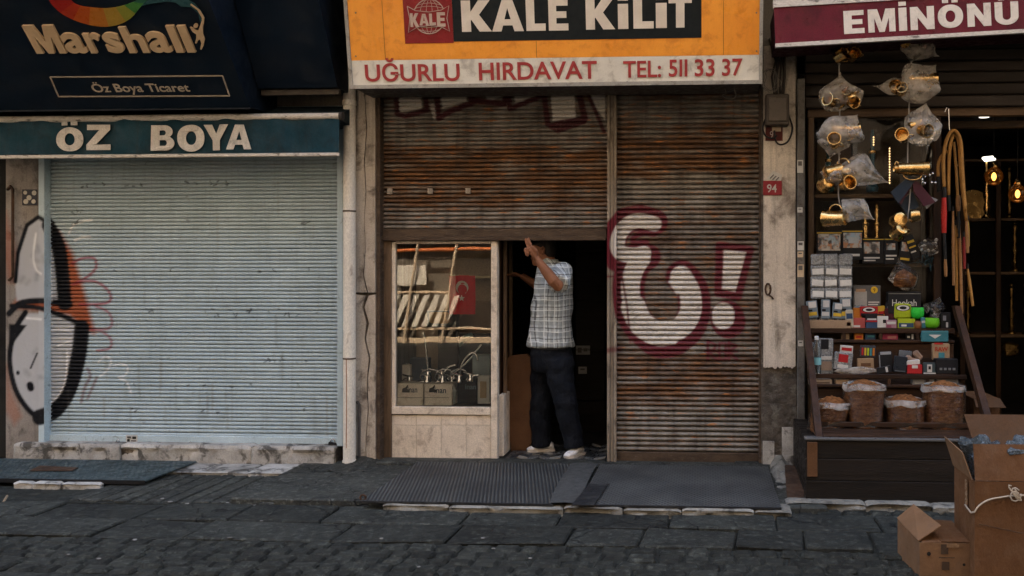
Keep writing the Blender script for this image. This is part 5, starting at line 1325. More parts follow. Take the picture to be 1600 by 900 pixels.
# skin: one body from head to ankles
Bm = MB()
hc = Q(849, 390.5, YB)
def head_ring(z, a, b, dx=0.0): return ell(hc + Vector((dx - .12 * 0, 0, z)), a, b, 18, .0, .95)
Bm.loft([head_ring(-.128, .030, .030, -.045), head_ring(-.118, .058, .046, -.030), head_ring(-.09, .078, .060, -.016), head_ring(-.05, .090, .069, -.006), head_ring(.0, .096, .074, 0), head_ring(.05, .094, .073, .004), head_ring(.085, .076, .060, .004), head_ring(.108, .042, .034, .004)])
nose = hc + Vector((-.098, 0, -.022)); Bm.tube([hc + Vector((-.085, 0, .018)), nose + Vector((-.012, 0, -.004)), nose + Vector((.0, 0, -.018))], [.008, .016, .010], 8)
Bm.tube([hc + Vector((-.088, -.018, -.066)), hc + Vector((-.094, 0, -.064)), hc + Vector((-.088, .018, -.066))], [.007, .010, .007], 6)
for s in (-1, 1):
    ec = hc + Vector((.006, .073 * s, -.004))
    Bm.tube([ec + Vector((.0, .0, -.03)), ec + Vector((.012, .012 * s, -.012)), ec + Vector((.018, .018 * s, .012)), ec + Vector((.004, .012 * s, .028)), ec + Vector((-.008, .003 * s, .012))], [.007, .008, .009, .008, .006], 6)
    Bm.tube([hc + Vector((-.086, .022 * s, .024)), hc + Vector((-.076, .05 * s, .022))], [.008, .006], 6)
Bm.tube([hc + Vector((.02, 0, -.05)), Q(855, 404, YB), Q(860, 418, YB)], [.06, .056, .07], 14)
Bm.loft(torso([(850, 878, 412, .10, 0), (845, 888, 425, .17, 0), (842, 889, 460, .17, 0), (838, 888, 510, .165, 0), (836, 888, 560, .15, 0)]))
for pts in ([(852, 560, .42), (848, 630, .41), (847, 700, .42)], [(873, 560, .25), (884, 630, .23), (898, 700, .26)]):
    Bm.tube([Q(*p) for p in pts], [.085, .06, .038], 10)
Bm.tube([sh_n, sh_n.lerp(el_n, .5), el_n, el_n.lerp(wr_n, .18), el_n.lerp(wr_n, .5), el_n.lerp(wr_n, .85), wr_n, wr_n + (wr_n - el_n) * .06], [.058, .050, .043, .047, .042, .032, .028, .028], 12)
Bm.tube([sh_f, el_f, el_f.lerp(ha_f, .3), ha_f], [.055, .042, .040, .026], 10)
# near hand: palm, four unequal bent fingers, thumb off the side
yh = -.068
palm = [Q(838, 405, yh), Q(834.5, 398, yh), Q(831, 391, yh - .004), Q(829.5, 386.5, yh - .004)]
Bm.tube(palm, [.030, .041, .046, .040], 12, flat=.60)
FING = [([(826, 387), (823.5, 381), (821.8, 376), (822, 372)], .004, .0122), ([(830, 386), (827.8, 379.5), (826.2, 375), (826.6, 371.2)], -.006, .0126),
        ([(826, 391), (821.5, 389), (820.5, 392), (824, 394.5)], -.022, .0125), ([(827, 395.5), (822.5, 394.5), (822.5, 398), (826, 399.5)], -.02, .0118)]
for (pts, dy, r) in FING:
    Bm.tube([Q(a, b, yh + dy * min(1, i / 2 + .4)) for i, (a, b) in enumerate(smooth_line(pts, 3))], [r * (1.05 - .035 * i) for i in range(len(smooth_line(pts, 3)))], 8)
Bm.tube([Q(838, 398, yh - .01), Q(836.5, 391, yh - .03), Q(832.5, 386.5, yh - .038), Q(829, 385, yh - .036)], [.019, .017, .014, .011], 8)
# far hand, loosely open
fh = ha_f
Bm.tube([fh, fh + Vector((-.04, -.01, .006)), fh + Vector((-.075, -.015, .008))], [.026, .034, .03], 10, flat=.5)
for k in range(4):
    b0 = fh + Vector((-.07, -.03 + .018 * k, .008))
    Bm.tube([b0, b0 + Vector((-.035, 0, .006)), b0 + Vector((-.062 + .006 * abs(k - 1), 0, -.008))], [.0095, .009, .0075], 8)
Bm.tube([fh + Vector((-.02, -.028, .01)), fh + Vector((-.05, -.05, .022)), fh + Vector((-.075, -.055, .02))], [.012, .011, .009], 8)
fuse(Bm, .0042, 'body', M['skin'], 3, man)
# hair: cap over the crown and the back of the head
H = MB()
def hr(z, a, b, dx): return ell(hc + Vector((dx, 0, z)), a, b, 18)
H.loft([hr(-.060, .045, .052, .052), hr(-.03, .062, .074, .040), hr(.012, .076, .080, .030), hr(.045, .100, .081, .006), hr(.085, .088, .072, .004), hr(.112, .055, .045, .004), hr(.122, .02, .02, .004)])
fuse(H, .008, 'hair', M['hair'], 3, man)
for s in (-1, 1):
    obj('eye', MB().lathe([(.002, -.009), (.008, -.005), (.0095, 0), (.008, .005), (.002, .009)], hc + Vector((-.080, .034 * s, .008)), 8), flat('eye_dark', (.03, .025, .02), .2), man, smooth=True)
    obj('eyebrow', MB().tube([hc + Vector((-.090, .018 * s, .032)), hc + Vector((-.086, .036 * s, .036)), hc + Vector((-.070, .054 * s, .030))], [.003, .005, .003], 6), M['hair'], man)
def shoe(heel, toe, w):
    h, t = Vector(heel), Vector(toe); d = (t - h); L = d.length; d.normalize(); s = d.cross(UP).normalized()
    o0 = MB(); prof = [(0, .030, .022, .062), (.08, .036, .024, .075), (.25, .038, .022, .085), (.42, .038, .022, .075), (.62, .046, .020, .055), (.82, .046, .018, .043), (.95, .034, .016, .034), (1.0, .018, .014, .026)]
    rings = []
    for (u, hw, z0, z1) in prof:
        c = h + d * (L * u)
        rings.append([c + s * (hw * w * math.cos(a)) + UP * (z0 * .5 + (z1 - z0 * .5) * (.5 + .5 * math.sin(a))) for a in [2 * math.pi * i / 14 for i in range(14)]])
    o0.loft(rings)
    sh_ = obj('shoe', o0, M['shoe'], man, smooth=True)
    so = MB(); so.loft([[h + d * (L * u * 1.03 - .008) + s * (hw * w * 1.06 * k) + UP * z for (k, z) in ((-1, .0), (1, .0), (1, .022), (-1, .022))] for (u, hw, z0, z1) in prof])
    obj('sole', so, flat('sole_pale', (.52, .47, .41), .7), sh_)
    for u in (.36, .46, .56):
        c = h + d * (L * u); zz = .082 - (u - .36) * .12
        obj('lace', MB().tube([c - s * .022 + UP * (zz - .006), c + UP * zz, c + s * .022 + UP * (zz - .006)], .0035, 5), flat('lace', (.5, .46, .4)), sh_)
fz = .064
h1 = G(861, 709, fz); t1 = G(815, 714, fz)
shoe(Vector((h1.x, .43, fz)), Vector((t1.x, .38, fz)), 1.0)
h2 = G(908, 712, fz); t2 = G(884, 720, fz)
shoe(Vector((h2.x - .005, .31, fz)), Vector((t2.x - .01, .14, fz)), 1.0)

# ------------------------------------------------------------------ the gift shop on the right
gc = thing('glazed_case', 'wooden glazed showcase of the gift shop behind the hanging cups', 'showcase', (X(1367), .12, .06))
def gb(name, px0, px1, py0, py1, y0, y1, mat, par=gc, c=.004):
    return obj(name, MB().cbox((X(px0, y0), y0, P(1400, py1, y0).z), (X(px1, y0), y1, P(1400, py0, y0).z), c), M[mat] if isinstance(mat, str) else mat, par)
tanw = M['wood_mid']
gb('frame_rail', 1262, 1640, 169, 182, .10, .17, 'wood_mid')
gb('frame_stile', 1263, 1272, 182.2, 735, .10, .17, 'wood_mid_v')
gb('frame_stile', 1459, 1471, 182.2, 735, .11, .17, 'wood_dark_v')
gb('frame_rail', 1471.5, 1640, 190, 201, .5, .56, 'wood_mid')
gb('case_back', 1268, 1470, 182, 620, .62, .64, pm('case_brown', (.060, .040, .025), (.030, .020, .013), s2=3, rough=.7))
gb('case_side', 1461, 1468, 182, 735, .172, .62, 'wood_dark_v')
gb('case_shelf', 1273, 1424, 303, 309, .20, .55, 'wood_mid')
gb('case_shelf', 1330, 1458, 412, 417, .20, .55, 'wood_mid')
gb('case_board', 1277, 1330, 190, 298, .58, .618, pm('case_tan', (.13, .088, .055), (.085, .056, .035), s2=4, rough=.7))
obj('glass_pane', MB().box((X(1273, .14), .14, P(1400, 480, .14).z), (X(1458, .14), .144, P(1400, 183, .14).z)), M['glass_thin'], gc)
# rolled shutter boards above the opening
ru = thing('roller_shutter', 'dark brown raised shutter boards above the gift shop opening', 'shutter', (X(1440), .06, P(1440, 168, .06).z), 'roller shutters of the shop row')
dk = pm('dark_slat', (.045, .034, .027), (.025, .02, .016), s2=4, rough=.6, stretch=(.3, 1, 2), tint=.3)
for i, (a, b) in enumerate(((150, 167), (131, 148), (113, 129.5), (96, 111.5), (78, 94.5), (58, 76.5), (38, 56))):
    obj('slat', MB().cbox((X(1258, .05), .045 + .006 * (i % 2), P(1440, b, .05).z), (X(1660, .05), .085, P(1440, a, .05).z), .008), dk, ru)

# dim shelves at the back with brass ware
bs_ = thing('wall_shelves', 'dark shelves with lit edges at the back of the gift shop', 'shelf', (X(1570, 2.3), 2.4, .06))
for (a, b, p) in ((1505, 1680, 343), (1500, 1680, 427), (1495, 1680, 525), (1505, 1680, 250)):
    obj('shelf_board', MB().cbox((X(a, 2.2), 2.2, P(1560, p + 2, 2.2).z), (X(b, 2.2), 2.6, P(1560, p - 2, 2.2).z), .003), M['wood_mid'], bs_)
for a in (1500, 1556, 1612):
    obj('shelf_post', MB().cbox((X(a, 2.19), 2.185, .06), (X(a + 8, 2.19), 2.24, 2.6), .004), M['wood_dark_v'], bs_)
amber = glow('amber_bulb', (1.0, .50, .14), .8)
amb_glass = glassy('amber_glass', (1.0, .72, .42), .06, (.8, .5, .2), 1.45)
for (px, py, lab) in ((1553, 276, 'left glowing amber globe lamp in the gift shop'), (1590, 303, 'right glowing amber globe lamp in the gift shop')):
    c = P(px, py, 1.1)
    t = thing('globe_lamp', lab, 'lamp', c + Vector((0, 0, .09)), 'amber globe lamps in the gift shop')
    obj('globe', MB().lathe([(.012, .085), (.03, .078)] + [(.077 * math.sin(R(a)), .077 * math.cos(R(a))) for a in range(30, 176, 12)], c, 20, caps=False), amb_glass, t, smooth=True)
    obj('filament', MB().lathe([(.006, .035), (.018, .02), (.022, -.005), (.012, -.03), (.004, -.035)], c, 10), amber, t, smooth=True)
    obj('lamp_cap', MB().lathe([(.03, .075), (.034, .09), (.02, .12), (.008, .13)], c, 12), M['brass'], t, smooth=40)
    obj('lamp_cord', MB().tube([c + Vector((0, 0, .12)), c + Vector((0, 0, 1.0))], .004, 5), M['black'], t)
white_led = glow('white_led', (1.0, .93, .80), .5)
dl = thing('downlight', 'small white ceiling downlight glowing inside the gift shop', 'lamp', P(1538, 183, .9))
obj('lamp_ring', MB().lathe([(.055, .0), (.055, .02), (.03, .03)], P(1538, 181, .9), 14), M['dark_pipe'], dl)
obj('diffuser', MB().lathe([(.042, -.012), (.046, -.002)], P(1538, 181, .9), 14), white_led, dl)
ll = thing('shelf_lamp', 'slanted white lamp head on top of a brass stem', 'lamp', P(1541, 340, 1.9))
q = P(1545, 248, 1.9)
obj('lamp_head', MB().cbox((-.055, -.04, -.012), (.055, .04, .012), .008, Matrix.Translation(q) @ Matrix.Rotation(R(-6), 4, 'Y') @ Matrix.Rotation(R(28), 4, 'X')), white_led, ll)
obj('stem', MB().lathe([(.05, 0), (.04, .02), (.015, .04), (.028, .1), (.014, .15), (.03, .22), (.014, .3), (.03, .38), (.016, .46), (.02, .52), (.012, .57)], P(1541, 341, 1.95), 12), M['brass'], ll, smooth=40)
def brass_stem(px, py0, py1, y, lab, k=1.0):
    b = P(px, py1, y); h = P(px, py0, y).z - b.z
    t = thing('brass_stand', lab, 'stand', b, 'brass ware on the back shelves')
    obj('stem', MB().lathe([(r * k, u * h) for r, u in ((.05, 0), (.045, .04), (.018, .08), (.03, .2), (.016, .32), (.034, .45), (.016, .58), (.026, .7), (.014, .82), (.03, .93), (.02, 1))], b, 12), M['dim_brass'], t, smooth=40)
    obj('knob', MB().lathe([(.004, .05), (.016, .035), (.02, .015), (.01, 0)], b + Vector((0, 0, h)), 10), M['dim_brass'], t, smooth=True)
brass_stem(1585, 352, 424, 2.35, 'slender brass stand on the second shelf from the top')
brass_stem(1580, 450, 522, 2.35, 'twisted brass stand on the lowest back shelf left of the frame edge')
brass_stem(1604, 440, 522, 2.35, 'brass stand cut off by the right frame edge on the lowest shelf')
brass_stem(1512, 455, 522, 2.35, 'dull brass stand half hidden behind the hanging hoses', .8)
brass_stem(1577, 268, 340, 2.35, 'brass stand below and between the two glowing globes')
pl_ = thing('brass_plate', 'round engraved brass plate leaning on the back shelf', 'plate', P(1521, 341, 2.3))
obj('disc', MB().lathe([(.16, 0), (.165, .01), (.13, .012), (.02, .006)], P(1521, 322, 2.35), 24, Matrix.Rotation(R(82), 3, 'X')), M['dim_brass'], pl_, smooth=30)
jr = thing('foil_packet', 'crumpled brass coloured packet under the lowest back shelf', 'packet', P(1578, 555, 2.2))
obj('packet', MB().cbox((X(1566, 2.2), 2.2, P(1578, 555, 2.2).z), (X(1592, 2.2), 2.3, P(1578, 537, 2.2).z), .02, None, .02), M['dim_brass'], jr)

# stems standing inside the glazed case
def stemv(px, py0, py1, y, lab, mat, k=1.0):
    b = P(px, py1, y); h = P(px, py0, y).z - b.z
    t = thing('pipe_stem', lab, 'water pipe', b, 'water pipe stems in the glazed case')
    obj('stem', MB().lathe([(r * k, u * h) for r, u in ((.045, 0), (.05, .08), (.022, .16), (.018, .3), (.028, .36), (.016, .45), (.024, .6), (.014, .7), (.02, .85), (.012, 1))], b, 12), mat, t, smooth=40)
    obj('collar', MB().lathe([(.026 * k, 0), (.03 * k, .012), (.026 * k, .024)], b + Vector((0, 0, h * .62)), 12), M['brass'], t, smooth=40)
blue = flat('stem_blue', (.03, .10, .16), .25)
stemv(1363, 203, 300, .4, 'blue water pipe stem in the middle of the glazed case', blue)
stemv(1294, 225, 300, .42, 'teal water pipe stem in the left of the glazed case', flat('stem_teal', (.03, .09, .10), .25))
stemv(1352, 318, 408, .4, 'brass water pipe stem on the lower case shelf', M['brass'])
stemv(1370, 318, 408, .44, 'second brass water pipe stem on the lower case shelf', M['brass'], .9)
ls_ = thing('light_chain', 'vertical chain of tiny warm lights inside the glazed case', 'lights', P(1390, 284, .36))
bead = glow('warm_bead', (1.0, .62, .28), .35)
bm0 = obj('light_bead', MB().lathe([(.002, -.007), (.0065, 0), (.002, .007)], P(1390, 232, .36), 6), bead, ls_)
for k in range(1, 14):
    c = bm0.copy(); COL.objects.link(c); c.location = (0, 0, -.021 * k)
for k in range(4):
    c = bm0.copy(); COL.objects.link(c); c.location = (-.125, 0, .09 - .02 * k)
obj('light_wire', MB().tube([P(1390, 222, .365), P(1390, 290, .365)], .002, 4), M['black'], ls_)

# brass cups in plastic bags, hung one above the other on two cords
def rotv(ax, ay, az): return Matrix.Rotation(az, 3, 'Z') @ Matrix.Rotation(ay, 3, 'Y') @ Matrix.Rotation(ax, 3, 'X')
def cup(c, r, h, Mx, par, handle=True):
    o = obj('cup', MB().lathe([(r * .62, 0), (r * .80, .004), (r * .86, h * .3), (r * .90, h * .7), (r, h * .97), (r * 1.03, h), (r * .96, h), (r * .84, h * .9), (r * .8, h * .3), (r * .7, .01)], c, 18, Mx), M['brass'], par, smooth=40)
    if handle:
        obj('handle', MB().tube([Vector(c) + Mx @ Vector((r * .85 + r * .75 * math.sin(R(a)), 0, h * (.5 + .3 * math.cos(R(a))))) for a in range(0, 181, 20)], r * .09, 6), M['brass'], o, smooth=True)
    return o
def bag(c, sx, sy, sz, seed, par, mat='bag', pinch=(0, 0, 1), knot=1.5, name='plastic_bag', rough=.28):
    """film bag: broad soft folds, drawn together and pleated towards a knot in direction pinch"""
    c = Vector(c); pin = Vector(pinch).normalized(); nu, nv = 40, 24; V = []
    rg = random.Random(int(seed * 1000)); so = Vector((rg.uniform(-9, 9), rg.uniform(-9, 9), rg.uniform(-9, 9)))
    ax = pin.orthogonal().normalized(); ay = pin.cross(ax)
    planes = [(Vector((rg.gauss(0, 1), rg.gauss(0, 1), rg.gauss(0, 1))).normalized(), rg.uniform(.66, .96)) for k in range(9)]
    for j in range(nv + 1):
        th = math.pi * j / nv
        for i in range(nu):
            ph = 2 * math.pi * i / nu
            d = ax * (math.sin(th) * math.cos(ph)) + ay * (math.sin(th) * math.sin(ph)) + pin * math.cos(th)
            k = 1.1
            for (pd, h) in planes:
                q = d.dot(pd)
                if q > .05: k = min(k, h / q)
            k *= 1 + rough * .5 * mnoise.noise(d * 1.7 + so) + rough * .16 * (1 - 2 * abs(mnoise.noise(d * 4.2 + so)))
            u = math.cos(th)
            if u > .2:                             # neck: pleats running into the knot
                t = (u - .2) / .8; side = d - pin * u
                w = max(.10, 1 - 1.05 * t) * (1 + .30 * t * math.sin(ph * 6 + seed) + .16 * t * math.sin(ph * 11))
                d2 = side * w + pin * (u + (knot - 1) * t)
                p = Vector((d2.x * sx, d2.y * sy, d2.z * sz)) * (k * (1 - t) + t)
            else:
                k *= 1 + .05 * math.sin(ph * 5 + seed * 3) * (1 + u) * .8
                p = Vector((d.x * sx, d.y * sy, d.z * sz)) * k
            V.append(c + p)
    fs = [(j*nu+i, j*nu+(i+1) % nu, (j+1)*nu+(i+1) % nu, (j+1)*nu+i) for j in range(nv) for i in range(nu)]
    return obj(name, MB().add(V, fs), M[mat], par, smooth=True)
YH = -.30
gcup = 'bagged brass ware hanging on cords'
def bundle(px, py, lab, cups, bags):
    t = thing('cup_bundle', lab, 'cups', P(px, py, YH), gcup)
    for (cx_, cy_, r, h, ang) in cups:
        cup(P(cx_, cy_, YH - .035 + random.uniform(-.02, .02)), r * 1.12, h * 1.08, rotv(*[R(a) for a in ang]), t)
    for k, (cx_, cy_, w, hh, pin, kn) in enumerate(bags):
        bag(P(cx_, cy_, YH - .01), w / 410, min(w, hh) / 460, hh / 410, px * .01 + py * .013 + k, t, 'bag', pin, kn)
    return t
bundle(1312, 75, 'loose brass cups hung right under the maroon sign on the left cord', [(1306, 92, .042, .085, (70, 20, 40)), (1318, 84, .042, .08, (60, -30, -30)), (1330, 90, .04, .08, (80, 0, 10))], [])
bundle(1312, 118, 'clear bag of several small brass cups, second from the top of the left cord', [(1302, 160, .04, .075, (80, 0, -40)), (1312, 148, .042, .08, (70, 20, 10)), (1324, 152, .04, .075, (95, 0, 60)), (1310, 164, .038, .07, (60, 0, 120)), (1328, 160, .038, .07, (100, 20, 20))], [(1313, 148, 56, 50, (0, 0, 1), 1.35)])
bundle(1316, 175, 'wide pale bag with a lying brass cup, third from the top of the left cord', [(1298, 203, .045, .19, (0, 90, 0)), (1304, 226, .042, .10, (70, 30, -20))], [(1316, 203, 66, 50, (.6, 0, .8), 1.15), (1306, 225, 50, 34, (-.3, 0, -1), 1.3)])
bundle(1318, 248, 'large open brass mug half out of its bag on the left cord', [(1334, 268, .058, .155, (0, -92, -38)), (1296, 284, .048, .10, (-100, 0, 15)), (1318, 290, .044, .09, (80, 0, 20)), (1288, 270, .045, .12, (0, 80, 20))], [(1340, 270, 56, 52, (1, 0, -.35), 1.75), (1300, 272, 34, 32, (-1, 0, .2), 1.1)])
bundle(1318, 306, 'lowest open brass mug with a torn bag on the left cord', [(1322, 341, .056, .16, (0, -88, -38))], [(1334, 326, 44, 40, (1, 0, -.6), 1.6)])
bundle(1432, 68, 'greyish bag with brass handles just under the sign on the right cord', [(1412, 70, .04, .08, (60, 0, 20))], [(1438, 78, 52, 30, (.8, 0, -.5), 1.25)])
bundle(1432, 100, 'broad milky bag with a lying brass cup near the top of the right cord', [(1418, 125, .045, .19, (0, 90, 0)), (1400, 142, .038, .08, (70, 10, -20)), (1410, 146, .036, .08, (70, 10, -20))], [(1436, 128, 66, 58, (.7, 0, .8), 1.15), (1398, 136, 46, 26, (-1, 0, .1), 1.4)])
bundle(1434, 168, 'round knotted bag over small brass cups in the middle of the right cord', [(1412, 216, .042, .09, (80, 0, -20)), (1434, 204, .044, .10, (100, 0, 30)), (1420, 198, .032, .09, (0, 70, 10))], [(1442, 194, 46, 62, (.2, 0, 1), 1.1)])
bundle(1424, 248, 'bare polished brass beaker lying across the right cord', [(1402, 264, .044, .20, (0, 90, 0)), (1406, 264, .03, .04, (0, -90, 0))], [])
t = bundle(1410, 330, 'pair of round brass cups at the bottom of the right cord', [(1408, 342, .054, .07, (-102, 0, 8)), (1410, 356, .048, .09, (-120, 0, 20)), (1438, 336, .045, .06, (-95, 0, 80))], [])
pch = thing('pouch_cluster', 'dark wine and blue cloth pouches hung on the right cord', 'pouches', P(1428, 280, YH), None)
for k, (pts, m_) in enumerate((([(1392, 300), (1422, 274), (1430, 282), (1404, 318)], flat('pouch_blue', (.02, .03, .045))), ([(1424, 276), (1440, 290), (1462, 316), (1444, 322), (1428, 300)], flat('pouch_wine', (.06, .016, .024))),
                               ([(1396, 308), (1420, 284), (1424, 292), (1408, 320)], flat('pouch_wine', (.06, .016, .024))), ([(1436, 300), (1466, 312), (1448, 326)], flat('pouch_pale', (.26, .27, .28))), ([(1404, 316), (1426, 300), (1436, 322), (1418, 336)], flat('pouch_blue', (.02, .03, .045))))):
    obj('pouch', MB().prism([P(a, b, YH - .03 + .012 * k) for a, b in pts], (0, .02, 0)), m_, pch)
for k in range(9):
    obj('trinket', MB().lathe([(.002, -.012), (.011, 0), (.002, .012)], P(1448 + random.uniform(-8, 14), 276 + random.uniform(-8, 14), YH + .02), 8), M['chrome'], pch, smooth=True)
cord = flat('cord_pale', (.34, .31, .28))
for (px, ps, lab) in ((1312, [(1312, 20), (1311, 100), (1312, 170), (1311, 240), (1310, 305), (1316, 330)], 'pale cord carrying the left column of bagged cups'), (1420, [(1428, 20), (1424, 95), (1421, 150), (1418, 260), (1422, 300), (1418, 345)], 'pale cord carrying the right column of bagged cups')):
    t = thing('hanging_cord', lab, 'cord', P(px, 300, YH), 'cords of the hanging cups')
    obj('cord', MB().tube([P(a, b, YH) for a, b in smooth_line(ps, 3)], .005, 5), cord, t)
    for k in (1, 3): obj('knot', MB().lathe([(.004, -.015), (.011, 0), (.004, .015)], P(ps[k][0], ps[k][1], YH), 6), cord, t)

# water pipe hoses on a hook
hose_m = pm('hose_tan', (.42, .215, .06), (.30, .15, .042), s2=12, rough=.5, bump=.3, bs=90)
redm = flat('grip_red', (.50, .030, .025), .35); tanm = flat('grip_wood', (.30, .15, .06), .4)
hook = thing('wall_hook', 'thin wire hook that carries the looped tan hoses', 'hook', P(1482, 168, -.05))
obj('hook_wire', MB().tube([P(a, b, -.05) for a, b in ((1476, 175), (1479, 168), (1482, 170), (1483, 202), (1487, 208), (1492, 205))], .004, 5), M['chrome'], hook)
def hose(pts, lab, grip, g_px, y, r=.014):
    t = thing('hose', lab, 'hose', P(pts[0][0], pts[0][1], y), 'water pipe hoses on the hook')
    obj('tube', MB().tube([P(a, b, y) for a, b in smooth_line(pts, 5)], r, 10), hose_m, t, smooth=True)
    for (p0, p1, m_, rr_) in g_px:
        obj('grip', MB().tube([P(*p0, y), P((p0[0] + p1[0]) / 2, (p0[1] + p1[1]) / 2, y), P(*p1, y)], [rr_ * .8, rr_, rr_ * .85], 10), m_, t, smooth=60)
hose([(1475, 292), (1474, 250), (1478, 222), (1486, 206), (1494, 206), (1501, 222), (1504, 270), (1508, 330)], 'tan hose with the bright red grip', 1, [((1475, 293), (1475, 309), M['black'], .02), ((1475, 309), (1475, 364), redm, .022), ((1475, 364), (1477, 405), M['black'], .014), ((1477, 405), (1478, 432), tanm, .013)], -.10)
hose([(1482, 305), (1483, 245), (1488, 214), (1494, 212), (1499, 230), (1502, 280), (1510, 345)], 'tan hose looped just behind the red gripped one', 1, [((1482, 305), (1483, 330), M['black'], .018), ((1510, 345), (1512, 395), tanm, .014)], -.07, .013)
hose([(1466, 276), (1466, 258), (1470, 246), (1477, 238), (1480, 236)], 'short tan hose bending out at the left of the hook', 1, [((1466, 276), (1467, 300), M['black'], .018)], -.05, .012)
hose([(1497, 370), (1496, 300), (1492, 240), (1490, 222)], 'tan hose with the ringed wooden grip', 1, [((1497, 305), (1497, 330), tanm, .02), ((1497, 330), (1498, 372), M['black'], .015)], -.03, .011)
for k, (a, b, c, d, m_, lab) in enumerate(((1489, 330, 1490, 446, tanm, 'leftmost pale wooden hose stick'), (1499, 352, 1503, 490, tanm, 'longest pale wooden hose stick'), (1506, 370, 1507, 420, flat('stick_red', (.25, .03, .03)), 'short red hose stick'), (1494, 352, 1495, 470, hose_m, 'brown wooden hose stick in the middle'), (1512, 345, 1513, 385, flat('stick_yellow', (.40, .24, .05)), 'short yellow hose stick'), (1512, 420, 1520, 478, hose_m, 'slanted brown hose stick furthest right'))):
    t = thing('hose_stick', lab + ' hanging beside the display rack', 'stick', P(c, d, .0), 'wooden hose sticks')
    obj('stick', MB().tube([P(a, b, .01 * k - .04), P((a * 2 + c) / 3, (b * 2 + d) / 3, .01 * k - .04), P(c, d, .01 * k - .04)], [.008, .013, .011], 8), m_, t, smooth=60)
    obj('ferrule', MB().tube([P(a, b - 8, .01 * k - .04), P(a, b, .01 * k - .04)], .010, 8), M['black'], t)

# ------------------------------------------------------------------ stepped display rack
rk = thing('display_rack', 'dark wooden stepped display rack standing in front of the gift shop', 'rack', G(1385, 780, 0))
def rb(name, x0, x1, py0, py1, y0, y1, mat='wood_dark', c=.004):
    return obj(name, MB().cbox((x0, y0, P(1380, py1, y0).z), (x1, y1, P(1380, py0, y0).z), c), M[mat], rk)
RX0, RX1 = X(1262, -.1), X(1492, -.1)
T1, T2, T3, T4 = -.10, -.40, -.70, -.97
rb('front_rail', RX0, RX1, 513, 521, T1, T1 + .02)
rb('shelf_board', RX0, RX1, 531, 536, T1, .12)
rb('riser', RX0, RX1, 537, 592, T1 + .03, T1 + .05)
rb('front_rail', RX0, RX1, 585, 592, T2, T2 + .02)
rb('shelf_board', RX0, RX1, 601, 606, T2, T1 + .03)
rb('riser', RX0, RX1, 607, 666, T2 + .03, T2 + .05)
rb('front_rail', RX0, RX1 + .01, 660, 668, T3, T3 + .02)
rb('shelf_board', RX0, RX1 + .01, 681, 687, T3 - .24, T2 + .03)
for (y_, a, b) in ((T1, 521.2, 530.8), (T2, 592.2, 600.8), (T3, 668.2, 681)):
    for k in range(3):
        x = RX0 + (RX1 - RX0) * (.25 + .25 * k)
        rb('spindle', x - .012, x + .012, a, b, y_ + .002, y_ + .02, 'wood_dark_v', .003)
zt4 = P(1380, 686, T4).z
obj('base_lip', MB().cbox((X(1257, T4), T4 - .015, zt4 - .012), (X(1530, T4), T4 + .06, zt4 + .004), .004), M['grey_lip'] if 'grey_lip' in M else flat('grey_lip', (.10, .095, .09), .45), rk)
zb4 = .045; h4 = (zt4 - .012 - zb4)
for (u0, u1) in ((0, .30), (.305, .66), (.665, 1.0)):
    obj('base_plank', MB().cbox((X(1259, T4), T4, zb4 + h4 * (1 - u1)), (X(1528, T4), T4 + .025, zb4 + h4 * (1 - u0)), .004), M['wood_black'], rk)
obj('base_block', MB().cbox((X(1262, T4), T4 + .03, .03), (X(1524, T4), -.02, zt4 - .03), .004), M['wood_black'], rk)
obj('corner_batten', MB().cbox((X(1261, T4), T4 - .012, zb4 + h4 * .40), (X(1277, T4), T4 - .0005, zb4 + h4 * .97), .003), M['board'], rk)
for (xa_, s) in ((RX0 - .02, -1), (RX1 + .02, 1)):
    p0 = Vector((xa_, T1 + .0, P(1380, 478, T1).z)); p1 = Vector((xa_, T4 + .03, P(1380, 686, T4).z))
    w_ = .022
    obj('side_stile', MB().prism([p0 + Vector((-w_, 0, 0)), p0 + Vector((w_, 0, 0)), p0 + Vector((w_, .09, 0)), p0 + Vector((-w_, .09, 0))], p1 - p0), M['wood_dark_v'], rk)

# ------------------------------------------------------------------ goods on the rack
def goods(name, lab, cat, px0, px1, py0, py1, y, dep, col, marks=(), grp=None, rough=.5, rot=0.0, jit=0.0, ch=.003):
    a, b = P(px0, py1, y), P(px1, py0, y); c = (a + b) / 2
    t = thing(name, lab, cat, (c.x, y, a.z), grp)
    T = Matrix.Translation((c.x, y, a.z)) @ Matrix.Rotation(rot, 4, 'Y') @ Matrix.Translation((-c.x, -y, -a.z))
    mt = col if not isinstance(col, tuple) else flat('goods_%d_%d_%d' % tuple(int(v * 1000) for v in col), col, rough)
    obj('packet_body', MB().cbox((a.x, y, a.z), (b.x, y + dep, b.z), ch, T, jit), mt, t)
    for kk, (u0, v0, u1, v1, mc) in enumerate(marks):
        W_, H_ = b.x - a.x, b.z - a.z
        mm = M['picture'] if name == 'picture_pack' and (v1 - v0) > .22 else flat('print_%d_%d_%d' % tuple(int(v * 1000) for v in mc), mc, .5)
        obj('print_patch', MB().cbox((a.x + W_ * u0, y - .002 - .001 * kk, a.z + H_ * v0), (a.x + W_ * u1, y - .0004, a.z + H_ * v1), .0004, T), mm, t)
    return t
WH, YE, GR, RD, OR, LI, BL, TE, BK, TA = (.55, .53, .5), (.55, .36, .04), (.06, .07, .075), (.38, .02, .022), (.50, .17, .025), (.34, .42, .02), (.03, .06, .12), (.05, .19, .23), (.013, .013, .015), (.33, .22, .13)
PK = (.25, .06, .10)
gp = 'picture packs in the glazed case'
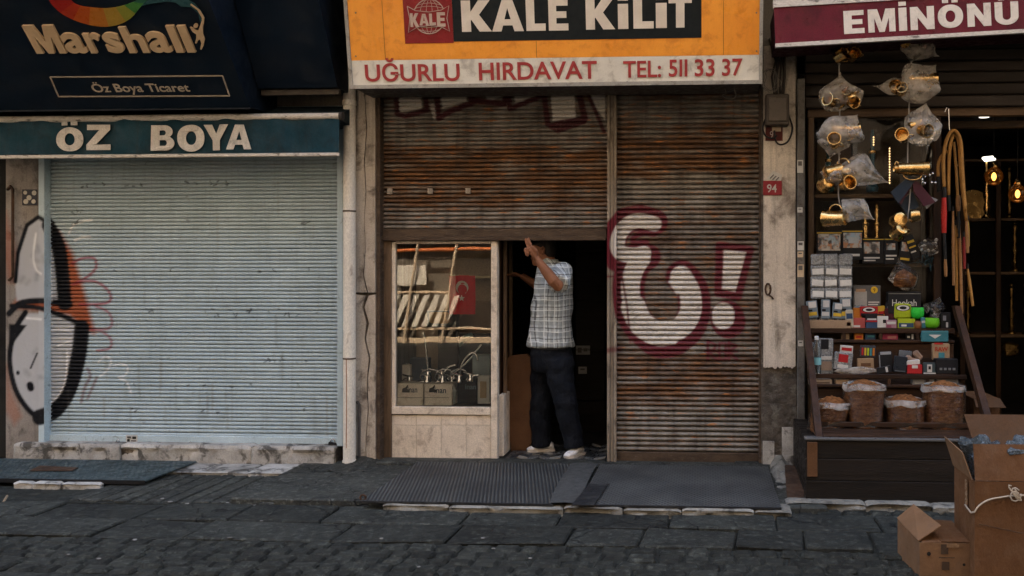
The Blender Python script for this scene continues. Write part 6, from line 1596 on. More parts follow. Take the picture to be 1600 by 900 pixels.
goods('picture_pack', 'black pack with a pinkish picture, leftmost in the glazed case', 'pack', 1276, 1315, 361, 408, .05, .02, BK, ((0, .92, 1, .96, YE), (.05, .35, .95, .90, (.30, .26, .25)), (.2, .42, .45, .72, (.34, .16, .10)), (.6, .4, .9, .85, (.40, .44, .46)), (.05, .12, .6, .2, WH)), gp)
goods('picture_pack', 'black pack with a grey picture, second in the glazed case', 'pack', 1316, 1348, 359, 406, .045, .02, BK, ((0, .93, 1, .97, YE), (.05, .4, .95, .9, (.16, .19, .21)), (.3, .55, .8, .75, (.42, .44, .45)), (.05, .12, .85, .2, WH)), gp)
goods('picture_pack', 'black pack with a pale shell picture, third in the glazed case', 'pack', 1348, 1381, 372, 412, .055, .02, BK, ((0, .93, 1, .97, YE), (.05, .4, .8, .85, (.36, .33, .29)), (.05, .2, .8, .26, WH), (.05, .1, .6, .15, WH)), gp)
goods('picture_pack', 'narrow black pack with lines of print, fourth in the glazed case', 'pack', 1382, 1403, 372, 413, .05, .02, BK, ((0, .93, 1, .97, YE), (.15, .55, .8, .8, (.25, .24, .23)), (.1, .3, .9, .36, WH), (.1, .18, .7, .23, WH)), gp)
goods('picture_pack', 'tilted black pack with yellow corner, fifth in the glazed case', 'pack', 1404, 1422, 375, 410, .04, .02, BK, ((.1, .5, .8, .9, (.36, .35, .34)), (.1, .1, .9, .2, YE)), gp, .5, .12)
goods('picture_pack', 'rightmost tilted black pack striped with yellow print in the glazed case', 'pack', 1426, 1440, 366, 405, .03, .02, BK, ((.1, .7, .9, .8, YE), (.1, .5, .9, .56, YE), (.1, .3, .7, .36, WH)), gp, .5, -.35)
fb_ = thing('flower_bag', 'dark bag of bluish dried feathers right of the picture packs', 'bag', P(1448, 418, 0))
bag(P(1450, 385, .02), .09, .05, .06, 3.1, fb_, 'film', (0, 0, 1), 1.2)
for k in range(26):
    a0 = P(1447 + random.uniform(-14, 14), 404 + random.uniform(-8, 12), .02); d = Vector((random.gauss(0, .05), random.gauss(0, .02), random.gauss(-.01, .03)))
    obj('feather', MB().tube([a0, a0 + d * .5, a0 + d + Vector((0, 0, -.02))], [.006, .005, .001], 4, flat=.3), flat('feather_blue', (.03, .07, .09)), fb_)
for k in range(10):
    obj('dried_flower', MB().lathe([(.003, -.012), (.016, 0), (.003, .012)], P(1445 + random.uniform(-12, 18), 382 + random.uniform(-10, 12), .015), 7), flat('dry_white', (.45, .43, .40)), fb_)
jb = goods('jar_box', 'grey carton printed with a glass jar and a yellow disc', 'box', 1333, 1376, 446, 482, -.02, .1, (.10, .10, .10), ((.55, .25, .95, .30, WH), (.55, .15, .9, .2, WH), (.05, .05, .5, .75, (.30, .29, .27)), (.1, .72, .45, .85, (.33, .2, .12))))
plJ = Pl((0, -.0225, 0), (1, 0, 0), (0, 0, 1))
obj('yellow_disc', MB().lathe([(.026, 0), (.026, .002)], plJ.hit(1366, 453), 16, Matrix.Rotation(R(90), 3, 'X')), flat('disc_yellow', (.60, .38, .03)), jb)
words('9', plJ, 1364.5, 1367.5, 456, 450.5, M['black'], jb, .0, .001, .003, cap='9')
tb = thing('fibre_bag', 'clear bag of dark brown fibre above the black lettered box', 'bag', P(1410, 455, -.04))
bag(P(1411, 433, -.02), .112, .07, .09, 5.2, tb, 'film', (-.2, 0, 1), 1.7)
bag(P(1412, 436, -.02), .095, .055, .075, 5.9, tb, 'fibre' if 'fibre' in M else 'tobacco', (0, 0, 1), 1.1, 'fibre')
hb = goods('lettered_box', 'black box with white script lettering in the middle of the rack top', 'box', 1388, 1439, 456, 490, -.05, .1, BK, ((0, .9, 1, .93, (.2, .19, .17)),))
words('Hookah', Pl((0, -.0505, 0), (1, 0, 0), (0, 0, 1)), 1394, 1432, 478, 468, flat('print_white', (.55, .53, .5)), hb, .0, .001, .001)
# card of white sachets, hung at the left
sc_ = thing('sachet_card', 'hanging card of white labelled sachets at the left of the rack', 'sachets', P(1300, 462, -.06))
sil = pm('sachet_film', (.30, .31, .32), (.16, .17, .18), s2=30, rough=.22, metal=.4, bump=.9, bs=45, bd=.01)
for j in range(4):
    for i in range(3):
        x0_, y0_ = 1267 + i * 21.5 + random.uniform(-1, 1), 397 + j * 17.5
        a, b = P(x0_, y0_ + 18, -.06), P(x0_ + 21, y0_, -.06)
        s1 = obj('sachet', MB().cbox((a.x, -.07, a.z), (b.x, -.05, b.z), .008, None, .004), sil, sc_)
        T = Matrix.Translation(((a.x + b.x) / 2, -.074, (a.z + b.z) / 2)) @ Matrix.Rotation(random.gauss(0, .08), 4, 'Y')
        if j: obj('paper_label', MB().cbox((-.042, -.001, -.026), (.042, .001, .018), .0005, T), flat('label_white', (.62, .61, .58)), s1)
gq = 'small packets in the left tray'
for k, (a, b, c, d, lab) in enumerate(((1262, 1279, 470, 497, 'leftmost blue-grey packet leaning over the wooden tray'), (1283, 1297, 468, 498, 'blue-grey packet second from the left over the tray'), (1300, 1316, 473, 498, 'packet with the yellow stripe over the tray'), (1314, 1331, 466, 498, 'rightmost striped packet over the tray'))):
    goods('tray_packet', lab, 'packet', a, b, c, d, -.09, .02, (.16, .20, .23), ((.1, .15, .9, .35, YE if k != 1 else WH), (.2, .6, .9, .95, WH), (.1, .4, .5, .5, BK)), gq, .25, random.gauss(0, .08))
tr_ = thing('wooden_tray', 'shallow pale wooden tray at the left end of the rack top', 'tray', P(1298, 513, -.09))
for (a, b, c, d, e, f) in ((1264, 1330, 500, 513, -.098, -.088), (1264, 1330, 510, 513, -.088, .05)):
    obj('tray_board', MB().cbox((X(a, -.09), e, P(1300, d, -.09).z), (X(b, -.09), f, P(1300, c, -.09).z), .002), flat('tray_wood', (.32, .22, .14)), tr_)
for k in range(5): goods('foil_packet', ['leftmost', 'second', 'middle', 'fourth', 'rightmost'][k] + ' small foil packet lying in the wooden tray', 'packet', 1267 + k * 12.5, 1278 + k * 12.5, 495, 506, -.06, .03, sil, ((.2, .2, .8, .6, (YE, WH, YE, WH, WH)[k]),), 'foil packets in the wooden tray', .3, random.gauss(0, .15))
y1 = -.075
goods('orange_box', 'small orange box beside the red oval tin on the rack top', 'box', 1333, 1347, 481, 503, y1 + .03, .05, OR)
rt = goods('oval_tin', 'red tin with a black and white oval on the rack top', 'tin', 1344, 1372, 479, 494, y1 + .02, .05, RD, ((.05, .0, .95, .3, BK),))
def oval(par, cx_, cy_, rx, ry, y_, mats):
    for k, (s, m_) in enumerate(mats):
        q = [P(cx_ + rx * s * math.cos(a), cy_ - ry * s * math.sin(a), y_ - .0025 - .001 * k) for a in [i * .314 for i in range(20)]]
        obj('oval_badge', MB().prism(q, (0, .0008, 0)), m_, par)
oval(rt, 1358, 484, 11, 4.2, y1 + .02, ((1, M['black']), (.85, flat('label_white', (.62, .61, .58))), (.5, M['black'])))
goods('black_packet', 'black and white packet under the red oval tin', 'packet', 1352, 1381, 491, 502, y1, .04, BK, ((.1, .2, .6, .4, WH), (.65, .3, .95, .8, OR)))
goods('red_packet', 'pinkish red packet at the front of the rack top', 'packet', 1332, 1352, 497, 513, y1 - .01, .03, (.35, .07, .06), ((.1, .1, .6, .3, WH),))
goods('navy_packet', 'dark navy packet between the red packet and the white card', 'packet', 1353, 1371, 500, 513, y1 - .008, .03, BL, ((.0, .75, 1, .95, RD),))
goods('white_packet', 'white card packet with a small dark figure on the rack top', 'packet', 1371, 1388, 494, 512, y1 - .01, .01, WH, ((.5, .4, .8, .7, BK),))
goods('pink_packet', 'pink and white packet right of the white card', 'packet', 1384, 1401, 500, 513, y1 - .012, .02, (.32, .17, .21), ((.1, .5, .9, .8, WH), (.1, .1, .5, .4, PK)))
goods('maroon_box', 'dark maroon box behind the pink packet', 'box', 1383, 1400, 482, 499, y1 + .03, .04, (.06, .012, .02))
lt = goods('lime_tin', 'lime green tin with a dark oval on the rack top', 'tin', 1398, 1424, 474, 498, y1 + .01, .05, LI, (), None, .4, .03, .003, .012)
oval(lt, 1411, 481, 11.5, 5, y1 + .01, ((1, M['black']), (.85, flat('label_white', (.62, .61, .58))), (.5, M['black'])))
goods('yellow_packet', 'lime and navy packet in front of the lime green tin', 'packet', 1403, 1430, 498, 513, y1 - .01, .02, LI, ((.05, .1, .9, .55, BL), (.2, .2, .5, .4, WH)))
def bowl(px, py, w, h, y, lab, mat):
    c = P(px, py + h / 2, y); r = w / 410
    t = thing('green_bowl', lab, 'bowl', c, 'bright green bowls on the rack')
    hh = h / 205
    obj('bowl_body', MB().lathe([(r * .6, 0), (r * .92, hh * .2), (r, hh * .5), (r * .96, hh * .85), (r * .88, hh), (r * .82, hh * .97), (r * .9, hh * .5), (r * .5, hh * .1)], c, 18), mat, t, smooth=50)
bowl(1433, 489, 21, 17, y1 + .03, 'bright emerald green bowl touching the lime tin', flat('bowl_green', (.03, .52, .05), .3))
bowl(1456, 505, 23, 15, y1 - .0, 'yellowish green bowl at the right of the rack top', flat('bowl_lime', (.14, .48, .02), .3))
bj = thing('amber_jar', 'small amber jar between the lime packet and the green bowl', 'jar', P(1434, 513, y1))
obj('jar_body', MB().lathe([(.024, 0), (.028, .01), (.028, .04), (.018, .055)], P(1434, 513, y1 - .01), 12), flat('jar_amber', (.20, .08, .03), .25), bj, smooth=40)
bx_ = thing('glass_bundle', 'dark crinkled bag of glass pieces at the right end of the rack top', 'bag', P(1462, 500, -.02))
bag(P(1462, 482, .0), .085, .05, .075, 8.8, bx_, 'film', (.3, 0, 1), 1.3)
for k in range(8):
    obj('glass_piece', MB().lathe([(.004, -.02), (.016, -.005), (.012, .02)], P(1462 + random.uniform(-13, 13), 484 + random.uniform(-10, 10), .0), 8, rotv(random.random() * 3, random.random() * 3, 0)), flat('smoke_glass', (.02, .022, .026), .08), bx_, smooth=True)
for (nm, lab, cat, a, b, c0, c1, yy_, col, mk) in (
    ('gum_packet', 'small yellow packet wedged behind the red oval tin', 'packet', 1372, 1384, 478, 494, y1 + .05, YE, ((.1, .2, .9, .5, RD),)),
    ('dark_packet', 'dark printed packet behind the lime tin', 'packet', 1384, 1400, 472, 486, y1 + .06, (.03, .035, .05), ((.1, .3, .9, .5, WH),)),
    ('silver_packet', 'silver packet lying against the foot of the grey jar carton', 'packet', 1334, 1352, 476, 486, y1 + .05, sil, ((.2, .2, .8, .7, (.1, .2, .3)),)),
    ('cream_packet', 'cream packet with blue print left of the red packet', 'packet', 1322, 1334, 484, 512, y1 - .02, (.42, .38, .3), ((.1, .5, .9, .8, BL), (.1, .1, .6, .3, RD))),
    ('teal_packet', 'slim teal packet standing right of the amber jar', 'packet', 1440, 1447, 496, 513, y1 - .015, TE, ((.1, .5, .9, .7, WH),)),
    ('black_pouch', 'black crumpled pouch at the right end of the rack top', 'pouch', 1470, 1486, 488, 514, y1 - .0, BK, ((.2, .5, .5, .8, (.2, .2, .22)), (.5, .1, .7, .4, WH)))):
    goods(nm, lab, cat, a, b, c0, c1, yy_, .02, col, mk, None, .35, random.gauss(0, .06))
# under the top rail
y2 = -.07
for (nm, lab, a, b, col, mk) in (('brown_block', 'small brown block under the top rail', 1315, 1327, TA, ()), ('orange_packet', 'orange packet under the top rail', 1335, 1349, OR, ((.2, .3, .8, .6, RD),)), ('blue_packet', 'dark blue packet under the top rail', 1352, 1368, BL, ((.2, .4, .9, .7, TE),)),
                              ('magenta_packet', 'magenta packet under the top rail', 1376, 1403, (.26, .03, .07), ((.4, .2, .9, .6, (.40, .17, .16)),)), ('striped_packet', 'black packet with white stripes under the top rail', 1416, 1430, BK, ((.6, .1, .8, .9, WH), (.1, .3, .4, .6, WH)))):
    goods(nm, lab, 'packet', a, b, 521, 531, y2, .04, col, mk, 'packets under the top rail')
tb_ = goods('teal_box', 'teal box with a white triangle at the right end of the rack', 'box', 1440, 1482, 517, 534, -.115, .03, TE, ((.02, .88, .98, .94, (.10, .28, .32)),))
px_poly('triangle', [(1451, 523), (1471, 523), (1461, 529)], Pl((0, -.116, 0), (1, 0, 0), (0, 0, 1)), flat('label_white', (.62, .61, .58)), tb_, .001, .0005)
# middle step
y3 = -.36
zsh = P(1380, 601, T2).z
wb = thing('water_bottle', 'clear plastic water bottle at the left end of the middle step', 'bottle', P(1276, 586, y3))
c = P(1276, 588, y3 - .01)
obj('bottle_body', MB().lathe([(.026, 0), (.032, .008), (.031, .05), (.033, .06), (.031, .07), (.032, .14), (.033, .15), (.032, .19), (.022, .235), (.012, .255), (.012, .265)], c, 16), M['bottle_pet'], wb, smooth=50)
obj('bottle_label', MB().lathe([(.0335, .085), (.0335, .135)], c, 16, caps=False), flat('label_cyan', (.20, .45, .50), .35), wb, smooth=True)
obj('bottle_cap', MB().lathe([(.014, .262), (.0145, .285), (.012, .288)], c, 12), flat('cap_white', (.6, .62, .62)), wb, smooth=40)
goods('snack_pouch', 'silver snack pouch with a black top behind the water bottle', 'pouch', 1278, 1302, 529, 584, y3 + .04, .03, sil, ((.2, .7, .7, .98, BK), (.1, .1, .9, .35, (.33, .24, .18)), (.1, .4, .9, .5, WH)), 'pouches on the middle step')
goods('snack_pouch', 'pale pouch at the far left edge of the middle step', 'pouch', 1263, 1272, 535, 584, y3 + .05, .03, sil, ((.1, .3, .9, .8, WH),), 'pouches on the middle step')
goods('snack_pouch', 'silver pouch with a red label on the middle step', 'pouch', 1302, 1330, 551, 578, y3 + .0, .05, sil, ((.22, .45, .75, .9, RD), (.2, .1, .8, .3, WH)), 'pouches on the middle step', .3, .12)
cf = thing('crumpled_film', 'crumpled clear film lying along the middle step', 'film', P(1340, 585, y3 - .02))
bag(P(1342, 579, y3 - .0), .15, .03, .03, 2.7, cf, 'bag', (1, 0, 0), 1.2, 'film')
goods('black_wallet', 'black wallet in a clear sleeve on the middle step', 'wallet', 1375, 1396, 551, 581, y3 + .03, .03, BK, ((.1, .9, .9, 1.05, (.3, .31, .32)), (.0, .1, .06, .9, (.3, .31, .32))), 'wallets on the middle step', .35, -.06)
goods('black_wallet', 'black quilted wallet leaning beside the red and white packet', 'wallet', 1396, 1416, 557, 582, y3 + .0, .03, (.02, .024, .03), ((.08, .05, .92, .12, (.08, .09, .1)),), 'wallets on the middle step', .4, .1)
goods('white_tube', 'thin black packet with a white end lying on the middle step', 'packet', 1371, 1394, 573, 583, y3 - .02, .02, BK, ((.6, .1, .75, .9, WH),), None, .4, -.2)
goods('cigarette_pack', 'red packet with a white chevron on the middle step', 'packet', 1418, 1441, 570, 584, y3 - .01, .03, RD, ((.3, .6, .7, .95, WH),))
goods('white_box', 'white packet tilted on top of the red packet', 'packet', 1416, 1438, 563, 570, y3 + .0, .03, WH, (), None, .5, -.12)
goods('portrait_pack', 'black packet with a white portrait on the middle step', 'packet', 1443, 1462, 567, 584, y3 - .01, .03, (.05, .07, .075), ((.3, .15, .7, .85, WH), (.4, .4, .6, .7, BK), (0, 0, 1, .1, WH)))
rw = goods('paper_carton', 'tan cardboard display box with red lettering on the middle step', 'box', 1457, 1484, 537, 562, y3 + .06, .03, TA, ((.35, .05, .7, .45, TE), (.1, .95, .6, 1.05, RD)))
words('RAW', Pl((0, y3 + .0575, 0), (1, 0, 0), (0, 0, 1)), 1461, 1481, 548.5, 542, flat('raw_red', (.38, .04, .02)), rw, .02, .001, .001)
bk2 = goods('long_box', 'long black box with faint grey marks at the right of the middle step', 'box', 1463, 1497, 561, 584, y3 - .02, .08, BK, tuple((.15 + .2 * k, .25, .27 + .2 * k, .4, (.2, .2, .2)) for k in range(4)))
for (nm, lab, cat, a, b, c0, c1, yy_, col, mk) in (
    ('paper_packet', 'white printed packet behind the red label pouch', 'packet', 1312, 1332, 540, 556, y3 + .08, WH, ((.1, .5, .9, .8, RD), (.1, .1, .6, .3, BL))),
    ('brown_packet', 'brown paper packet lying beside the crumpled film', 'packet', 1340, 1366, 560, 578, y3 + .05, TA, ((.2, .3, .8, .6, (.12, .06, .03)),)),
    ('grey_case', 'grey clamshell case behind the quilted wallet', 'case', 1404, 1424, 548, 566, y3 + .07, (.12, .13, .14), ((.1, .1, .9, .2, (.3, .3, .3)),)),
    ('lighter_card', 'card of small lighters at the back of the middle step', 'card', 1344, 1368, 540, 558, y3 + .10, (.05, .05, .06), tuple((.08 + .18 * k, .15, .2 + .18 * k, .8, (RD, YE, LI, TE, OR)[k]) for k in range(5)))):
    goods(nm, lab, cat, a, b, c0, c1, yy_, .02, col, mk, None, .35, random.gauss(0, .08))
pb = thing('tan_stones', 'little heap of tan soap stones on the middle step', 'stones', P(1430, 567, y3 + .05))
for (a, b, r) in ((1421, 562, .028), (1434, 555, .03), (1428, 563, .024)):
    obj('stone', MB().cbox((-r * 1.2, -r * .8, -r * .7), (r * 1.2, r * .8, r * .7), .01, Matrix.Translation(P(a, b, y3 + .05)) @ Matrix.Rotation(random.random(), 4, 'Y'), .004), flat('stone_tan', (.26, .17, .12)), pb)
y4 = -.385
for (nm, lab, a, b, c0, c1, col, mk) in (('flat_carton', 'flat pale carton under the middle rail at the left', 1265, 1300, 593, 603, (.32, .25, .19), ((.1, .4, .9, .6, (.10, .06, .04)),)), ('brown_box', 'small brown box under the middle rail', 1306, 1330, 594, 603, TA, ()), ('steel_tray', 'grey tray under the middle rail', 1426, 1460, 592, 602, (.16, .15, .14), ((.1, .2, .9, .4, (.3, .27, .22)),)), ('steel_tray', 'second grey tray at the right end under the middle rail', 1464, 1498, 592, 602, (.13, .12, .115), ())):
    goods(nm, lab, 'box', a, b, c0, c1, y4, .08, col, mk)
# tobacco in clear bags on the lowest step
def tob_bag(px0, px1, py0, py1, y, lab, seed, lean=0.0):
    a, b = P(px0, py1, y), P(px1, py0, y); cx_ = (a.x + b.x) / 2; w = (b.x - a.x) / 2; h = b.z - a.z
    t = thing('tobacco_bag', lab, 'bag', (cx_, y, a.z), 'bags of brown tobacco on the rack')
    def blob(r_, z1, wob, nm, mat, top):
        rings = []; n = 26
        for j in range(15):
            u = j / 14; z = a.z + z1 * u
            rr_ = r_ * (.88 + .12 * math.sin(min(1, u * 1.6) * math.pi * .5)) * (1 if u < .93 or not top else 1 - (u - .93) * 4)
            ring_ = []
            for i in range(n):
                an = 2 * math.pi * i / n; d = Vector((math.cos(an), math.sin(an), u * 3))
                k = 1 + wob * mnoise.noise(d * 2.0 + Vector((seed, 0, 0))) + wob * .5 * mnoise.noise(d * 5 + Vector((0, seed, 0)))
                ring_.append(Vector((cx_ + lean * u * h + math.cos(an) * rr_ * k, y + .08 + math.sin(an) * min(rr_, .12) * k, z + .008 * mnoise.noise(d * 3))))
            rings.append(ring_)
        return obj(nm, MB().loft(rings, caps=True), mat, t, smooth=True)
    blob(w * .95, h * .90, .05, 'tobacco', M['tobacco'], True)
    tm = MB(); 
    tm.grid(lambda u, v: Vector((cx_ + lean * h + (u - .5) * w * 1.7, y + .08 + (v - .5) * .2, a.z + h * .88 + .05 * max(0, 1 - 4 * ((u - .5) ** 2 + (v - .5) ** 2)) + .014 * mnoise.noise(Vector((u * 9, v * 9, seed))))), 18, 12)
    obj('tobacco_heap', tm, M['tobacco'], t)
    rings = []; n = 26
    for j in range(13):
        u = j / 12; ring_ = []
        for i in range(n):
            an = 2 * math.pi * i / n; d = Vector((math.cos(an), math.sin(an), u * 4))
            k = 1.02 + .05 * mnoise.noise(d * 3 + Vector((seed, 1, 0))) + .05 * abs(mnoise.noise(d * 7))
            ring_.append(Vector((cx_ + lean * u * h + math.cos(an) * w * k, y + .08 + math.sin(an) * min(w, .125) * k, a.z + h * u * (.94 + .05 * mnoise.noise(d * 1.5)))))
        rings.append(ring_)
    obj('clear_bag', MB().loft(rings, caps=False), M['film'], t, smooth=True)
    rim = [p + Vector((0, 0, .006)) for p in rings[-1]]
    rim2 = [p + Vector((0, 0, -.03 - .02 * abs(mnoise.noise(p * 9)))) + (p - Vector((cx_ + lean * h, y + .08, p.z))) * .05 for p in rings[-1]]
    obj('bag_collar', MB().loft([rings[-1], rim, rim2], caps=False), M['bag'], t, smooth=True)
y5 = -.66
tob_bag(1263, 1325, 628, 676, y5, 'small slumped tobacco bag leaning at the left of the lowest step', 1.0, .18)
tob_bag(1321, 1386, 598, 676, y5, 'tall tobacco bag second from the left on the lowest step', 2.3)
tob_bag(1386, 1450, 624, 676, y5, 'shorter tobacco bag third from the left on the lowest step', 3.7)
tob_bag(1446, 1512, 600, 676, y5, 'tall tobacco bag at the right end of the lowest step', 5.1)

# ------------------------------------------------------------------ mats, plates and cartons on the pavement
m0, m1 = G(556, 793, .078), G(1220, 795, .07)
ymf, ymb = -1.265, -.11
xs = P(562, 793, ymf).x
def slab_thing(name, lab, cat, x0, x1, y0, y1, z0, z1, mat, c=.004, sk=0.0):
    t = thing(name, lab, cat, ((x0 + x1) / 2, (y0 + y1) / 2, z0))
    mb = MB().cbox((x0, y0, z0), (x1, y1, z1), c)
    obj('sheet', mb, mat, t)
    return t
xm = P(864, 793, ymf).x
ma = slab_thing('rubber_mat', 'worn ribbed rubber mat in front of the display window', 'mat', xs, xm, ymf, ymb,   .068, .078, M['mat_line'])
obj('corner_ring', MB().tube([Vector((xs + .01 + .018 * math.cos(a), ymf + .03, .09 + .018 * math.sin(a))) for a in [i * .63 for i in range(11)]], .007, 6), M['rust_plate'], ma, smooth=True)
obj('front_edge', MB().cbox((xs, ymf - .008, .064), (xm, ymf - .0005, .08), .002), M['rubber'], ma)
mbx = P(1221, 795, ymf).x
mb2 = slab_thing('rubber_mat', 'diamond patterned rubber mat in front of the lowered rusty shutter', 'mat', xm + .16, mbx, ymf, ymb + .0,   .068, .078, M['mat_mesh'])
obj('front_edge', MB().cbox((xm + .16, ymf - .008, .064), (mbx, ymf - .0005, .08), .002), M['rubber'], mb2)
st = thing('carpet_strip', 'narrow curved carpet offcut between the two rubber mats', 'carpet', (xm + .1, -.6, .036))
obj('strip', MB().grid(lambda u, v: Vector((xm - .04 + .20 * u + .06 * (v - .5) ** 2 - .03 * v, ymf + (ymb - ymf) * v, .082 + .006 * math.sin(u * 3.14))), 6, 12), pm('carpet_grey', (.075, .075, .07), (.045, .045, .043), s2=20, rough=.95, bump=.6, bs=80), st, smooth=True)
bp2 = thing('black_patch', 'dark rubber patch lying on the seam of the mats', 'mat', (xm + .27, -.7, .047))
q = [G(a, b, .086) for a, b in ((893, 790), (928, 790), (951, 757), (920, 757))]
obj('patch', MB().prism(q, (0, 0, .005)), M['rubber'], bp2)
# chequer plate hatch at far left
cp0 = G(160, 778, .05)
hp = thing('steel_hatch', 'blue-grey chequered steel plate on the ground before the left pier', 'plate', (cp0.x - .6, -.4, .04))
obj('plate', MB().cbox((cp0.x - 2.2, -.745, .046), (cp0.x, -.10, .058), .003), M['steel_plate'], hp)
# raised tread bars of the plate, too small to pick apart singly
tb2 = MB()
k = 0
for j in range(16):
    for i in range(40):
        x, y = cp0.x - .03 - i * .042 + (j % 2) * .021, -.72 + j * .038
        T = Matrix.Translation((x, y, .058)) @ Matrix.Rotation(R(45 if (i + j) % 2 else -45), 4, 'Z')
        tb2.box((-.012, -.0035, -.001), (.012, .0035, .0025)); n = len(tb2.v)
        for q_ in range(n - 8, n): tb2.v[q_] = T @ tb2.v[q_]
obj('tread_bars', tb2, M['steel_plate'], hp, kind='stuff')
obj('plate_edge', MB().cbox((cp0.x - 2.2, -.752, .03), (cp0.x + .004, -.7455, .06), .002), M['black'], hp)
rsp = thing('rust_sheet', 'small rusty brown sheet lying at the back of the steel plate', 'sheet', G(80, 734, .06))
q = [G(a, b, .064) for a, b in ((46, 736), (112, 736), (122, 731), (62, 728))]
obj('sheet', MB().prism(q, (0, 0, .004)), M['rust_plate'], rsp)
stk = thing('wood_stick', 'short pale stick on the ground at the left frame edge', 'stick', G(6, 786, .0))
obj('stick', MB().tube([G(4, 787, .01), G(11, 775, .03)], .008, 6), flat('stick_pale', (.3, .22, .14)), stk)
# tilted steel ramp plate beside the rack
rp2 = thing('ramp_plate', 'dark brown steel plate sloping beside the foot of the right pier', 'plate', G(1240, 780, .02))
q = [G(1230, 781, .04), G(1257, 779, .04), P(1255, 730, -.15), P(1226, 728, -.15)]
obj('plate', MB().prism(q, (0, .012, .006)), M['rust_plate'], rp2)
rubc = thing('cement_mound', 'rough cement mound at the foot of the right pier', 'mound', G(1218, 745, .03))
obj('mound', MB().grid(lambda u, v: Vector((X(1200) + (X(1236) - X(1200)) * u, -.75 + .75 * v, .04 + .10 * math.sin(math.pi * u) * v ** 2.2 + .02 * mnoise.noise(Vector((u * 6, v * 8, 1))))), 14, 20), M['kerb'], rubc, smooth=True)
rub2 = thing('cement_mound', 'rough cement mound at the foot of the drain pipe', 'mound', G(560, 745, .03))
obj('mound', MB().grid(lambda u, v: Vector((X(528) + (X(600) - X(528)) * u, -.34 + .36 * v, .043 + .05 * math.sin(math.pi * u) * v ** 1.5 + .018 * mnoise.noise(Vector((u * 7, v * 6, 4))))), 22, 14), M['ramp'], rub2, smooth=True)
st2 = thing('broken_stone', 'single loose stone at the bottom edge left of the picture', 'stone', G(238, 890, 0))
obj('stone', MB().cbox((-.05, -.035, -.01), (.05, .035, .035), .015, Matrix.Translation(G(236, 889, 0)) @ Matrix.Rotation(.3, 4, 'Z'), .012), M['cobble'], st2)

# cartons at the lower right
def plate4(name, a, b, c, d, th, mat, par, label=None):
    """a sheet of board through four corners"""
    a, b, c, d = [Vector(p) for p in (a, b, c, d)]
    n = (b - a).cross(d - a).normalized()
    return obj(name, MB().prism([a, b, c, d], n * th), mat, par, label=label)
bx0 = G(1523, 900, 0)
yf, yb2 = -2.38, -2.02
x0 = P(1523, 800, yf).x; x1 = x0 + .62
zt = P(1523, 752, yf).z
bc = thing('cardboard_box', 'large open brown cardboard box tied with string at the lower right', 'box', ((x0 + x1) / 2, (yf + yb2) / 2, 0), 'cardboard boxes on the pavement')
plate4('front_wall', (x0, yf, 0), (x1, yf, 0), (x1, yf, zt), (x0, yf, zt), -.005, M['card'], bc)
plate4('side_wall', (x0 + .001, yf + .006, 0), (x0 + .001, yb2, 0), (x0 + .001, yb2, zt - .001), (x0 + .001, yf + .006, zt - .001), .005, M['card'], bc)
plate4('side_wall', (x1 - .001, yf + .006, 0), (x1 - .001, yb2, 0), (x1 - .001, yb2, zt), (x1 - .001, yf + .006, zt), -.005, M['card'], bc)
plate4('rear_wall', (x0 + .007, yb2, 0), (x1 - .007, yb2, 0), (x1 - .007, yb2, zt), (x0 + .007, yb2, zt), .005, M['card_in'], bc)
obj('box_floor', MB().box((x0 + .008, yf + .007, .002), (x1 - .008, yb2 - .006, .01)), M['card_in'], bc)
plate4('flap', (x0 + .003, yf + .001, zt + .003), (x1, yf + .001, zt + .003), (x1, yf + .04, zt + .175), (x0 + .003, yf + .035, zt + .175), -.005, M['card'], bc)
plate4('flap', (x0 - .003, yf + .02, zt + .002), (x0 - .003, yb2 - .01, zt + .002), (x0 - .045, yb2 + .01, zt + .15), (x0 - .04, yf + .06, zt + .13), -.005, M['card_pale'], bc)
plate4('flap', (x0 + .14, yb2 + .004, zt + .002), (x1 - .02, yb2 + .004, zt + .002), (x0 + .40, yb2 + .12, zt + .25), (x0 + .085, yb2 + .12, zt + .25), -.005, M['card_in'], bc)
tape_p = [(x0 + .30, yf - .0065, .0), (x0 + .36, yf - .0065, .0), (x0 + .36, yf - .0065, .22), (x0 + .30, yf - .0065, .22)]
plate4('tape_strip', *tape_p, .001, M['tape'], bc)
plate4('tape_strip', (x0 - .006, yf + .10, zt - .02), (x0 - .006, yf + .14, zt - .02), (x0 - .006, yf + .14, zt - .16), (x0 - .006, yf + .10, zt - .16), .001, M['tape'], bc)
for (u0, u1, v0, v1) in ((.50, .60, .30, .42), (.63, .73, .30, .42), (.50, .73, .24, .26)):
    plate4('print_mark', (x0 + u0 * .62, yf - .0062, v0), (x0 + u1 * .62, yf - .0062, v0), (x0 + u1 * .62, yf - .0062, v1), (x0 + u0 * .62, yf - .0062, v1), .0008, flat('ink_brown', (.07, .045, .03)), bc)
obj('crease', MB().tube([(x0 + .02, yf - .006, .31), (x0 + .22, yf - .007, .27), (x0 + .30, yf - .006, .29)], .002, 4), M['card_in'], bc)
str_m = flat('string_pale', (.48, .40, .31))
sq = [P(a, b, yf - .012) for a, b in smooth_line([(1523, 800), (1530, 790), (1545, 781), (1565, 777), (1580, 775), (1600, 774), (1640, 776)], 3)]
obj('string', MB().tube([Vector((x0 - .012, yf + .12, sq[0].z + .0)), Vector((x0 - .012, yf + .02, sq[0].z - .012))] + sq, .0045, 6), str_m, bc, smooth=True)
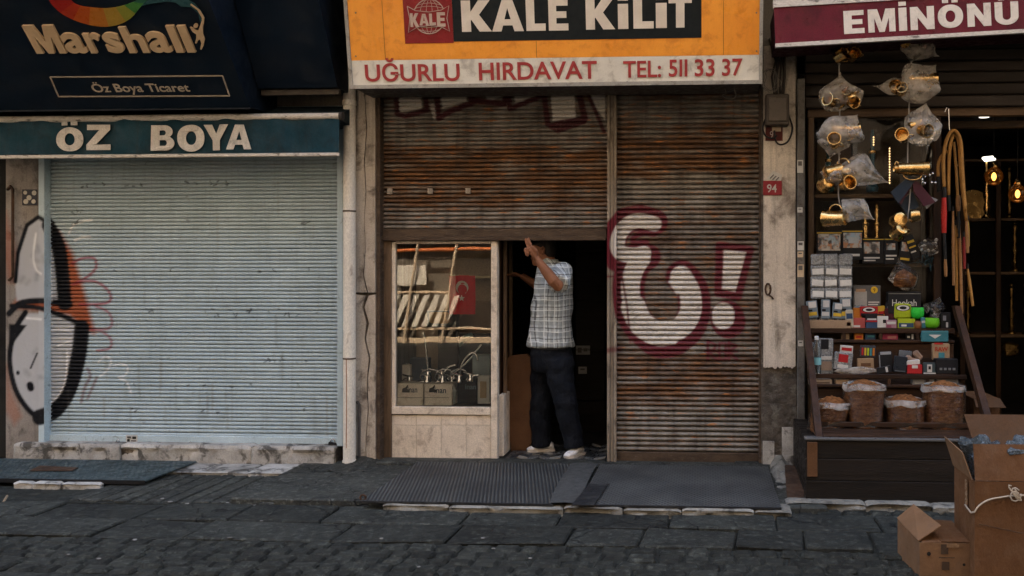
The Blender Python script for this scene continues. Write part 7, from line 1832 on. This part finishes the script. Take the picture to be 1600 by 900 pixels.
for k in range(5):
    cq = P(1585 + 3 * math.sin(k * 2.1), 770 + 5 * math.cos(k * 1.7), yf - .022)
    obj('string_knot', MB().tube([cq + Vector((.022 * math.cos(a + k), -.008, .024 * math.sin(a * 1.0 + k * .5))) for a in [i * .8 for i in range(8)]], .004, 5), str_m, bc, smooth=True)
ib = thing('foil_bags', 'heap of clear foil wrapped packets inside the large open cardboard box', 'packets', (x0 + .25, -2.2, .3), None)
fo_m = pm('foil_clear', (.17, .20, .22), (.05, .065, .075), s2=18, rough=.15, metal=.6, bump=1.0, bs=40, bd=.02)
for k in range(14):
    c = Vector((x0 + .05 + .045 * k + random.uniform(-.02, .02), -2.2 + random.uniform(-.12, .10), zt + .118 + random.uniform(-.03, .035)))
    T = Matrix.Translation(c) @ rotv(random.uniform(-1, 1), random.uniform(-1, 1), random.uniform(-1, 1)).to_4x4()
    obj('packet', MB().cbox((-.05, -.035, -.03), (.05, .035, .03), .012, T, .012), fo_m, ib)
obj('packet', MB().cbox((x0 + .03, yf + .03, .05), (x1 - .03, yb2 - .03, zt + .11), .03, None, .01), fo_m, ib)
# the smaller, crushed carton
ys0, ys1 = -2.30, -1.93
sx1 = P(1519, 850, ys0).x; sx0 = P(1437, 850, ys0).x; sz = P(1437, 848, ys0).z
sb = thing('cardboard_box', 'small battered cardboard box with a lifted flap at the lower right', 'box', ((sx0 + sx1) / 2, (ys0 + ys1) / 2, 0), 'cardboard boxes on the pavement')
plate4('front_wall', (sx0, ys0, 0), (sx1, ys0, 0), (sx1, ys0, sz), (sx0, ys0, sz), -.005, M['card_pale'], sb)
plate4('side_wall', (sx0, ys0 + .006, 0), (sx0 - .03, ys1, 0), (sx0 - .03, ys1, sz + .012), (sx0, ys0 + .006, sz), .005, M['card_pale'], sb)
plate4('side_wall', (sx1, ys0 + .006, 0), (sx1, ys1, 0), (sx1, ys1, sz), (sx1, ys0 + .006, sz), -.005, M['card_pale'], sb)
plate4('rear_wall', (sx0 - .024, ys1, 0), (sx1, ys1, 0), (sx1, ys1, sz), (sx0 - .024, ys1, sz), .005, M['card_pale'], sb)
mid = sx0 + (sx1 - sx0) * .42
plate4('flap', (mid, ys0 + .004, sz + .004), (sx1, ys0 + .002, sz + .003), (sx1, ys1, sz + .006), (mid - .03, ys1, sz + .012), .005, M['card'], sb)
plate4('flap', (sx0 - .002, ys0 + .01, sz + .004), (sx0 + .115, ys0 + .03, sz + .075), (sx0 + .05, ys1 - .03, sz + .10), (sx0 - .032, ys1, sz + .016), .005, M['card_pale'], sb)
plate4('flap', (sx0 + .01, ys0 + .004, sz - .002), (mid + .01, ys0 + .004, sz - .001), (mid - .01, ys0 + .12, sz + .016), (sx0 + .03, ys0 + .12, sz + .03), .004, M['card'], sb)
for (u0, u1, v0, v1) in ((.40, .54, .72, .98), (.42, .56, .30, .52), (.36, .66, .62, .64)):
    W_ = sx1 - sx0
    plate4('print_mark', (sx0 + W_ * u0, ys0 - .0062, sz * v0), (sx0 + W_ * u1, ys0 - .0062, sz * v0), (sx0 + W_ * u1, ys0 - .0062, sz * v1), (sx0 + W_ * u0, ys0 - .0062, sz * v1), .0008, flat('ink_brown', (.07, .045, .03)), sb)
for (u, v, r) in ((.17, .72, .010), (.84, .45, .007)):
    obj('hole', MB().lathe([(r, 0), (r, .001)], (sx0 + (sx1 - sx0) * u, ys0 - .0055, sz * v), 10, Matrix.Rotation(R(90), 3, 'X')), M['black'], sb)
plate4('tape_strip', (sx0 + .13, ys0 - .0075, sz * .9), (sx0 + .19, ys0 - .0075, sz * .9), (sx0 + .19, ys0 - .0075, sz), (sx0 + .13, ys0 - .0075, sz), .0006, M['tape'], sb)
# a third carton in the shade behind the rack
kb = thing('cardboard_box', 'dim cardboard box in the shade between the rack and the shop interior', 'box', P(1540, 650, -.3), 'cardboard boxes on the pavement')
a, b = P(1521, 645, -.3), P(1562, 623, -.3)
obj('box_body', MB().cbox((a.x, -.3, .06), (b.x, .1, b.z), .003), M['card'], kb)
obj('flap', MB().prism([Vector((a.x, -.302, b.z)), Vector((b.x, -.302, b.z)), Vector((b.x + .01, -.40, b.z - .05)), Vector((a.x - .01, -.40, b.z - .05))], (0, 0, .004)), M['card_in'], kb)
bpy.data.scenes.remove(TMP)
